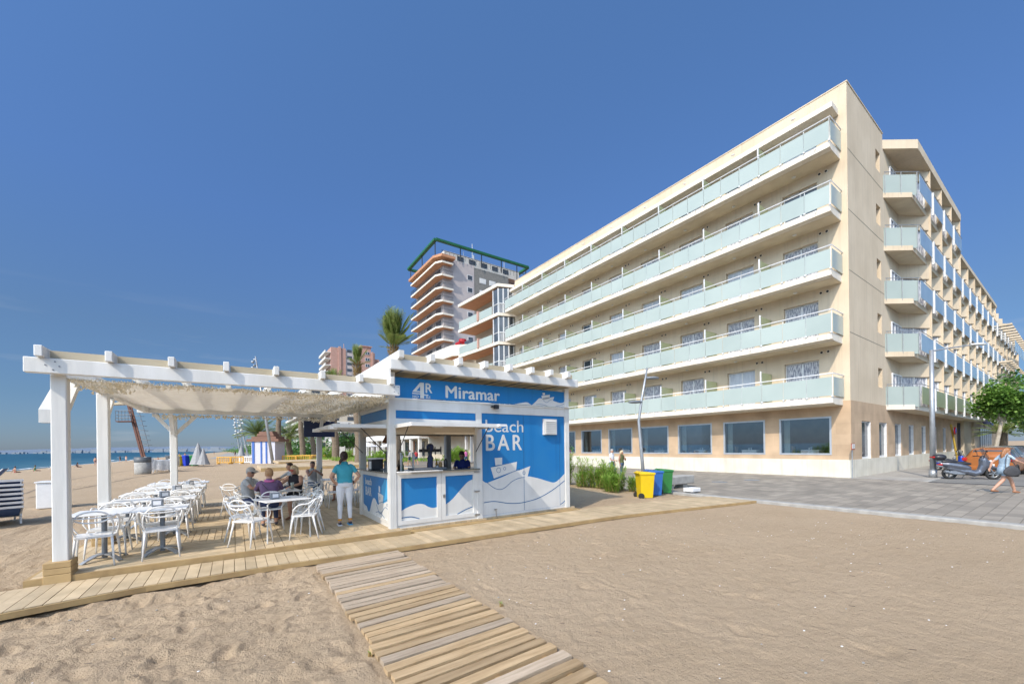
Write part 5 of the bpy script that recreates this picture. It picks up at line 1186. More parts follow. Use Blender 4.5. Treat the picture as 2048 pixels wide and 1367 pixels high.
        if hair=='long':
            limb(g,[T(0,-.06,.03),T(0,-.09,-.10),T(0,-.09,-.24),T(0,-.06,-.33)],[.075,.085,.075,.045],10,fl=.7)
            for k in range(14): a=random.uniform(-.07,.07); limb(g,[T(a*.7,-.09,.0),T(a,-.12,-.15),T(a*1.3,-.11,-.28-random.random()*.1)],[.014,.013,.005],5)
        if hair=='bob':
            for sx in(-1,1): limb(g,[T(sx*.06,-.02,.04),T(sx*.075,-.02,-.05),T(sx*.06,-.03,-.11)],[.035,.035,.02],8)
            limb(g,[T(0,-.07,.02),T(0,-.085,-.10)],[.07,.055],8)
        oh=obj('hair',g,hairm,t,smooth=True,local=True)
    if extra: extra(t,T,HR,J)
    return t
def stand(h=1.65,arms='down',stride=0.,look=(0,1,0)):
    J=dict(pelvis=(0,0,.93),chest=(0,-.01,1.22),neck=(0,-.01,1.43),head=(0,.015,1.555),look=look,
        shl=(-.165,-.01,1.37),shr=(.165,-.01,1.37),ell=(-.22,-.03,1.09),elr=(.22,-.03,1.09),wrl=(-.23,.06,.86),wrr=(.23,.06,.86),
        hpl=(-.085,0,.89),hpr=(.085,0,.89),knl=(-.10,.02+stride*.5,.49),knr=(.10,.02-stride*.15,.49),anl=(-.11,stride*.55,.09),anr=(.11,-stride*.7,.09+.06*abs(stride)))
    if arms=='hips': J.update(shl=(-.15,-.01,1.345),shr=(.15,-.01,1.345),ell=(-.30,-.12,1.12),elr=(.30,-.12,1.12),wrl=(-.19,-.02,.955),wrr=(.19,-.02,.955),hdl=(.8,.35,-.35),hdr=(-.8,.35,-.35),pnl=(0,.9,0),pnr=(0,.9,0))
    return J
def sit(lean=.0,look=(0,1,0),wl=(-.14,.36,.80),wr=(.14,.36,.80),el=(-.25,.12,.85),er=(.25,.12,.85),feet=.34):
    J=dict(pelvis=(0,-.06,.56),chest=(0,-.10+lean*.6,.86),neck=(0,-.09+lean,1.07),head=(0,-.05+lean*1.1,1.19),look=look,
        shl=(-.17,-.09+lean,1.0),shr=(.17,-.09+lean,1.0),ell=el,elr=er,wrl=wl,wrr=wr,hpl=(-.09,-.02,.53),hpr=(.09,-.02,.53),knl=(-.12,.38,.52),knr=(.12,.38,.52),anl=(-.12,feet,.09),anr=(.13,feet+.04,.09),hdl=(.3,1,-.15),hdr=(-.3,1,-.15),pnl=(0,0,-1),pnr=(0,0,-1))
    return J
def yawto(dx,dy): return math.atan2(-dx,dy)
# waitress, back to the camera
def ex_wait(t,T,HR,J):
    b=MB(); b.tube([(.185,-.03,.975),(.20,-.05,.99)],[.031,.031],10); obj('watch',b,'black_plastic',t,local=True)
    b=MB(); 
    for z in (.985,): b.tube([(math.cos(a)*.158,math.sin(a)*.118-.005,z) for a in np.linspace(0,2*math.pi,24,endpoint=False)],.012,6,closed=True)
    obj('belt',b,'grey_cloth',t,local=True)
    for sx in(-1,1):
        b=MB(); b.bbox(sx*.11-.048,sx*.11+.048,-.08,.19,-.0,.028,.01); obj('shoe_sole',b,'light_blue_vinyl' if sx>0 else 'white_cloth',t,local=True)
        b=MB(); b.tube([(sx*.11,.0,.125),(sx*.11,.0,.15)],.046,10); obj('sock',b,'beer',t,local=True)
    b=MB(); b.tube([(math.cos(a)*.062,math.sin(a)*.06-.012,1.425+.012*math.sin(a)) for a in np.linspace(0,2*math.pi,20,endpoint=False)],.016,6,closed=True); obj('collar',b,'turquoise',t,local=True)
person('waitress in a turquoise polo and white trousers, hands on hips, back to the camera',(2.02,9.55,Z-.01),yawto(.08,1),stand(arms='hips',look=(.35,1,0)),dict(top='turquoise',sleeve='turquoise',hip='white_cloth',thigh='white_cloth',knee='white_cloth',shin='white_cloth',ankle='skin',foot='shoe_dark'),hair='bun',hairm='hair_dark',vox=.0085,build=1.16,s=.985,extra=ex_wait)
def ex_cap(t,T,HR,J):
    b=MB(); b.ell(T(0,-.005,.055),.084,.098,.072,16,8,rot=HR); b.v=[v for v in b.v]; obj('cap',b,'cap_cloth',t,smooth=True,local=True)
    b=MB(); b.obox(T(0,.12,.045),HR@Vector((1,0,0)),HR@Vector((0,1,-.25)),HR@Vector((0,.25,1)),.065,.05,.005); obj('cap_peak',b,'cap_cloth',t,local=True)
    b=MB(); b.obox(T(0,.086,.012),HR@Vector((1,0,0)),HR@Vector((0,1,0)),HR@Vector((0,0,1)),.066,.008,.018); obj('sunglasses',b,'black_plastic',t,local=True)
person('man in a grey shirt and grey cap with sunglasses, seated at the group table',(.30,11.08,Z),yawto(.9,-.45),sit(lean=.04,look=(.35,1,-.15)),dict(top='grey_cloth',sleeve='grey_cloth',hip='navy_cloth',thigh='navy_cloth',foot='grey_cloth'),hair='short',hairm='hair_grey',vox=.011,skin='skin_tan',build=1.1,extra=ex_cap)
def ex_purple(t,T,HR,J):
    b=MB(); b.tube([(math.cos(a)*.075,math.sin(a)*.065-.08,1.045+.01*math.sin(a)) for a in np.linspace(0,2*math.pi,20,endpoint=False)],.024,6,closed=True); obj('collar',b,'pink_cloth',t,local=True)
    b=MB(); b.tube([(-.13,-.205,1.0),(-.02,-.225,.85),(.12,-.20,.66)],.007,5); obj('bag_strap',b,'dark_canvas',t,local=True)
person('woman with short ginger hair in a purple top, seated with her back to the camera',(.60,10.12,Z),yawto(.05,1),sit(lean=.06,look=(-.1,1,-.1)),dict(top='purple_cloth',sleeve='purple_cloth',arm='purple_cloth',fore='purple_cloth',hip='navy_cloth',thigh='navy_cloth',knee='navy_cloth',shin='navy_cloth',foot='shoe_dark'),hair='short',hairm='hair_ginger',vox=.011,build=1.12,extra=ex_purple)
def ex_bl(t,T,HR,J):
    b=MB(); b.obox(T(0,.088,.012),HR@Vector((1,0,0)),HR@Vector((0,1,0)),HR@Vector((0,0,1)),.064,.006,.014); obj('glasses',b,'red_lamp',t,local=True)
person('blonde woman with glasses in a black sleeveless top, seated at the group table',(1.22,11.5,Z),yawto(-.62,-.78),sit(lean=.05,look=(.15,1,-.25)),dict(top='black_cloth',hip='black_cloth',thigh='black_cloth',knee='black_cloth',foot='sandal'),hair='bob',hairm='hair_blond',vox=.011,build=1.12,extra=ex_bl)
def ex_gl(t,T,HR,J):
    b=MB(); b.obox(T(0,.06,.095),HR@Vector((1,0,0)),HR@Vector((0,1,.4)),HR@Vector((0,-.4,1)),.068,.02,.012); obj('sunglasses',b,'black_plastic',t,local=True)
person('man in a pale grey shirt with sunglasses on his head, seated behind the blonde woman',(1.32,13.95,Z),yawto(-1,-.3),sit(look=(0,1,0)),dict(top='grey_cloth',sleeve='grey_cloth',arm='grey_cloth',hip='navy_cloth',thigh='navy_cloth',knee='navy_cloth',foot='shoe_dark'),hair='short',hairm='hair_dark',vox=.013,extra=ex_gl)
person('woman in a grey vest raising a beer glass at the rear table',(2.16,14.9,Z),yawto(.25,-1),sit(look=(.6,1,0),wl=(.02,.22,1.02),wr=(.10,.24,1.02),el=(-.20,.24,.84),er=(.24,.22,.84)),dict(top='grey_cloth',hip='jeans',thigh='jeans',knee='jeans',shin='jeans',foot='shoe_dark'),hair='short',hairm='hair_dark',vox=.013,skin='skin_tan')
person('woman with loose brown hair at the rear table, half hidden by the waitress',(3.0,14.5,Z),yawto(-.55,-.85),sit(look=(.2,1,0)),dict(top='turquoise',hip='navy_cloth',thigh='navy_cloth',foot='sandal'),hair='bob',hairm='hair_auburn',vox=.013,skin='skin_tan')
person('bartender in a royal blue shirt bending over the bar inside the kiosk',(5.05,9.62,.16),yawto(-.5,-.6),dict(stand(look=(-.2,1,-.3)),chest=(0,.05,1.20),neck=(0,.10,1.40),head=(0,.15,1.51),shl=(-.165,.08,1.35),shr=(.165,.08,1.35),ell=(-.22,.18,1.12),elr=(.22,.18,1.12),wrl=(-.14,.38,1.10),wrr=(.14,.38,1.10)),dict(top='royal_cloth',sleeve='royal_cloth',hip='navy_cloth',thigh='navy_cloth',knee='navy_cloth',shin='navy_cloth',foot='shoe_dark'),hair='short',hairm='hair_dark',vox=.012,skin='skin_tan',s=.98)
# couple behind the weeds
Jm=dict(stand(stride=.25,look=(.2,1,-.25)),wrr=(.10,.30,1.06),elr=(.22,.10,1.08)); 
person('white haired man in a white shirt and dark trousers walking beside a woman',(16.95,14.9,0),yawto(.1,-1),Jm,dict(top='white_cloth',sleeve='white_cloth',hip='jeans',thigh='jeans',knee='jeans',shin='jeans',ankle='jeans',foot='shoe_dark'),hair='short',hairm='hair_grey',vox=.016)
Jw=dict(stand(stride=-.3,look=(-.2,1,-.2)),wrl=(-.02,.26,1.2),ell=(-.2,.10,1.10)); 
person('blonde woman in an olive top and jeans walking beside a white haired man',(17.35,14.55,0),yawto(.05,-1),Jw,dict(top='olive_cloth',hip='jeans',thigh='jeans',knee='jeans',shin='jeans',ankle='jeans',foot='shoe_dark'),hair='bob',hairm='hair_blond',vox=.016,skin='skin_tan',s=.95)
# woman crossing the promenade with a big bag
def ex_walk(t,T,HR,J):
    b=MB(); b.ell((.26,.02,.80),.06,.26,.17,14,8); b.v=[(x,y,z+.06*math.cos(y*8) if z>.8 else z) for x,y,z in b.v]; bg_=obj('handbag',b,'dark_canvas',t,smooth=True,local=True)
    b=MB(); b.tube([(.25,.18,.92),(.20,.05,1.3),(.13,.0,1.42),(.18,-.08,1.25),(.25,-.16,.92)],.012,6); obj('bag_strap',b,'dark_canvas',bg_,local=True)
    b=MB(); b.lathe([(.165,.97),(.19,.84),(.20,.70),(.185,.70),(.15,.96)],(0,0,0),18); b.v=[(x*1.0,y*.85+.02,z+.02*math.sin(x*30)) for x,y,z in b.v]; obj('shorts_hem',b,'lightblue_cloth',t,smooth=True,local=True)
Jk=dict(stand(look=(.0,1,-.15)),knl=(-.09,.30,.50),anl=(-.10,.42,.10),knr=(.09,-.10,.50),anr=(.10,-.42,.16),wrr=(.20,.42,1.10),elr=(.24,.20,1.18),wrl=(-.22,-.22,.92),ell=(-.22,-.16,1.12),chest=(0,.04,1.22),neck=(0,.07,1.42),head=(0,.12,1.53),shl=(-.165,.05,1.36),shr=(.165,.05,1.36),hdr=(0,1,.1))
person('long haired woman walking in a pale blue top and shorts with a dark bag',(22.05,1.72,0),yawto(.72,-.69),Jk,dict(top='lightblue_cloth',sleeve='lightblue_cloth',hip='lightblue_cloth',thigh='lightblue_cloth',foot='sandal'),hair='long',hairm='hair_auburn',vox=.0105,skin='skin',s=.97,extra=ex_walk)
Jj=dict(stand(look=(0,1,0)))
#person('person in jeans and white trainers standing half hidden behind the grey scooter',(27.2,2.62,0),yawto(-1,.2),Jj,dict(top='lightblue_cloth',sleeve='lightblue_cloth',hip='jeans',thigh='jeans',knee='jeans',shin='jeans',ankle='jeans',foot='white_cloth'),hair='short',hairm='hair_auburn',vox=.018,s=.9)
bpy.data.objects.remove(bpy.data.objects[-1]) if False else None
# beach folk, a few pixels each
def beach_sit(): return dict(sit(feet=.72,wl=(-.25,-.2,.15),wr=(.25,-.2,.15),el=(-.3,-.22,.5),er=(.3,-.22,.5)))
swim=[('red_cloth','skin_tan'),('navy_cloth','skin'),('green_cloth','skin_tan'),('black_cloth','skin_tan'),('white_cloth','skin')]
bz=lambda x,y: float(hfield(np.array([float(x)]),np.array([float(y)]))[0])
nb=[( -24.5,83,'sit',0,'sunbather in red swimwear, first figure before the second pergola post'),(-23.5,86,'sit',2,'sunbather in green sitting close to the striped loungers on the shore'),(-22.0,98,'sit',3,'sunbather in black sitting alone right after the second pergola post'),(-20.5,101,'stand',1,'bather in dark trunks standing at the water near the seated sunbather'),(-24,140,'stand',3,'bather in black, first of a pair beside the leaning watch tower'),(-23.2,142,'stand',4,'bather in white, second of the pair beside the leaning watch tower'),
    (-18,150,'sit',0,'sunbather in red sitting beyond the rear pergola post'),(-15,170,'stand',1,'far walker in blue between the rear post and the green bin'),(-12,150,'stand',0,'far walker in red above the blue bin'),(0,150,'stand',3,'far walker in black in the middle of the open beach'),(-20,210,'stand',2,'far bather in green at the waterline'),(3.5,190,'stand',4,'far walker in white near the folded parasols'),(-14,240,'sit',3,'far seated sunbather in black near the far bathers'),(-9,260,'stand',0,'farthest walker in red on the open beach'),(-26,175,'sit',1,'far seated sunbather in blue near the waterline')]
for x,y,po,ci,lb in nb:
    J=stand(stride=.2) if po=='stand' else beach_sit(); c_,sk=swim[ci]
    t=person(lb.replace('left of','beside'),(x,y,bz(x,y)-(.42 if po=='sit' else 0)),random.uniform(0,6.28),J,dict(hip=c_,top=c_ if ci in(2,3) else sk),hair='short',vox=.045,skin=sk,group='people on the far beach',face=False,vis_hands=False)
# ================================================================ VEHICLES
def wheel(name,par,c,r,w,ax=(0,1,0),spokes=10,rim='silver_car'):
    ax=Vector(ax).normalized(); u=ax.orthogonal().normalized(); v=ax.cross(u); c=Vector(c)
    b=MB(); N=24; prof=[(r*.66,-w/2),(r*.93,-w/2),(r,-w*.3),(r,w*.3),(r*.93,w/2),(r*.66,w/2)]
    vs=[];fs=[]
    for p,z in prof:
        for j in range(N): a=2*math.pi*j/N; vs.append(c+ax*z+u*p*math.cos(a)+v*p*math.sin(a))
    k=len(prof)
    for i in range(k):
        for j in range(N): fs.append((i*N+j,i*N+(j+1)%N,((i+1)%k)*N+(j+1)%N,((i+1)%k)*N+j))
    b.add(vs,fs); wo=obj(name,b,'rubber',par,smooth=True,local=True)
    b=MB(); b.tube([c-ax*w*.42,c+ax*w*.42],r*.14,12)
    for i in range(spokes): a=2*math.pi*i/spokes; d=u*math.cos(a)+v*math.sin(a); b.beam(c+ax*w*.3*0+d*r*.1,c+d*r*.66,r*.09,w*.7,up=ax)
    b.tube([c+(u*math.cos(a)+v*math.sin(a))*r*.65 for a in np.linspace(0,2*math.pi,N,endpoint=False)],r*.05,6,closed=True)
    obj('rim',b,rim,wo,local=True); return wo
def car(name,label,loc,rz,paint,hatch=True):
    """length along +x, rear at x=0"""
    t=thing(name,label,'car',loc,rz); Lc=4.2; 
    # stations: x, half width bottom, half width belt, z floor, z belt/bonnet, roof half width, z roof
    S=[(0.0,.72,.74,.42,.80,.50,1.02),(.10,.82,.85,.30,.92,.56,1.22),(.35,.86,.89,.24,.97,.60,1.42),(.8,.87,.90,.22,.97,.62,1.50),(1.6,.87,.90,.22,.95,.62,1.52),(2.2,.87,.90,.22,.94,.61,1.47),(2.75,.87,.89,.22,.93,.58,1.24),(3.2,.86,.88,.23,.90,.62,.97),(3.7,.82,.84,.26,.80,.62,.84),(4.1,.72,.74,.34,.64,.5,.68),(4.2,.6,.62,.42,.56,.4,.58)]
    b=MB(); vs=[];fs=[]
    for x,wb,wl,zf,zb,wr,zr in S:
        ring=[(-wb*.92,zf),(-wb,zf+.12),(-wl,zf+(zb-zf)*.62),(-wl*.97,zb),(-wr,zr-.05),(-wr*.8,zr),(wr*.8,zr),(wr,zr-.05),(wl*.97,zb),(wl,zf+(zb-zf)*.62),(wb,zf+.12),(wb*.92,zf)]
        vs+=[(x,y,z) for y,z in ring]
    n=12
    for i in range(len(S)-1):
        for j in range(n): fs.append((i*n+j,i*n+(j+1)%n,(i+1)*n+(j+1)%n,(i+1)*n+j))
    fs.append(tuple(range(n))); fs.append(tuple(reversed(range((len(S)-1)*n,len(S)*n)))); b.add(vs,fs)
    o=obj('body',b,paint,t,local=True); smooth_angle(o,35)
    def q(i,j,f=.0,o_=.006): x,wb,wl,zf,zb,wr,zr=S[i]; s_=-1 if j<0 else 1; a=Vector((x,s_*wl*.97,zb)); c=Vector((x,s_*wr,zr-.05)); return a.lerp(c,f)+Vector((0,s_*o_,0.004))
    for s_ in(-1,1):
        for i0,i1 in ((2,3),(3,4),(4,5),(5,6)):
            b=MB(); f=(.08,.90); P=[q(i0,s_,f[0]),q(i1,s_,f[0]),q(i1,s_,f[1]),q(i0,s_,f[1])]
            sh=Vector((.04,0,0)); P=[P[0]+sh,P[1]-sh,P[2]-sh,P[3]+sh]; b.add(P,[(0,1,2,3)]); obj('side_window',b,'window_dark',t,local=True)
        b=MB(); b.bbox(-.02,.16,s_*.84-.12 if s_>0 else -.90,s_*.84+.06 if s_>0 else -.72,.80,.98,.03); b.bbox(.05,.55,.80 if s_>0 else -.905,.905 if s_>0 else -.80,.86,.95,.03); obj('tail_light',b,'red_lamp',t,local=True)
        b=MB(); b.bbox(3.85,4.1,.62 if s_>0 else -.82,.82 if s_>0 else -.62,.60,.72,.03); obj('headlight',b,'white_plastic',t,local=True)
        b=MB(); b.ell((2.9,s_*1.0,1.0),.08,.10,.07,8,6); obj('mirror',b,paint,t,local=True)
        for x in (.78,3.35):
            b=MB(); b.tube([(x,s_*.60,.33),(x,s_*.885,.33)],.40,20); obj('wheel_arch',b,'rubber',t,local=True); w_=wheel('wheel',t,(x,s_*.84,.32),.32,.2)
            for oo in [w_]+list(w_.children):
                pass
    b=MB(); b.add([(.075,-.50,1.04),(.075,.50,1.04),(.28,.52,1.38),(.28,-.52,1.38)],[(0,1,2,3)]); b.v=[(x-.03,y,z) for x,y,z in b.v]; obj('rear_window',b,'window_dark',t,local=True)
    b=MB(); b.add([(3.16,-.60,1.0),(3.16,.60,1.0),(2.3,.56,1.455),(2.3,-.56,1.455)],[(0,1,2,3)]); b.v=[(x+.01,y,z+.02) for x,y,z in b.v]; obj('windscreen',b,'window_dark',t,local=True)
    b=MB(); b.box(-.03,-.0,-.26,.26,.55,.66); obj('number_plate',b,'white_plastic',t,local=True)
    b=MB(); b.bbox(-.05,.12,-.80,.80,.30,.52,.04); obj('bumper',b,paint,t,local=True)
    return t
car('parked_car','orange hatchback parked behind the grey scooter, rear towards the sea',(32.7,3.1,-.02),R(-4),'orange_car')
car('parked_car','silver car parked ahead of the orange hatchback under the tree',(38.6,3.3,-.02),R(-2),'silver_car')
car('parked_car','dark estate car parked further along the shaded street',(44.2,3.2,-.02),0,'scooter_grey')
def scooter(label,loc,rz,paint,box=True,s=1):
    """faces +x, rear wheel at x=0"""
    t=thing('motor_scooter',label,'scooter',loc,rz); t.scale=(s,)*3
    wheel('wheel',t,(0,0,.26),.26,.14,spokes=5,rim='galv'); wheel('wheel',t,(1.48,0,.27),.27,.12,spokes=5,rim='galv')
    def L(b,pts,rs,fl=1,n=10): limb(b,pts,rs,n,fl)
    b=MB(); L(b,[(-.30,0,.70),(-.05,0,.66),(.35,0,.58),(.62,0,.50)],[.07,.15,.17,.14]); L(b,[(.55,0,.36),(.85,0,.26),(1.05,0,.34)],[.13,.15,.13]); L(b,[(1.05,0,.36),(1.18,0,.62),(1.16,0,.88)],[.13,.17,.15]); L(b,[(1.2,0,.78),(1.34,0,.70),(1.42,0,.58)],[.15,.12,.05]); L(b,[(1.40,0,.58),(1.6,0,.50)],[.07,.05])
    L(b,[(.0,0,.50),(.5,0,.34)],[.12,.13]); me=remeshed('bodywork',b,.022,3); me.materials.append(M[paint]); me.polygons.foreach_set('use_smooth',[True]*len(me.polygons)); o=bpy.data.objects.new('bodywork',me); C.objects.link(o); o.parent=t
    b=MB(); L(b,[(-.22,0,.80),(.0,0,.82),(.22,0,.78)],[.10,.13,.11],.7); L(b,[(.25,0,.74),(.5,0,.72),(.68,0,.70)],[.11,.13,.08],.7); obj('seat',b,'black_plastic',t,smooth=True,local=True)
    b=MB(); b.add([(1.30,-.19,.92),(1.30,.19,.92),(1.10,.15,1.36),(1.10,-.15,1.36),(1.36,0,.93),(1.16,0,1.40)],[(0,4,5,3),(4,1,2,5)]); obj('windscreen',b,'clear_glass',t,local=True)
    b=MB(); b.tube([(1.0,-.36,1.03),(1.10,-.2,1.05),(1.16,0,.98),(1.10,.2,1.05),(1.0,.36,1.03)],.022,8); L(b,[(1.13,0,.86),(1.14,0,1.0)],[.12,.08]); 
    for sy in(-1,1): b.tube([(1.08,sy*.22,1.06),(1.10,sy*.30,1.24)],.010,6); b.ell((1.09,sy*.34,1.27),.02,.075,.05,10,6)
    obj('handlebar',b,'black_plastic',t,smooth=True,local=True)
    b=MB(); b.ell((1.40,0,.80),.07,.12,.07,10,6); obj('headlight',b,'white_plastic',t,smooth=True,local=True)
    b=MB(); b.tube([(1.20,.06,.75),(1.48,.07,.27)],.025,8); b.tube([(1.20,-.06,.75),(1.48,-.07,.27)],.025,8); b.tube([(.45,-.12,.24),(.1,-.17,.26),(-.25,-.18,.36)],[.03,.055,.06],10); b.tube([(.55,.0,.25),(.48,.12,.01)],.012,6); b.box(.0,.5,-.10,.10,.22,.38); obj('chassis',b,'grey_metal',t,local=True)
    b=MB(); b.bbox(-.40,-.26,-.10,.10,.62,.70,.02); obj('tail_light',b,'red_lamp',t,local=True)
    if box:
        b=MB(); L(b,[(-.42,0,1.0),(-.28,0,1.0)],[.19,.19],1,14); b.v=[(x,y*1.05,1.0+(z-1.0)*.78) for x,y,z in b.v]; bx=obj('top_box',b,'black_plastic',t,smooth=True,local=True)
        b=MB(); b.bbox(-.635,-.55,-.15,.15,.97,1.04,.02); obj('reflector',b,'red_lamp',bx,local=True); b=MB(); b.box(-.42,-.2,-.05,.05,.76,.90); obj('rack',b,'grey_metal',t,local=True)
    return t
scooter('grey maxi scooter with a black top box parked at the kerb beside the lamp post',(29.3,4.0,-.02),R(-56),'scooter_grey',s=1.08)
scooter('small blue scooter parked behind the grey maxi scooter',(37.2,5.6,0),R(-60),'scooter_blue',box=False,s=.95)
# ================================================================ STREET FURNITURE
def bin_(label,loc,rz,m_,group='wheelie bins beside the walkway',s=1,cat_='bin'):
    t=thing('wheelie_bin',label,cat_,loc,rz,group); t.scale=(s,)*3
    b=MB(); v=[(-.19,-.22,.03),(.19,-.22,.03),(.19,.20,.03),(-.19,.20,.03),(-.24,-.27,.86),(.24,-.27,.86),(.24,.24,.86),(-.24,.24,.86)]; b.add(v,[(0,3,2,1),(4,5,6,7),(0,1,5,4),(1,2,6,5),(2,3,7,6),(3,0,4,7)]); b.bbox(-.265,.265,-.29,.26,.83,.87,.01); b.box(-.10,.10,-.262,-.235,.15,.75); obj('tub',b,m_,t,local=True)
    b=MB(); b.add([(-.27,-.31,.872),(.27,-.31,.872),(.27,.27,.872),(-.27,.27,.872),(-.25,-.28,.91),(.25,-.28,.91),(.25,.20,.955),(-.25,.20,.955)],[(0,3,2,1),(4,5,6,7),(0,1,5,4),(1,2,6,5),(2,3,7,6),(3,0,4,7)]); l_=obj('lid',b,m_,t,local=True)
    b=MB(); b.tube([(-.2,.30,.90),(.2,.30,.90)],.018,8); b.box(-.2,-.17,.25,.3,.88,.92); b.box(.17,.2,.25,.3,.88,.92); obj('handle',b,m_,l_,local=True)
    for sx in(-1,1): b=MB(); b.tube([(sx*.20,.21,.10),(sx*.255,.21,.10)],.10,16); obj('wheel',b,'rubber',t,local=True)
    return t
bin_('yellow wheelie bin, the nearest of the row beside the walkway',(11.95,9.02,-.02),R(60),'yellow_bin')
bin_('blue wheelie bin between the yellow and the green one',(12.68,9.18,.0),R(58),'blue_bin')
bin_('green wheelie bin at the paving end of the row',(13.55,9.35,.0),R(56),'green_bin')
t=thing('concrete_bench','low pale concrete bench block beside the green bin','bench',(15.3,10.4,0)); b=MB(); b.bbox(14.45,16.6,9.9,10.5,.17,.52,.03); obj('seat',b,'concrete',t); [obj('foot',b,'concrete',t) for b in [MB(),MB()] if not b.box(*((14.9,15.2) if not t.children[1:] else (15.9,16.2)),10.0,10.4,0,.17)]
for mx_,my_,lb in ((19.6,10.4,'dark round manhole cover in the paving, nearest the bins'),(21.8,9.9,'dark round manhole cover in the paving, nearer the hotel')):
    b=MB(); b.tube([(mx_,my_,-.05),(mx_,my_,.006)],.36,20); tag(obj('manhole_cover',b,'grey_metal'),lb,'manhole cover')
t=thing('white_crate','small white crate lying on the paving beside the bins','crate',(14.4,8.7,0)); b=MB(); b.bbox(14.2,14.75,8.55,8.95,.05,.20,.02); obj('case',b,'white_plastic',t); b=MB(); b.box(14.3,14.4,8.6,8.9,0,.05); b.box(14.55,14.65,8.6,8.9,0,.05); obj('skid',b,'grey_metal',t)
t=thing('street_lamp','bent grey street lamp with two dark heads rising behind the bins','street lamp',(18.5,14.0,0))
b=MB(); b.tube([(18.5,14.0,0),(18.42,14.05,1.2),(18.30,14.13,3.2),(18.45,14.03,4.4),(18.72,13.85,6.1)],[.095,.09,.075,.065,.05],12); obj('pole',b,'galv',t,smooth=True)
for c_,dx in (((18.95,13.70,5.55),1),((18.15,14.25,4.25),-1)):
    b=MB(); b.ell(c_,.40,.22,.09,14,6,rot=Matrix.Rotation(R(-34),3,'Z')); b.tube([c_,(c_[0]-dx*.35,c_[1]+dx*.23,c_[2]+.10)],.035,6); obj('lamp_head',b,'grey_metal',t,smooth=True)
t=thing('street_lamp','tall straight lamp post with a long arm beside the grey scooter','street lamp',(29.5,4.6,0))
b=MB(); b.cyl((29.5,4.6),.12,0,6.55,14,r2=.085); b.cyl((29.5,4.6),.16,0,.4,14); obj('pole',b,'galv',t,smooth=True)
b=MB(); b.tube([(29.5,4.6,6.5),(30.0,4.2,6.6),(30.95,3.45,6.75)],[.04,.035,.03],8); obj('arm',b,'galv',t)
b=MB(); b.ell((31.25,3.2,6.78),.42,.14,.07,14,6,rot=Matrix.Rotation(R(-39),3,'Z')); obj('lamp_head',b,'white_paint',t,smooth=True)
t=thing('sign_post','small red framed notice on a thin pole at the hotel corner','sign',(26.25,7.3,0))
b=MB(); b.cyl((26.25,7.0),.022,0,1.5,8); obj('pole',b,'galv',t); b=MB(); b.box(26.02,26.50,6.95,6.98,1.48,1.82); bo=obj('board',b,'terracotta',t); b=MB(); b.box(26.06,26.46,6.94,6.95,1.54,1.78); 
obj('notice',b,'white_plastic',bo)
b=MB(); 
for k in range(4): b.box(26.10,26.42-.06*(k%2),6.934,6.938,1.57+.05*k,1.585+.05*k)
obj('notice_print',b,'hair_grey',bo)
t=thing('sign_post','leaning yellow pole with a round no parking sign on the sidewalk','sign',(50.5,6.4,0))
b=MB(); b.tube([(50.7,6.4,0),(50.0,6.7,3.3)],.07,8); obj('pole',b,'yellow_paint',t)
b=MB(); b.tube([(50.0,6.5,2.75),(50.0,6.42,2.75)],.32,18); dd=obj('disc',b,'red_lamp',t); b=MB(); b.tube([(50.0,6.41,2.75),(50.0,6.40,2.75)],.24,18); obj('disc_centre',b,'sign_blue',dd); 
for i,(x,y) in enumerate(((30.6,4.7),(33.2,4.7),(36.0,4.7))): b=MB(); b.lathe([(.06,0),(.06,.75),(.075,.76),(.075,.85),(.03,.9),(0,.9)],(x,y,.0),12); tag(obj('bollard',b,'grey_metal',smooth=True),'grey kerb bollard %s'%['nearest the tall lamp post','between the scooter and the orange car','farthest from the lamp post, beside the orange car'][i],'bollard','kerb bollards')
# leaning mast on the beach
t=thing('street_lamp','slender leaning steel mast with a lamp cluster at its tip, beside the beach hut','street lamp',(4.0,60.2,0))
b=MB(); b.tube([(4.05,60.2,-.2),(3.2,60.8,7),(2.3,61.4,14)],[.20,.16,.08],10); obj('pole',b,'galv',t,smooth=True)
b=MB()
for k in range(5): b.ell((2.35-.25*(k%2)-.1,61.4+.2*(k%3),12.2+.35*k),.22,.22,.16,8,5)
obj('lamp_head',b,'galv',t,smooth=True)
for i,(x,y,h,dx) in enumerate(((3.0,128,16,-3.0),(1.5,150,15.5,-2.2),(2.8,175,16,-2.6))):
    t=thing('lamp_mast','far leaning lamp mast studded with small floodlights, %s'%['nearest and tallest of the trio','middle one of the trio','farthest of the trio'][i],'lamp mast',(x,y,0),0,'floodlight masts by the far palms')
    b=MB(); b.tube([(x,y,-.5),(x+dx,y,h)],[.22,.10],8); obj('pole',b,'galv',t)
    for k in range(9): b=MB(); u=.45+.06*k; b.ell((x+dx*u+random.uniform(-.5,.5),y,h*u+random.uniform(-.2,.2)),.33,.33,.25,8,5); obj('floodlight',b,'white_paint',t,smooth=True)
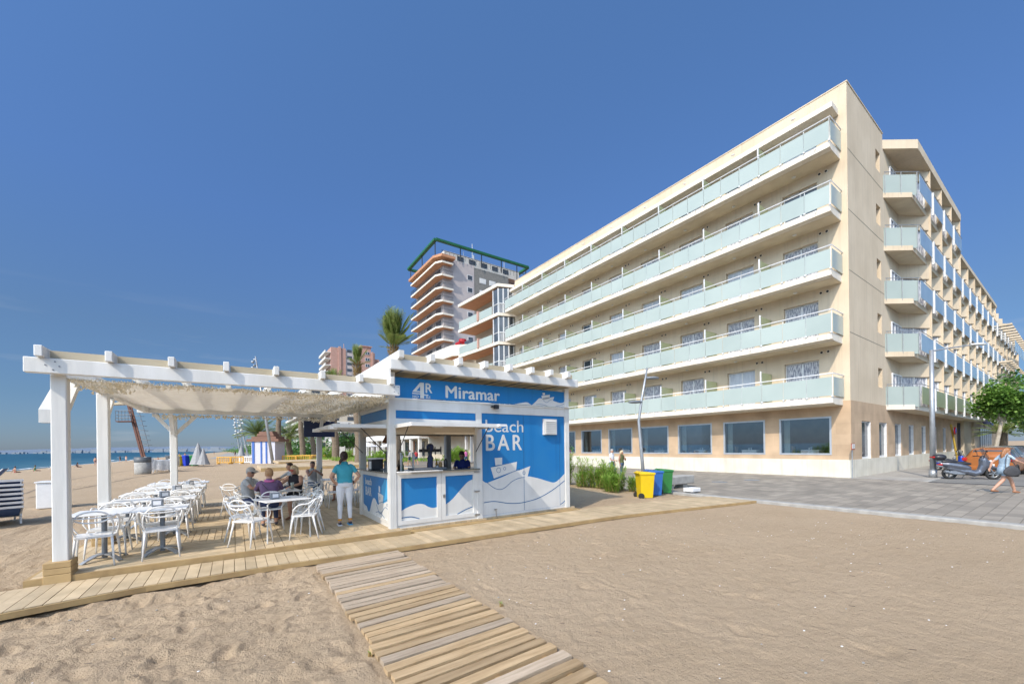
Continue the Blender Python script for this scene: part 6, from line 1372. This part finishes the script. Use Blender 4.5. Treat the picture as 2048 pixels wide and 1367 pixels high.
# lifeguard tower
t=thing('watch_tower','rusty leaning lifeguard mast with a caged ladder and small platform','watch tower',(-9.8,69.0,0)); ax=Vector((.82,-.57,0)); base=Vector((-9.5,68.8,-.4)); TP=lambda s,z: base+ax*s+Vector((0,0,z))
b=MB(); b.beam(TP(.15,0),TP(-2.6,10.6),.22,.26); b.beam(TP(.40,0),TP(-2.35,10.6),.08,.26); obj('mast',b,'rust',t)
b=MB(); b.obox(TP(-2.5,6.15),ax,(0,1,0),(0,0,1),1.0,.8,.05); obj('platform',b,'rust',t)
b=MB()
for h in (6.6,7.0,7.5): b.tube([TP(-3.5,h)+Vector((0,-.8,0)),TP(-1.5,h)+Vector((0,-.8,0)),TP(-1.5,h)+Vector((0,.8,0)),TP(-3.5,h)+Vector((0,.8,0))],.035,5,closed=True)
for s_ in (-3.5,-3.1,-2.7,-2.3,-1.9,-1.5): b.tube([TP(s_,6.2)+Vector((0,-.8,0)),TP(s_,7.5)+Vector((0,-.8,0))],.03,5)
obj('railing',b,'rail_grey',t)
b=MB(); b.add([TP(-1.9,8.9),TP(-1.7,8.4),TP(-5.0,8.35),TP(-1.9,8.9)+Vector((0,1.4,0)),TP(-1.7,8.4)+Vector((0,1.4,0)),TP(-5.0,8.35)+Vector((0,1.4,0))],[(0,1,2),(5,4,3),(0,2,5,3),(1,4,5,2),(0,3,4,1)]); obj('sunshade',b,'cream_board',t)
b=MB()
for k in range(9):
    z=2.6+.62*k; s0=.15-2.75*z/10.6; b.tube([TP(s0+.3,z),TP(s0+1.15,z-.12),TP(s0+1.15,z-.12)+Vector((.3,.45,0)),TP(s0+.3,z)+Vector((.2,.5,0))],.03,5,closed=True)
for dz in (0,): b.tube([TP(.15-2.75*2.6/10.6+1.15,2.5),TP(.15-2.75*7.6/10.6+1.15,7.5)],.035,5)
obj('ladder_cage',b,'rail_grey',t)
# beach bins, rubbish drum, loungers
t=thing('rubbish_drum','concrete rubbish drum with a dark rim standing on the open beach','bin',(-6.4,45.4,0)); b=MB(); b.lathe([(.52,-.1),(.54,.2),(.54,.98),(.51,.98),(.48,.8)],(-6.4,45.4,0),24); obj('drum',b,'concrete',t,smooth=True); b=MB(); b.lathe([(.545,.98),(.56,1.02),(.56,1.42),(.52,1.42),(.52,1.0)],(-6.4,45.4,0),24); obj('rim_band',b,'grey_bin',t,smooth=True)
for i,(x,m_,lb) in enumerate(((-6.75,'grey_bin','dark grey bin, first of four in a row on the beach'),(-5.85,'yellow_bin','yellow bin in the row of four on the beach'),(-5.05,'far_blue','bright blue bin in the row of four on the beach'),(-4.3,'green_bin','green bin, last of four in a row on the beach'))):
    bin_(lb,(x,66.2-.5*i,-.02),R(30),m_,'bins in a row on the beach',s=1.45)
def lounger_proto():
    t=thing('sun_lounger','tmp','sun lounger',(0,0,0))
    b=MB(); P_=[(0,.0,.30),(.95,0,.26),(1.25,0,.30),(1.9,0,.62)]
    for sy in(-.32,.32): [b.beam((x,sy,z),(x2,sy,z2),.035,.075) for (x,_,z),(x2,_,z2) in zip(P_,P_[1:])]
    for x,z in ((0,.30),(1.9,.62),(.95,.26)): b.box(x-.02,x+.02,-.32,.32,z-.035,z+.035)
    
    b.tube([(.25,-.32,.28),(.15,-.32,0)],.025,6);b.tube([(.25,.32,.28),(.15,.32,0)],.025,6);b.tube([(1.35,-.32,.32),(1.5,-.32,0)],.025,6);b.tube([(1.35,.32,.32),(1.5,.32,0)],.025,6); obj('frame',b,'white_plastic',t)
    b=MB()
    for (x,_,z),(x2,_,z2) in zip(P_,P_[1:]): b.add([(x,-.29,z+.01),(x2,-.29,z2+.01),(x2,.29,z2+.01),(x,.29,z+.01),(x,-.29,z-.015),(x2,-.29,z2-.015),(x2,.29,z2-.015),(x,.29,z-.015)],[(0,1,2,3),(7,6,5,4),(0,4,5,1),(2,6,7,3)])
    obj('mesh_seat',b,'blue_fabric',t); return t
lp_=lounger_proto(); reg(None); ull=[False]; od=['bottom','second','third','fourth','fifth','sixth','seventh','top']
for st,(x,y,n_,rz,nm) in enumerate([(-5.85,16.9,7,R(-70),'the stack nearest the camera'),(-5.42,17.3,7,R(-68),'the stack beside the white locker'),(-6.25,49.2,8,R(-15),'the stack behind the rubbish drum'),(-5.6,51.5,7,R(-160),'the middle far stack'),(-4.7,47.9,8,R(200),'the stack right behind the rear pergola post')]):
    for k in range(n_):
        place(lp_,ull,(x,y,bz(x,y)-.02+.115*k),rz,scale=.82 if st<2 else 1,label='blue and white sun lounger, %s of %s'%(('top' if k==n_-1 else od[k]),nm),group='stacked sun loungers')
t=thing('locker_box','white plastic locker box standing behind the lounger stacks','box',(-5.2,20.2,0)); b=MB(); b.bbox(-5.45,-4.85,19.9,20.6,0,.85,.02); obj('case',b,'white_plastic',t); b=MB(); b.bbox(-5.48,-4.82,19.87,20.63,.855,.90,.01); obj('lid',b,'white_plastic',t)
# deck chairs with people by the water
def deckchair(x,y,rz,lb,m_):
    t=thing('deck_chair',lb,'deck chair',(x,y,bz(x,y)),rz)
    b=MB(); 
    for sy in(-.3,.3): b.tube([(-.5,sy,.05),(.1,sy,.35),(.75,sy,1.15)],.03,5); b.tube([(.5,sy,0),(-.2,sy,.45)],.03,5)
    obj('frame',b,'white_plastic',t,local=True); b=MB(); b.add([(-.4,-.28,.3),(.1,-.28,.36),(.75,-.28,1.15),(.75,.28,1.15),(.1,.28,.36),(-.4,.28,.3)],[(0,1,4,5),(1,2,3,4)]); obj('sling',b,m_,t,local=True)
for (x,y,lb,m_) in [(-15.5,38.5,'green deck chair at the picture edge near the water','green_cloth'),(-14.2,39.5,'striped dark deck chair next to the green one','blue_fabric'),(-13.4,41.5,'reclined blue deck chair furthest from the green one','blue_fabric'),(-24.6,97,'white deck chair beside the sunbathers behind the posts','white_cloth')]: deckchair(x,y,R(random.uniform(-40,30)),lb,m_)
person('sunbather reclining in the green deck chair',(-15.2,38.6,bz(-15.2,38.6)-.15),R(70),sit(lean=-.12),dict(hip='black_cloth',top='skin_tan'),vox=.03,skin='skin_tan',face=False,vis_hands=False)
person('sunbather reclining in the striped deck chair',(-13.9,40,bz(-13.9,40)-.1),R(80),sit(lean=-.12),dict(hip='navy_cloth',top='skin'),vox=.03,skin='skin',hairm='hair_auburn',face=False,vis_hands=False)
# folded parasols, crates, hut, barriers, bicycle
def parasol(x,y,h,lb,op=False):
    t=thing('parasol',lb,'parasol',(x,y,bz(x,y))); z=bz(x,y); b=MB(); b.cyl((x,y),.04,z-.1,z+h,6); obj('pole',b,'galv',t)
    b=MB(); b.lathe([(.9*h/3,z+.25),(.6*h/3,z+h*.4),(.25*h/3,z+h*.8),(.03,z+h)] if not op else [(1.7,z+h*.74),(1.72,z+h*.78),(.05,z+h)],(x,y,0),10 if not op else 8); obj('canopy',b,'umbrella_grey' if not op else 'white_cloth',t)
parasol(-3.7,61.9,2.9,'tall folded grey parasol beside the green bin'); parasol(-3.15,61.0,2.2,'shorter folded grey parasol beside the tall one'); parasol(1.6,150,3.6,'folded grey parasol far off by the brick coloured crates')
parasol(17.5,66,3.0,'open white parasol under the palms, nearer one',True); parasol(20.8,64.5,3.0,'open white parasol under the palms, nearer the kiosk',True)
t=thing('storage_cabin','brick coloured storage cabin far down the beach','cabin',(3.4,112,0)); b=MB(); b.box(3.4,5.6,112,114,0,3.1); obj('wall',b,'salmon_tile',t); b=MB(); b.box(5.7,7.4,112.5,113.5,0,2.9); b.box(3.3,5.7,111.9,114.1,3.1,3.25); obj('side_shelf',b,'salmon_tile',t)
t=thing('beach_hut','white and blue beach hut with a stepped brown roof beside the leaning mast','hut',(2.9,70,0)); cx,cy=3.2,65.0
u=Vector((.82,-.57,0)); v_=Vector((.57,.82,0)); HT=lambda a,c,z: Vector((cx,cy,z))+u*a+v_*c
b=MB(); b.obox(HT(0,1.2,1.6),u,v_,(0,0,1),1.62,1.2,1.6); wl=obj('wall',b,'hut_white',t)
for a in (-1.35,-.25,.45): b=MB(); b.obox(HT(a,-.04,1.6),u,v_,(0,0,1),.16 if a<-1 else .10,.03,1.55); obj('blue_stripe',b,'hut_blue',wl)
b=MB()
for k,(w1,z) in enumerate(((2.2,3.25),(1.7,3.6),(1.15,4.0),(.95,4.3))): b.obox(HT(0,1.2,z),u,v_,(0,0,1),w1,w1*.62,.17); 
b.obox(HT(0,1.2,3.7),u,v_,(0,0,1),1.0,.6,.45); obj('roof',b,'brown_roof',t)
def barrier(x,y,rz,m_,lb):
    t=thing('plastic_barrier',lb,'barrier',(x,y,bz(x,y)),rz,'plastic barriers by the beach hut'); b=MB(); b.bbox(-1,1,-.04,.04,.9,1.05,.02,); b.bbox(-1,1,-.04,.04,.15,.28,.02); b.box(-1,-.88,-.04,.04,.28,.9); b.box(.88,1,-.04,.04,.28,.9)
    for i in range(7): b.box(-.75+i*.25,-.68+i*.25,-.03,.03,.28,.9)
    obj('panel',b,m_,t,local=True); b=MB(); b.box(-.8,-.7,-.3,.3,0,.14); obj('foot',b,m_,t,local=True); b=MB(); b.box(.7,.8,-.3,.3,0,.14); obj('foot',b,m_,t,local=True)
for i,(x,y,m_,lb) in enumerate([(-1.3,69.5,'barrier_yellow','orange plastic barrier, first one at the open beach end'),(.2,69.0,'barrier_yellow','orange plastic barrier beside the white one'),(1.3,68.3,'white_plastic','white plastic barrier against the beach hut'),(6.3,64.5,'barrier_yellow','orange plastic barrier just past the leaning mast'),(8.0,63.8,'barrier_yellow','orange plastic barrier in the middle past the mast'),(9.8,63.2,'barrier_yellow','orange plastic barrier nearest the green bushes')]): barrier(x,y,R(-33),m_,lb)
def bicycle(x,y,rz,lb):
    t=thing('bicycle',lb,'bicycle',(x,y,0),rz); 
    for xx in(0,1.05): b=MB(); b.tube([(xx+.33*math.cos(a),0,.34+.33*math.sin(a)) for a in np.linspace(0,6.283,22,endpoint=False)],.022,6,closed=True); [b.tube([(xx,0,.34),(xx+.32*math.cos(a),0,.34+.32*math.sin(a))],.005,3) for a in np.linspace(0,6.283,10)]; obj('wheel',b,'rubber',t,local=True)
    b=MB(); b.tube([(0,0,.34),(.38,0,.80),(.92,0,.84),(.45,0,.32),(0,0,.34)],.02,6); b.tube([(.45,0,.32),(.34,0,.9)],.02,6); b.tube([(1.05,0,.34),(.90,0,.98),(.95,.25,1.0)],.02,6); b.tube([(.90,0,.98),(.95,-.25,1.0)],.02,6); obj('frame',b,'rail_grey',t,local=True)
    b=MB(); b.ell((.32,0,.93),.14,.07,.03,8,5); obj('saddle',b,'black_plastic',t,local=True)
bicycle(2.6,68.3,R(-35),'bicycle leaning near the blue striped beach hut'); bicycle(19.5,33.5,R(20),'bicycle parked on the promenade, seen through the kiosk opening'); bicycle(20.7,33.0,R(24),'second bicycle parked on the promenade, seen through the kiosk opening')
for (x,y,c_,lb) in [(19.5,36.5,'pink_cloth','passer-by in pink seen through the seaward kiosk opening'),(15.2,41,'white_cloth','passer-by in white on the promenade behind the beer tower'),(16.3,42,'red_cloth','passer-by in red on the promenade behind the beer tower')]:
    person(lb,(x,y,0),random.uniform(0,6),stand(stride=.3),dict(top=c_,sleeve=c_,hip='jeans',thigh='jeans'),vox=.03,group='promenade walkers',face=False,vis_hands=False)
t=thing('sailing_boat','tiny white motor boat on the sea at the horizon','boat',(-880,1500,-1)); b=MB(); b.prism([(-7,0),(7,0),(9,2.5),(-8,2.2)],lambda u_,w_,d:(-880+u_,1500+d,-1+w_),-2,2); b.box(-883,-878,1498.5,1501.5,1.2,4); obj('hull',b,'white_paint',t); b=MB(); b.cyl((-880,1500),.2,2,9,5); obj('mast',b,'white_paint',t)
t=thing('fence_panel','white fence panel among the green bushes by the beach','fence',(11,62,0)); b=MB(); b.box(11.4,12.3,57.9,58.0,.2,2.2); obj('panel',b,'white_paint',t); b=MB(); b.box(11.35,11.4,57.9,58,0,2.3); b.box(12.3,12.35,57.9,58,0,2.3); obj('post',b,'white_paint',t)
# ================================================================ PLANTS
def leafquad(b,p,d,up,l,w):
    d=Vector(d).normalized(); s_=d.cross(Vector(up)).normalized()*w/2; p=Vector(p); b.add([p,p+d*l*.5+s_,p+d*l,p+d*l*.5-s_],[(0,1,2,3)])
def palm(x,y,h,lb,cr=2.0,up=.6,n=46,tr=.28,fr=2.4,z0=0,droop=1.0,seed=1,skirt=True,group=None):
    random.seed(seed); t=thing('palm_tree',lb,'palm',(x,y,z0),0,group)
    b=MB(); N=14; pts=[(x+.12*math.sin(i*.5),y,z0-.3+(h+.3)*i/N) for i in range(N+1)]; b.tube(pts,[tr*(1.12-.25*i/N)*(1+.07*(i%2)) for i in range(N+1)],12); tk=obj('trunk',b,'bark',t,smooth=False)
    if skirt:
        b=MB()
        for i in range(150):
            a=random.uniform(0,6.283); z=z0+h-random.random()*h*.16; r_=tr*1.0; d=Vector((math.cos(a),math.sin(a),1.2+random.random()))
            leafquad(b,(x+math.cos(a)*r_*.8,y+math.sin(a)*r_*.8,z),d,(0,0,1),.55,.14)
        obj('leaf_base',b,'palm_dead',tk)
    b=MB()
    for i in range(n):
        a=random.uniform(0,6.283); e=random.uniform(up-.45,up+.6) if up<1.35 else random.uniform(up-.16,up+.12); e=min(e,1.55); ln_=fr*random.uniform(.8,1.1)
        if up>1.35: ln_=fr*random.uniform(.6,1.12); e=random.uniform(.35,1.2) if random.random()<.13 else e; ln_*=.6 if e<1.0 else 1
        d=Vector((math.cos(a)*math.cos(e),math.sin(a)*math.cos(e),math.sin(e))); p=Vector((x,y,z0+h-.1)); K=11; path=[]; dd=d.copy()
        for k in range(K): path.append(p.copy()); p=p+dd*ln_/K; dd=(dd+Vector((0,0,-.035*droop*(k*.35+.5)))).normalized()
        for k in range(K-1): b.beam(path[k],path[k+1],.035,.02,0)
        for k in range(3,K):
            t_=(path[k]-path[k-1]).normalized(); s_=t_.cross(Vector((0,0,1)));
            if s_.length<.05: s_=Vector((math.sin(a),-math.cos(a),0))
            s_.normalize(); ll=.50*math.sin(math.pi*(k-1)/(K))+.12
            for sg in(-1,1):
                for m_ in (0,.5): leafquad(b,path[k-1].lerp(path[k],m_),t_*.75+s_*sg*.8+Vector((0,0,-.12)),(0,0,1) if abs(t_.z)<.9 else (1,0,0),ll*fr/2.4,.055*fr/2.2)
    obj('crown',b,'palm_leaf',t); return t
palm(13.1,39.6,12.0,'tall pruned palm with an upright crown rising behind the kiosk',up=1.42,n=110,tr=.46,fr=4.0,droop=.45,seed=4)
palm(11.65,47.9,11.6,'slim palm with a narrow upright crown in front of the pink tower',up=1.45,n=40,tr=.42,fr=2.5,droop=.3,seed=5)
palm(10.1,53,9.5,'palm whose trunk stands between the television and the kiosk',up=1.2,n=40,tr=.40,fr=2.6,seed=6)
palm(6.4,81,8.2,'small upright palm just past the leaning mast',up=1.2,n=36,tr=.42,fr=2.6,seed=7)
palm(9.2,75,8.6,'double trunked palm before the terraced block',up=1.1,n=44,tr=.40,fr=2.8,seed=8)
palm(11.0,76,7.4,'leaning green palm next to the double trunked one',up=.7,n=44,tr=.34,fr=2.8,seed=9)
palm(4.0,102,5.2,'broad bushy date palm behind the beach hut',up=.55,n=90,tr=.6,fr=5.2,droop=1.2,seed=10,skirt=False)
palm(8.6,88,4.6,'wide drooping palm behind the orange barriers',up=.5,n=70,tr=.5,fr=4.8,droop=1.6,seed=11,skirt=False)
palm(15.2,45,5.4,'palm trunk seen through the seaward kiosk opening',up=1.0,n=30,tr=.32,fr=2.2,seed=12)
palm(58,4.5,2.6,'small palm under the street trees at the picture edge',up=.5,n=40,tr=.25,fr=2.2,seed=13,skirt=False)
def bush(x,y,r,h,lb,n=900,m_='leaf_green',z0=0,seed=0,stemh=.0,group=None,name='bush',ls=.16):
    random.seed(seed); t=thing(name,lb,'plant',(x,y,z0),0,group); b=MB()
    ns=max(6,int(n/60)); stems=[]
    for i in range(ns):
        a=random.uniform(0,6.28); rr=r*math.sqrt(random.random()); stems.append((x+rr*math.cos(a)*.8,y+rr*math.sin(a)*.8,h*random.uniform(.45,1.05),random.uniform(-.25,.25)*min(1,h),random.uniform(-.25,.25)*min(1,h)))
    for sx_,sy_,sh_,tx,ty in stems: b.tube([(sx_,sy_,z0-.05),(sx_+tx*.5,sy_+ty*.5,z0+sh_*.6),(sx_+tx,sy_+ty,z0+sh_)],[.012,.009,.004],4)
    st=obj('stem',b,'palm_dead',t); b=MB()
    for sx_,sy_,sh_,tx,ty in stems:
        for k in range(int(n/ns)):
            u_=random.random()**.8; p=(sx_+tx*u_,sy_+ty*u_,z0+sh_*u_); a=random.uniform(0,6.28); d=(math.cos(a),math.sin(a),random.uniform(.1,1.3)); leafquad(b,p,d,(0,0,1),ls*random.uniform(.8,1.7),ls*(.13 if name=='weed_clump' else .22))
    obj('foliage',b,m_,t); return t
sd=1
wl_=['at the kiosk wall','second from the kiosk','third from the kiosk','behind the walking couple','fourth from the kiosk','tall and thin in the middle','bright one in front of the couple','spreading towards the bins','last before the yellow bin','low one at the front edge','rearmost beside the paving','small tuft behind the yellow bin']
for i,(x,y,r,h,n_,m_) in enumerate([(9.9,12.6,.5,1.15,900,'leaf_green'),(10.5,13.2,.5,1.3,1000,'leaf_bright'),(11.1,13.6,.5,1.2,900,'leaf_green'),(13.0,14.6,.5,1.0,800,'leaf_bright'),(11.6,13.2,.45,1.1,900,'leaf_bright'),(11.9,12.9,.3,1.35,700,'leaf_green'),(12.1,12.2,.5,.95,1000,'leaf_bright'),(12.5,11.6,.5,.95,1000,'leaf_green'),(12.6,10.9,.45,.85,1100,'leaf_bright'),(12.1,10.6,.35,.55,700,'leaf_bright'),(13.4,12.3,.4,.8,700,'leaf_green'),(12.9,10.3,.25,.5,400,'leaf_green')]):
    bush(x,y,r,h*1.22,'tall green weed clump %s'%wl_[i],int(n_*2.0),'leaf_bright',z0=bz(x,y)-.02,seed=20+i,group='weed clumps beside the kiosk',name='weed_clump',ls=.17)
for i,(x,y,r,h) in enumerate([(10.6,61,1.6,1.9),(13.0,61,1.5,1.7),(17,58,1.5,1.5),(19.5,57,1.3,1.4),(20.5,42,1.0,1.6),(21.5,41,1.0,1.9),(15.5,54,1.8,.9),(8,72,1.8,.8)]):
    bush(x,y,r,h,'bright green shrub %s'%['just past the orange barriers','between the white fence panel and the post','behind the rear table','under the open parasols','seen through the kiosk behind the bartender','tall, behind the bartender','low and wide on the dune','low, beyond the orange barriers'][i],1500,'leaf_bright',z0=.1,seed=50+i,group='shrubs along the promenade edge',ls=.35)
for i,(x,y) in enumerate([(2.55,3.95),(1.0,3.75),(-1.0,3.35)]): bush(x,y,.03,.035,'tiny green sprout %s'%['at the right edge of the slatted path'.replace('right','hotel side'),'at the seaward edge of the slatted path','in the churned sand'][i],30,'leaf_bright',z0=bz(x,y)+.01,seed=80+i,name='sprout',ls=.025)
# grassy verge behind the beach
b=MB(); random.seed(5)
for i in range(5200):
    y=random.uniform(48,118); x=random.uniform(9,22)-(y-60)*.06; leafquad(b,(x,y,bz(x,y)-.02 if x<14 else .1),(random.uniform(-.4,.4),random.uniform(-.4,.4),1),(0,1,0),random.uniform(.3,.7),.12)
o=obj('grass',b,'leaf_bright'); tag(o,None,None,None,'stuff')
def tree(x,y,h,cr,lb,seed,n=7000,m_='leaf_green',th=2.6,zc=.62,lean=(0,0),ls=.30,bark='bark_pale'):
    random.seed(seed); t=thing('tree',lb,'tree',(x,y,0)); b=MB(); top=Vector((x+lean[0],y+lean[1],th)); b.tube([(x,y,-.1),(x+lean[0]*.3,y+lean[1]*.3,th*.4),(x+lean[0]*.8,y+lean[1]*.8,th*.8),top],[.14,.12,.10,.09],10)
    tips=[]
    for i in range(11):
        a=i*2.4; e=random.uniform(.3,1.2); d=Vector((math.cos(a)*math.cos(e),math.sin(a)*math.cos(e),math.sin(e))); l_=cr*random.uniform(.6,.95); m1=top+d*l_*.5+Vector((0,0,.15)); tp=top+d*l_+Vector((0,0,random.uniform(.1,.6))); b.tube([top-Vector((0,0,.2)),m1,tp],[.075,.045,.02],6)
        tips+= [m1,tp]
        for k in range(2): q=m1+Vector((random.uniform(-1,1),random.uniform(-1,1),random.uniform(0,1)))*cr*.45; b.tube([m1,q],[.03,.012],5); tips.append(q)
    obj('trunk',b,bark,t); b=MB(); cc=top+Vector((0,0,cr*.62))
    cl_=[(p,random.uniform(.5,.95)*cr*.42) for p in tips]+[(cc+Vector((random.uniform(-1,1),random.uniform(-1,1),random.uniform(-.75,1)))*cr*.72,cr*random.uniform(.22,.40)) for _ in range(22)]
    tot=sum(r_**2 for _,r_ in cl_)
    for p,r_ in cl_:
        for k in range(int(n*r_**2/tot)):
            a=random.uniform(0,6.28); ph=math.acos(random.uniform(-1,1)); rr=r_*random.random()**.4; q=p+Vector((math.sin(ph)*math.cos(a),math.sin(ph)*math.sin(a),math.cos(ph)*.8))*rr
            leafquad(b,q,(random.uniform(-1,1),random.uniform(-1,1),random.uniform(-.9,.5)),(random.uniform(-.5,.5),random.uniform(-.5,.5),1),ls*random.uniform(.6,1.3),ls*.62)
    obj('crown',b,m_,t); return t
tree(43.0,3.8,6,1.85,'pale trunked plane tree on the sidewalk, nearest to the hotel entrance',31,6200,'leaf_green',th=3.3,lean=(.5,-.35),ls=.25)
tree(44.8,.7,6,2.4,'darker plane tree leaning out over the parked cars',32,8000,'leaf_dark',th=3.1)
tree(52.5,1.2,6,2.8,'plane tree further down the street at the picture edge',33,6000,'leaf_dark',th=3.0)
tree(62,2.5,7,3.6,'distant street tree beyond the parked cars',34,5000,'leaf_dark',th=3.2,ls=.4)
tree(17.5,78,5,2.6,'round green tree between the palms and the arcade',35,2500,'leaf_dark',th=2.0,ls=.4)
b=MB(); random.seed(9)
for i in range(9000):
    y=130+random.random()**2*1500; x=random.uniform(6,24)-(y-130)*.035*random.random()+(8 if random.random()<.4 else 0); z=random.random()**1.4*(5+2.5*math.sin(y*.11)+2*math.sin(y*.031)); leafquad(b,(x,y,z),(random.uniform(-1,1),random.uniform(-1,1),random.uniform(-.6,.8)),(0,0,1),1.3,.9)
town=MB()
for i in range(150):
    y=1500+random.random()*3300; x=-.62*(y-1500)*random.uniform(.35,1.0)-random.uniform(20,60); s_=random.uniform(6,13); town.box(x,x+s_*1.6,y,y+20,0,s_*random.uniform(.7,1.3))
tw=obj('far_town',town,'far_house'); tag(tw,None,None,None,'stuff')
o=obj('far_trees',b,'leaf_dark'); tag(o,None,None,None,'stuff')
# leaf litter, shells and twigs on the near sand
b=MB(); random.seed(12)
for i in range(420):
    x=random.uniform(-4,12); y=random.uniform(.8,6.6)
    if .9<x<2.5: continue
    z=bz(x,y)+.006; k=random.random(); s_=random.uniform(.006,.016)
    if k<.45: b.cur=0; b.ell((x,y,z),s_,s_*.7,s_*.35,5,3)
    elif k<.8: b.cur=1; a=random.uniform(0,3); b.tube([(x,y,z),(x+math.cos(a)*s_*4,y+math.sin(a)*s_*4,z+.004)],s_*.16,4)
    else: b.cur=2; b.ell((x,y,z),s_*1.1,s_*.8,s_*.5,5,3)
o=obj('beach_litter',b,['white_plastic','hair_dark','concrete']); tag(o,None,None,None,'stuff')
bpy.context.view_layer.update()
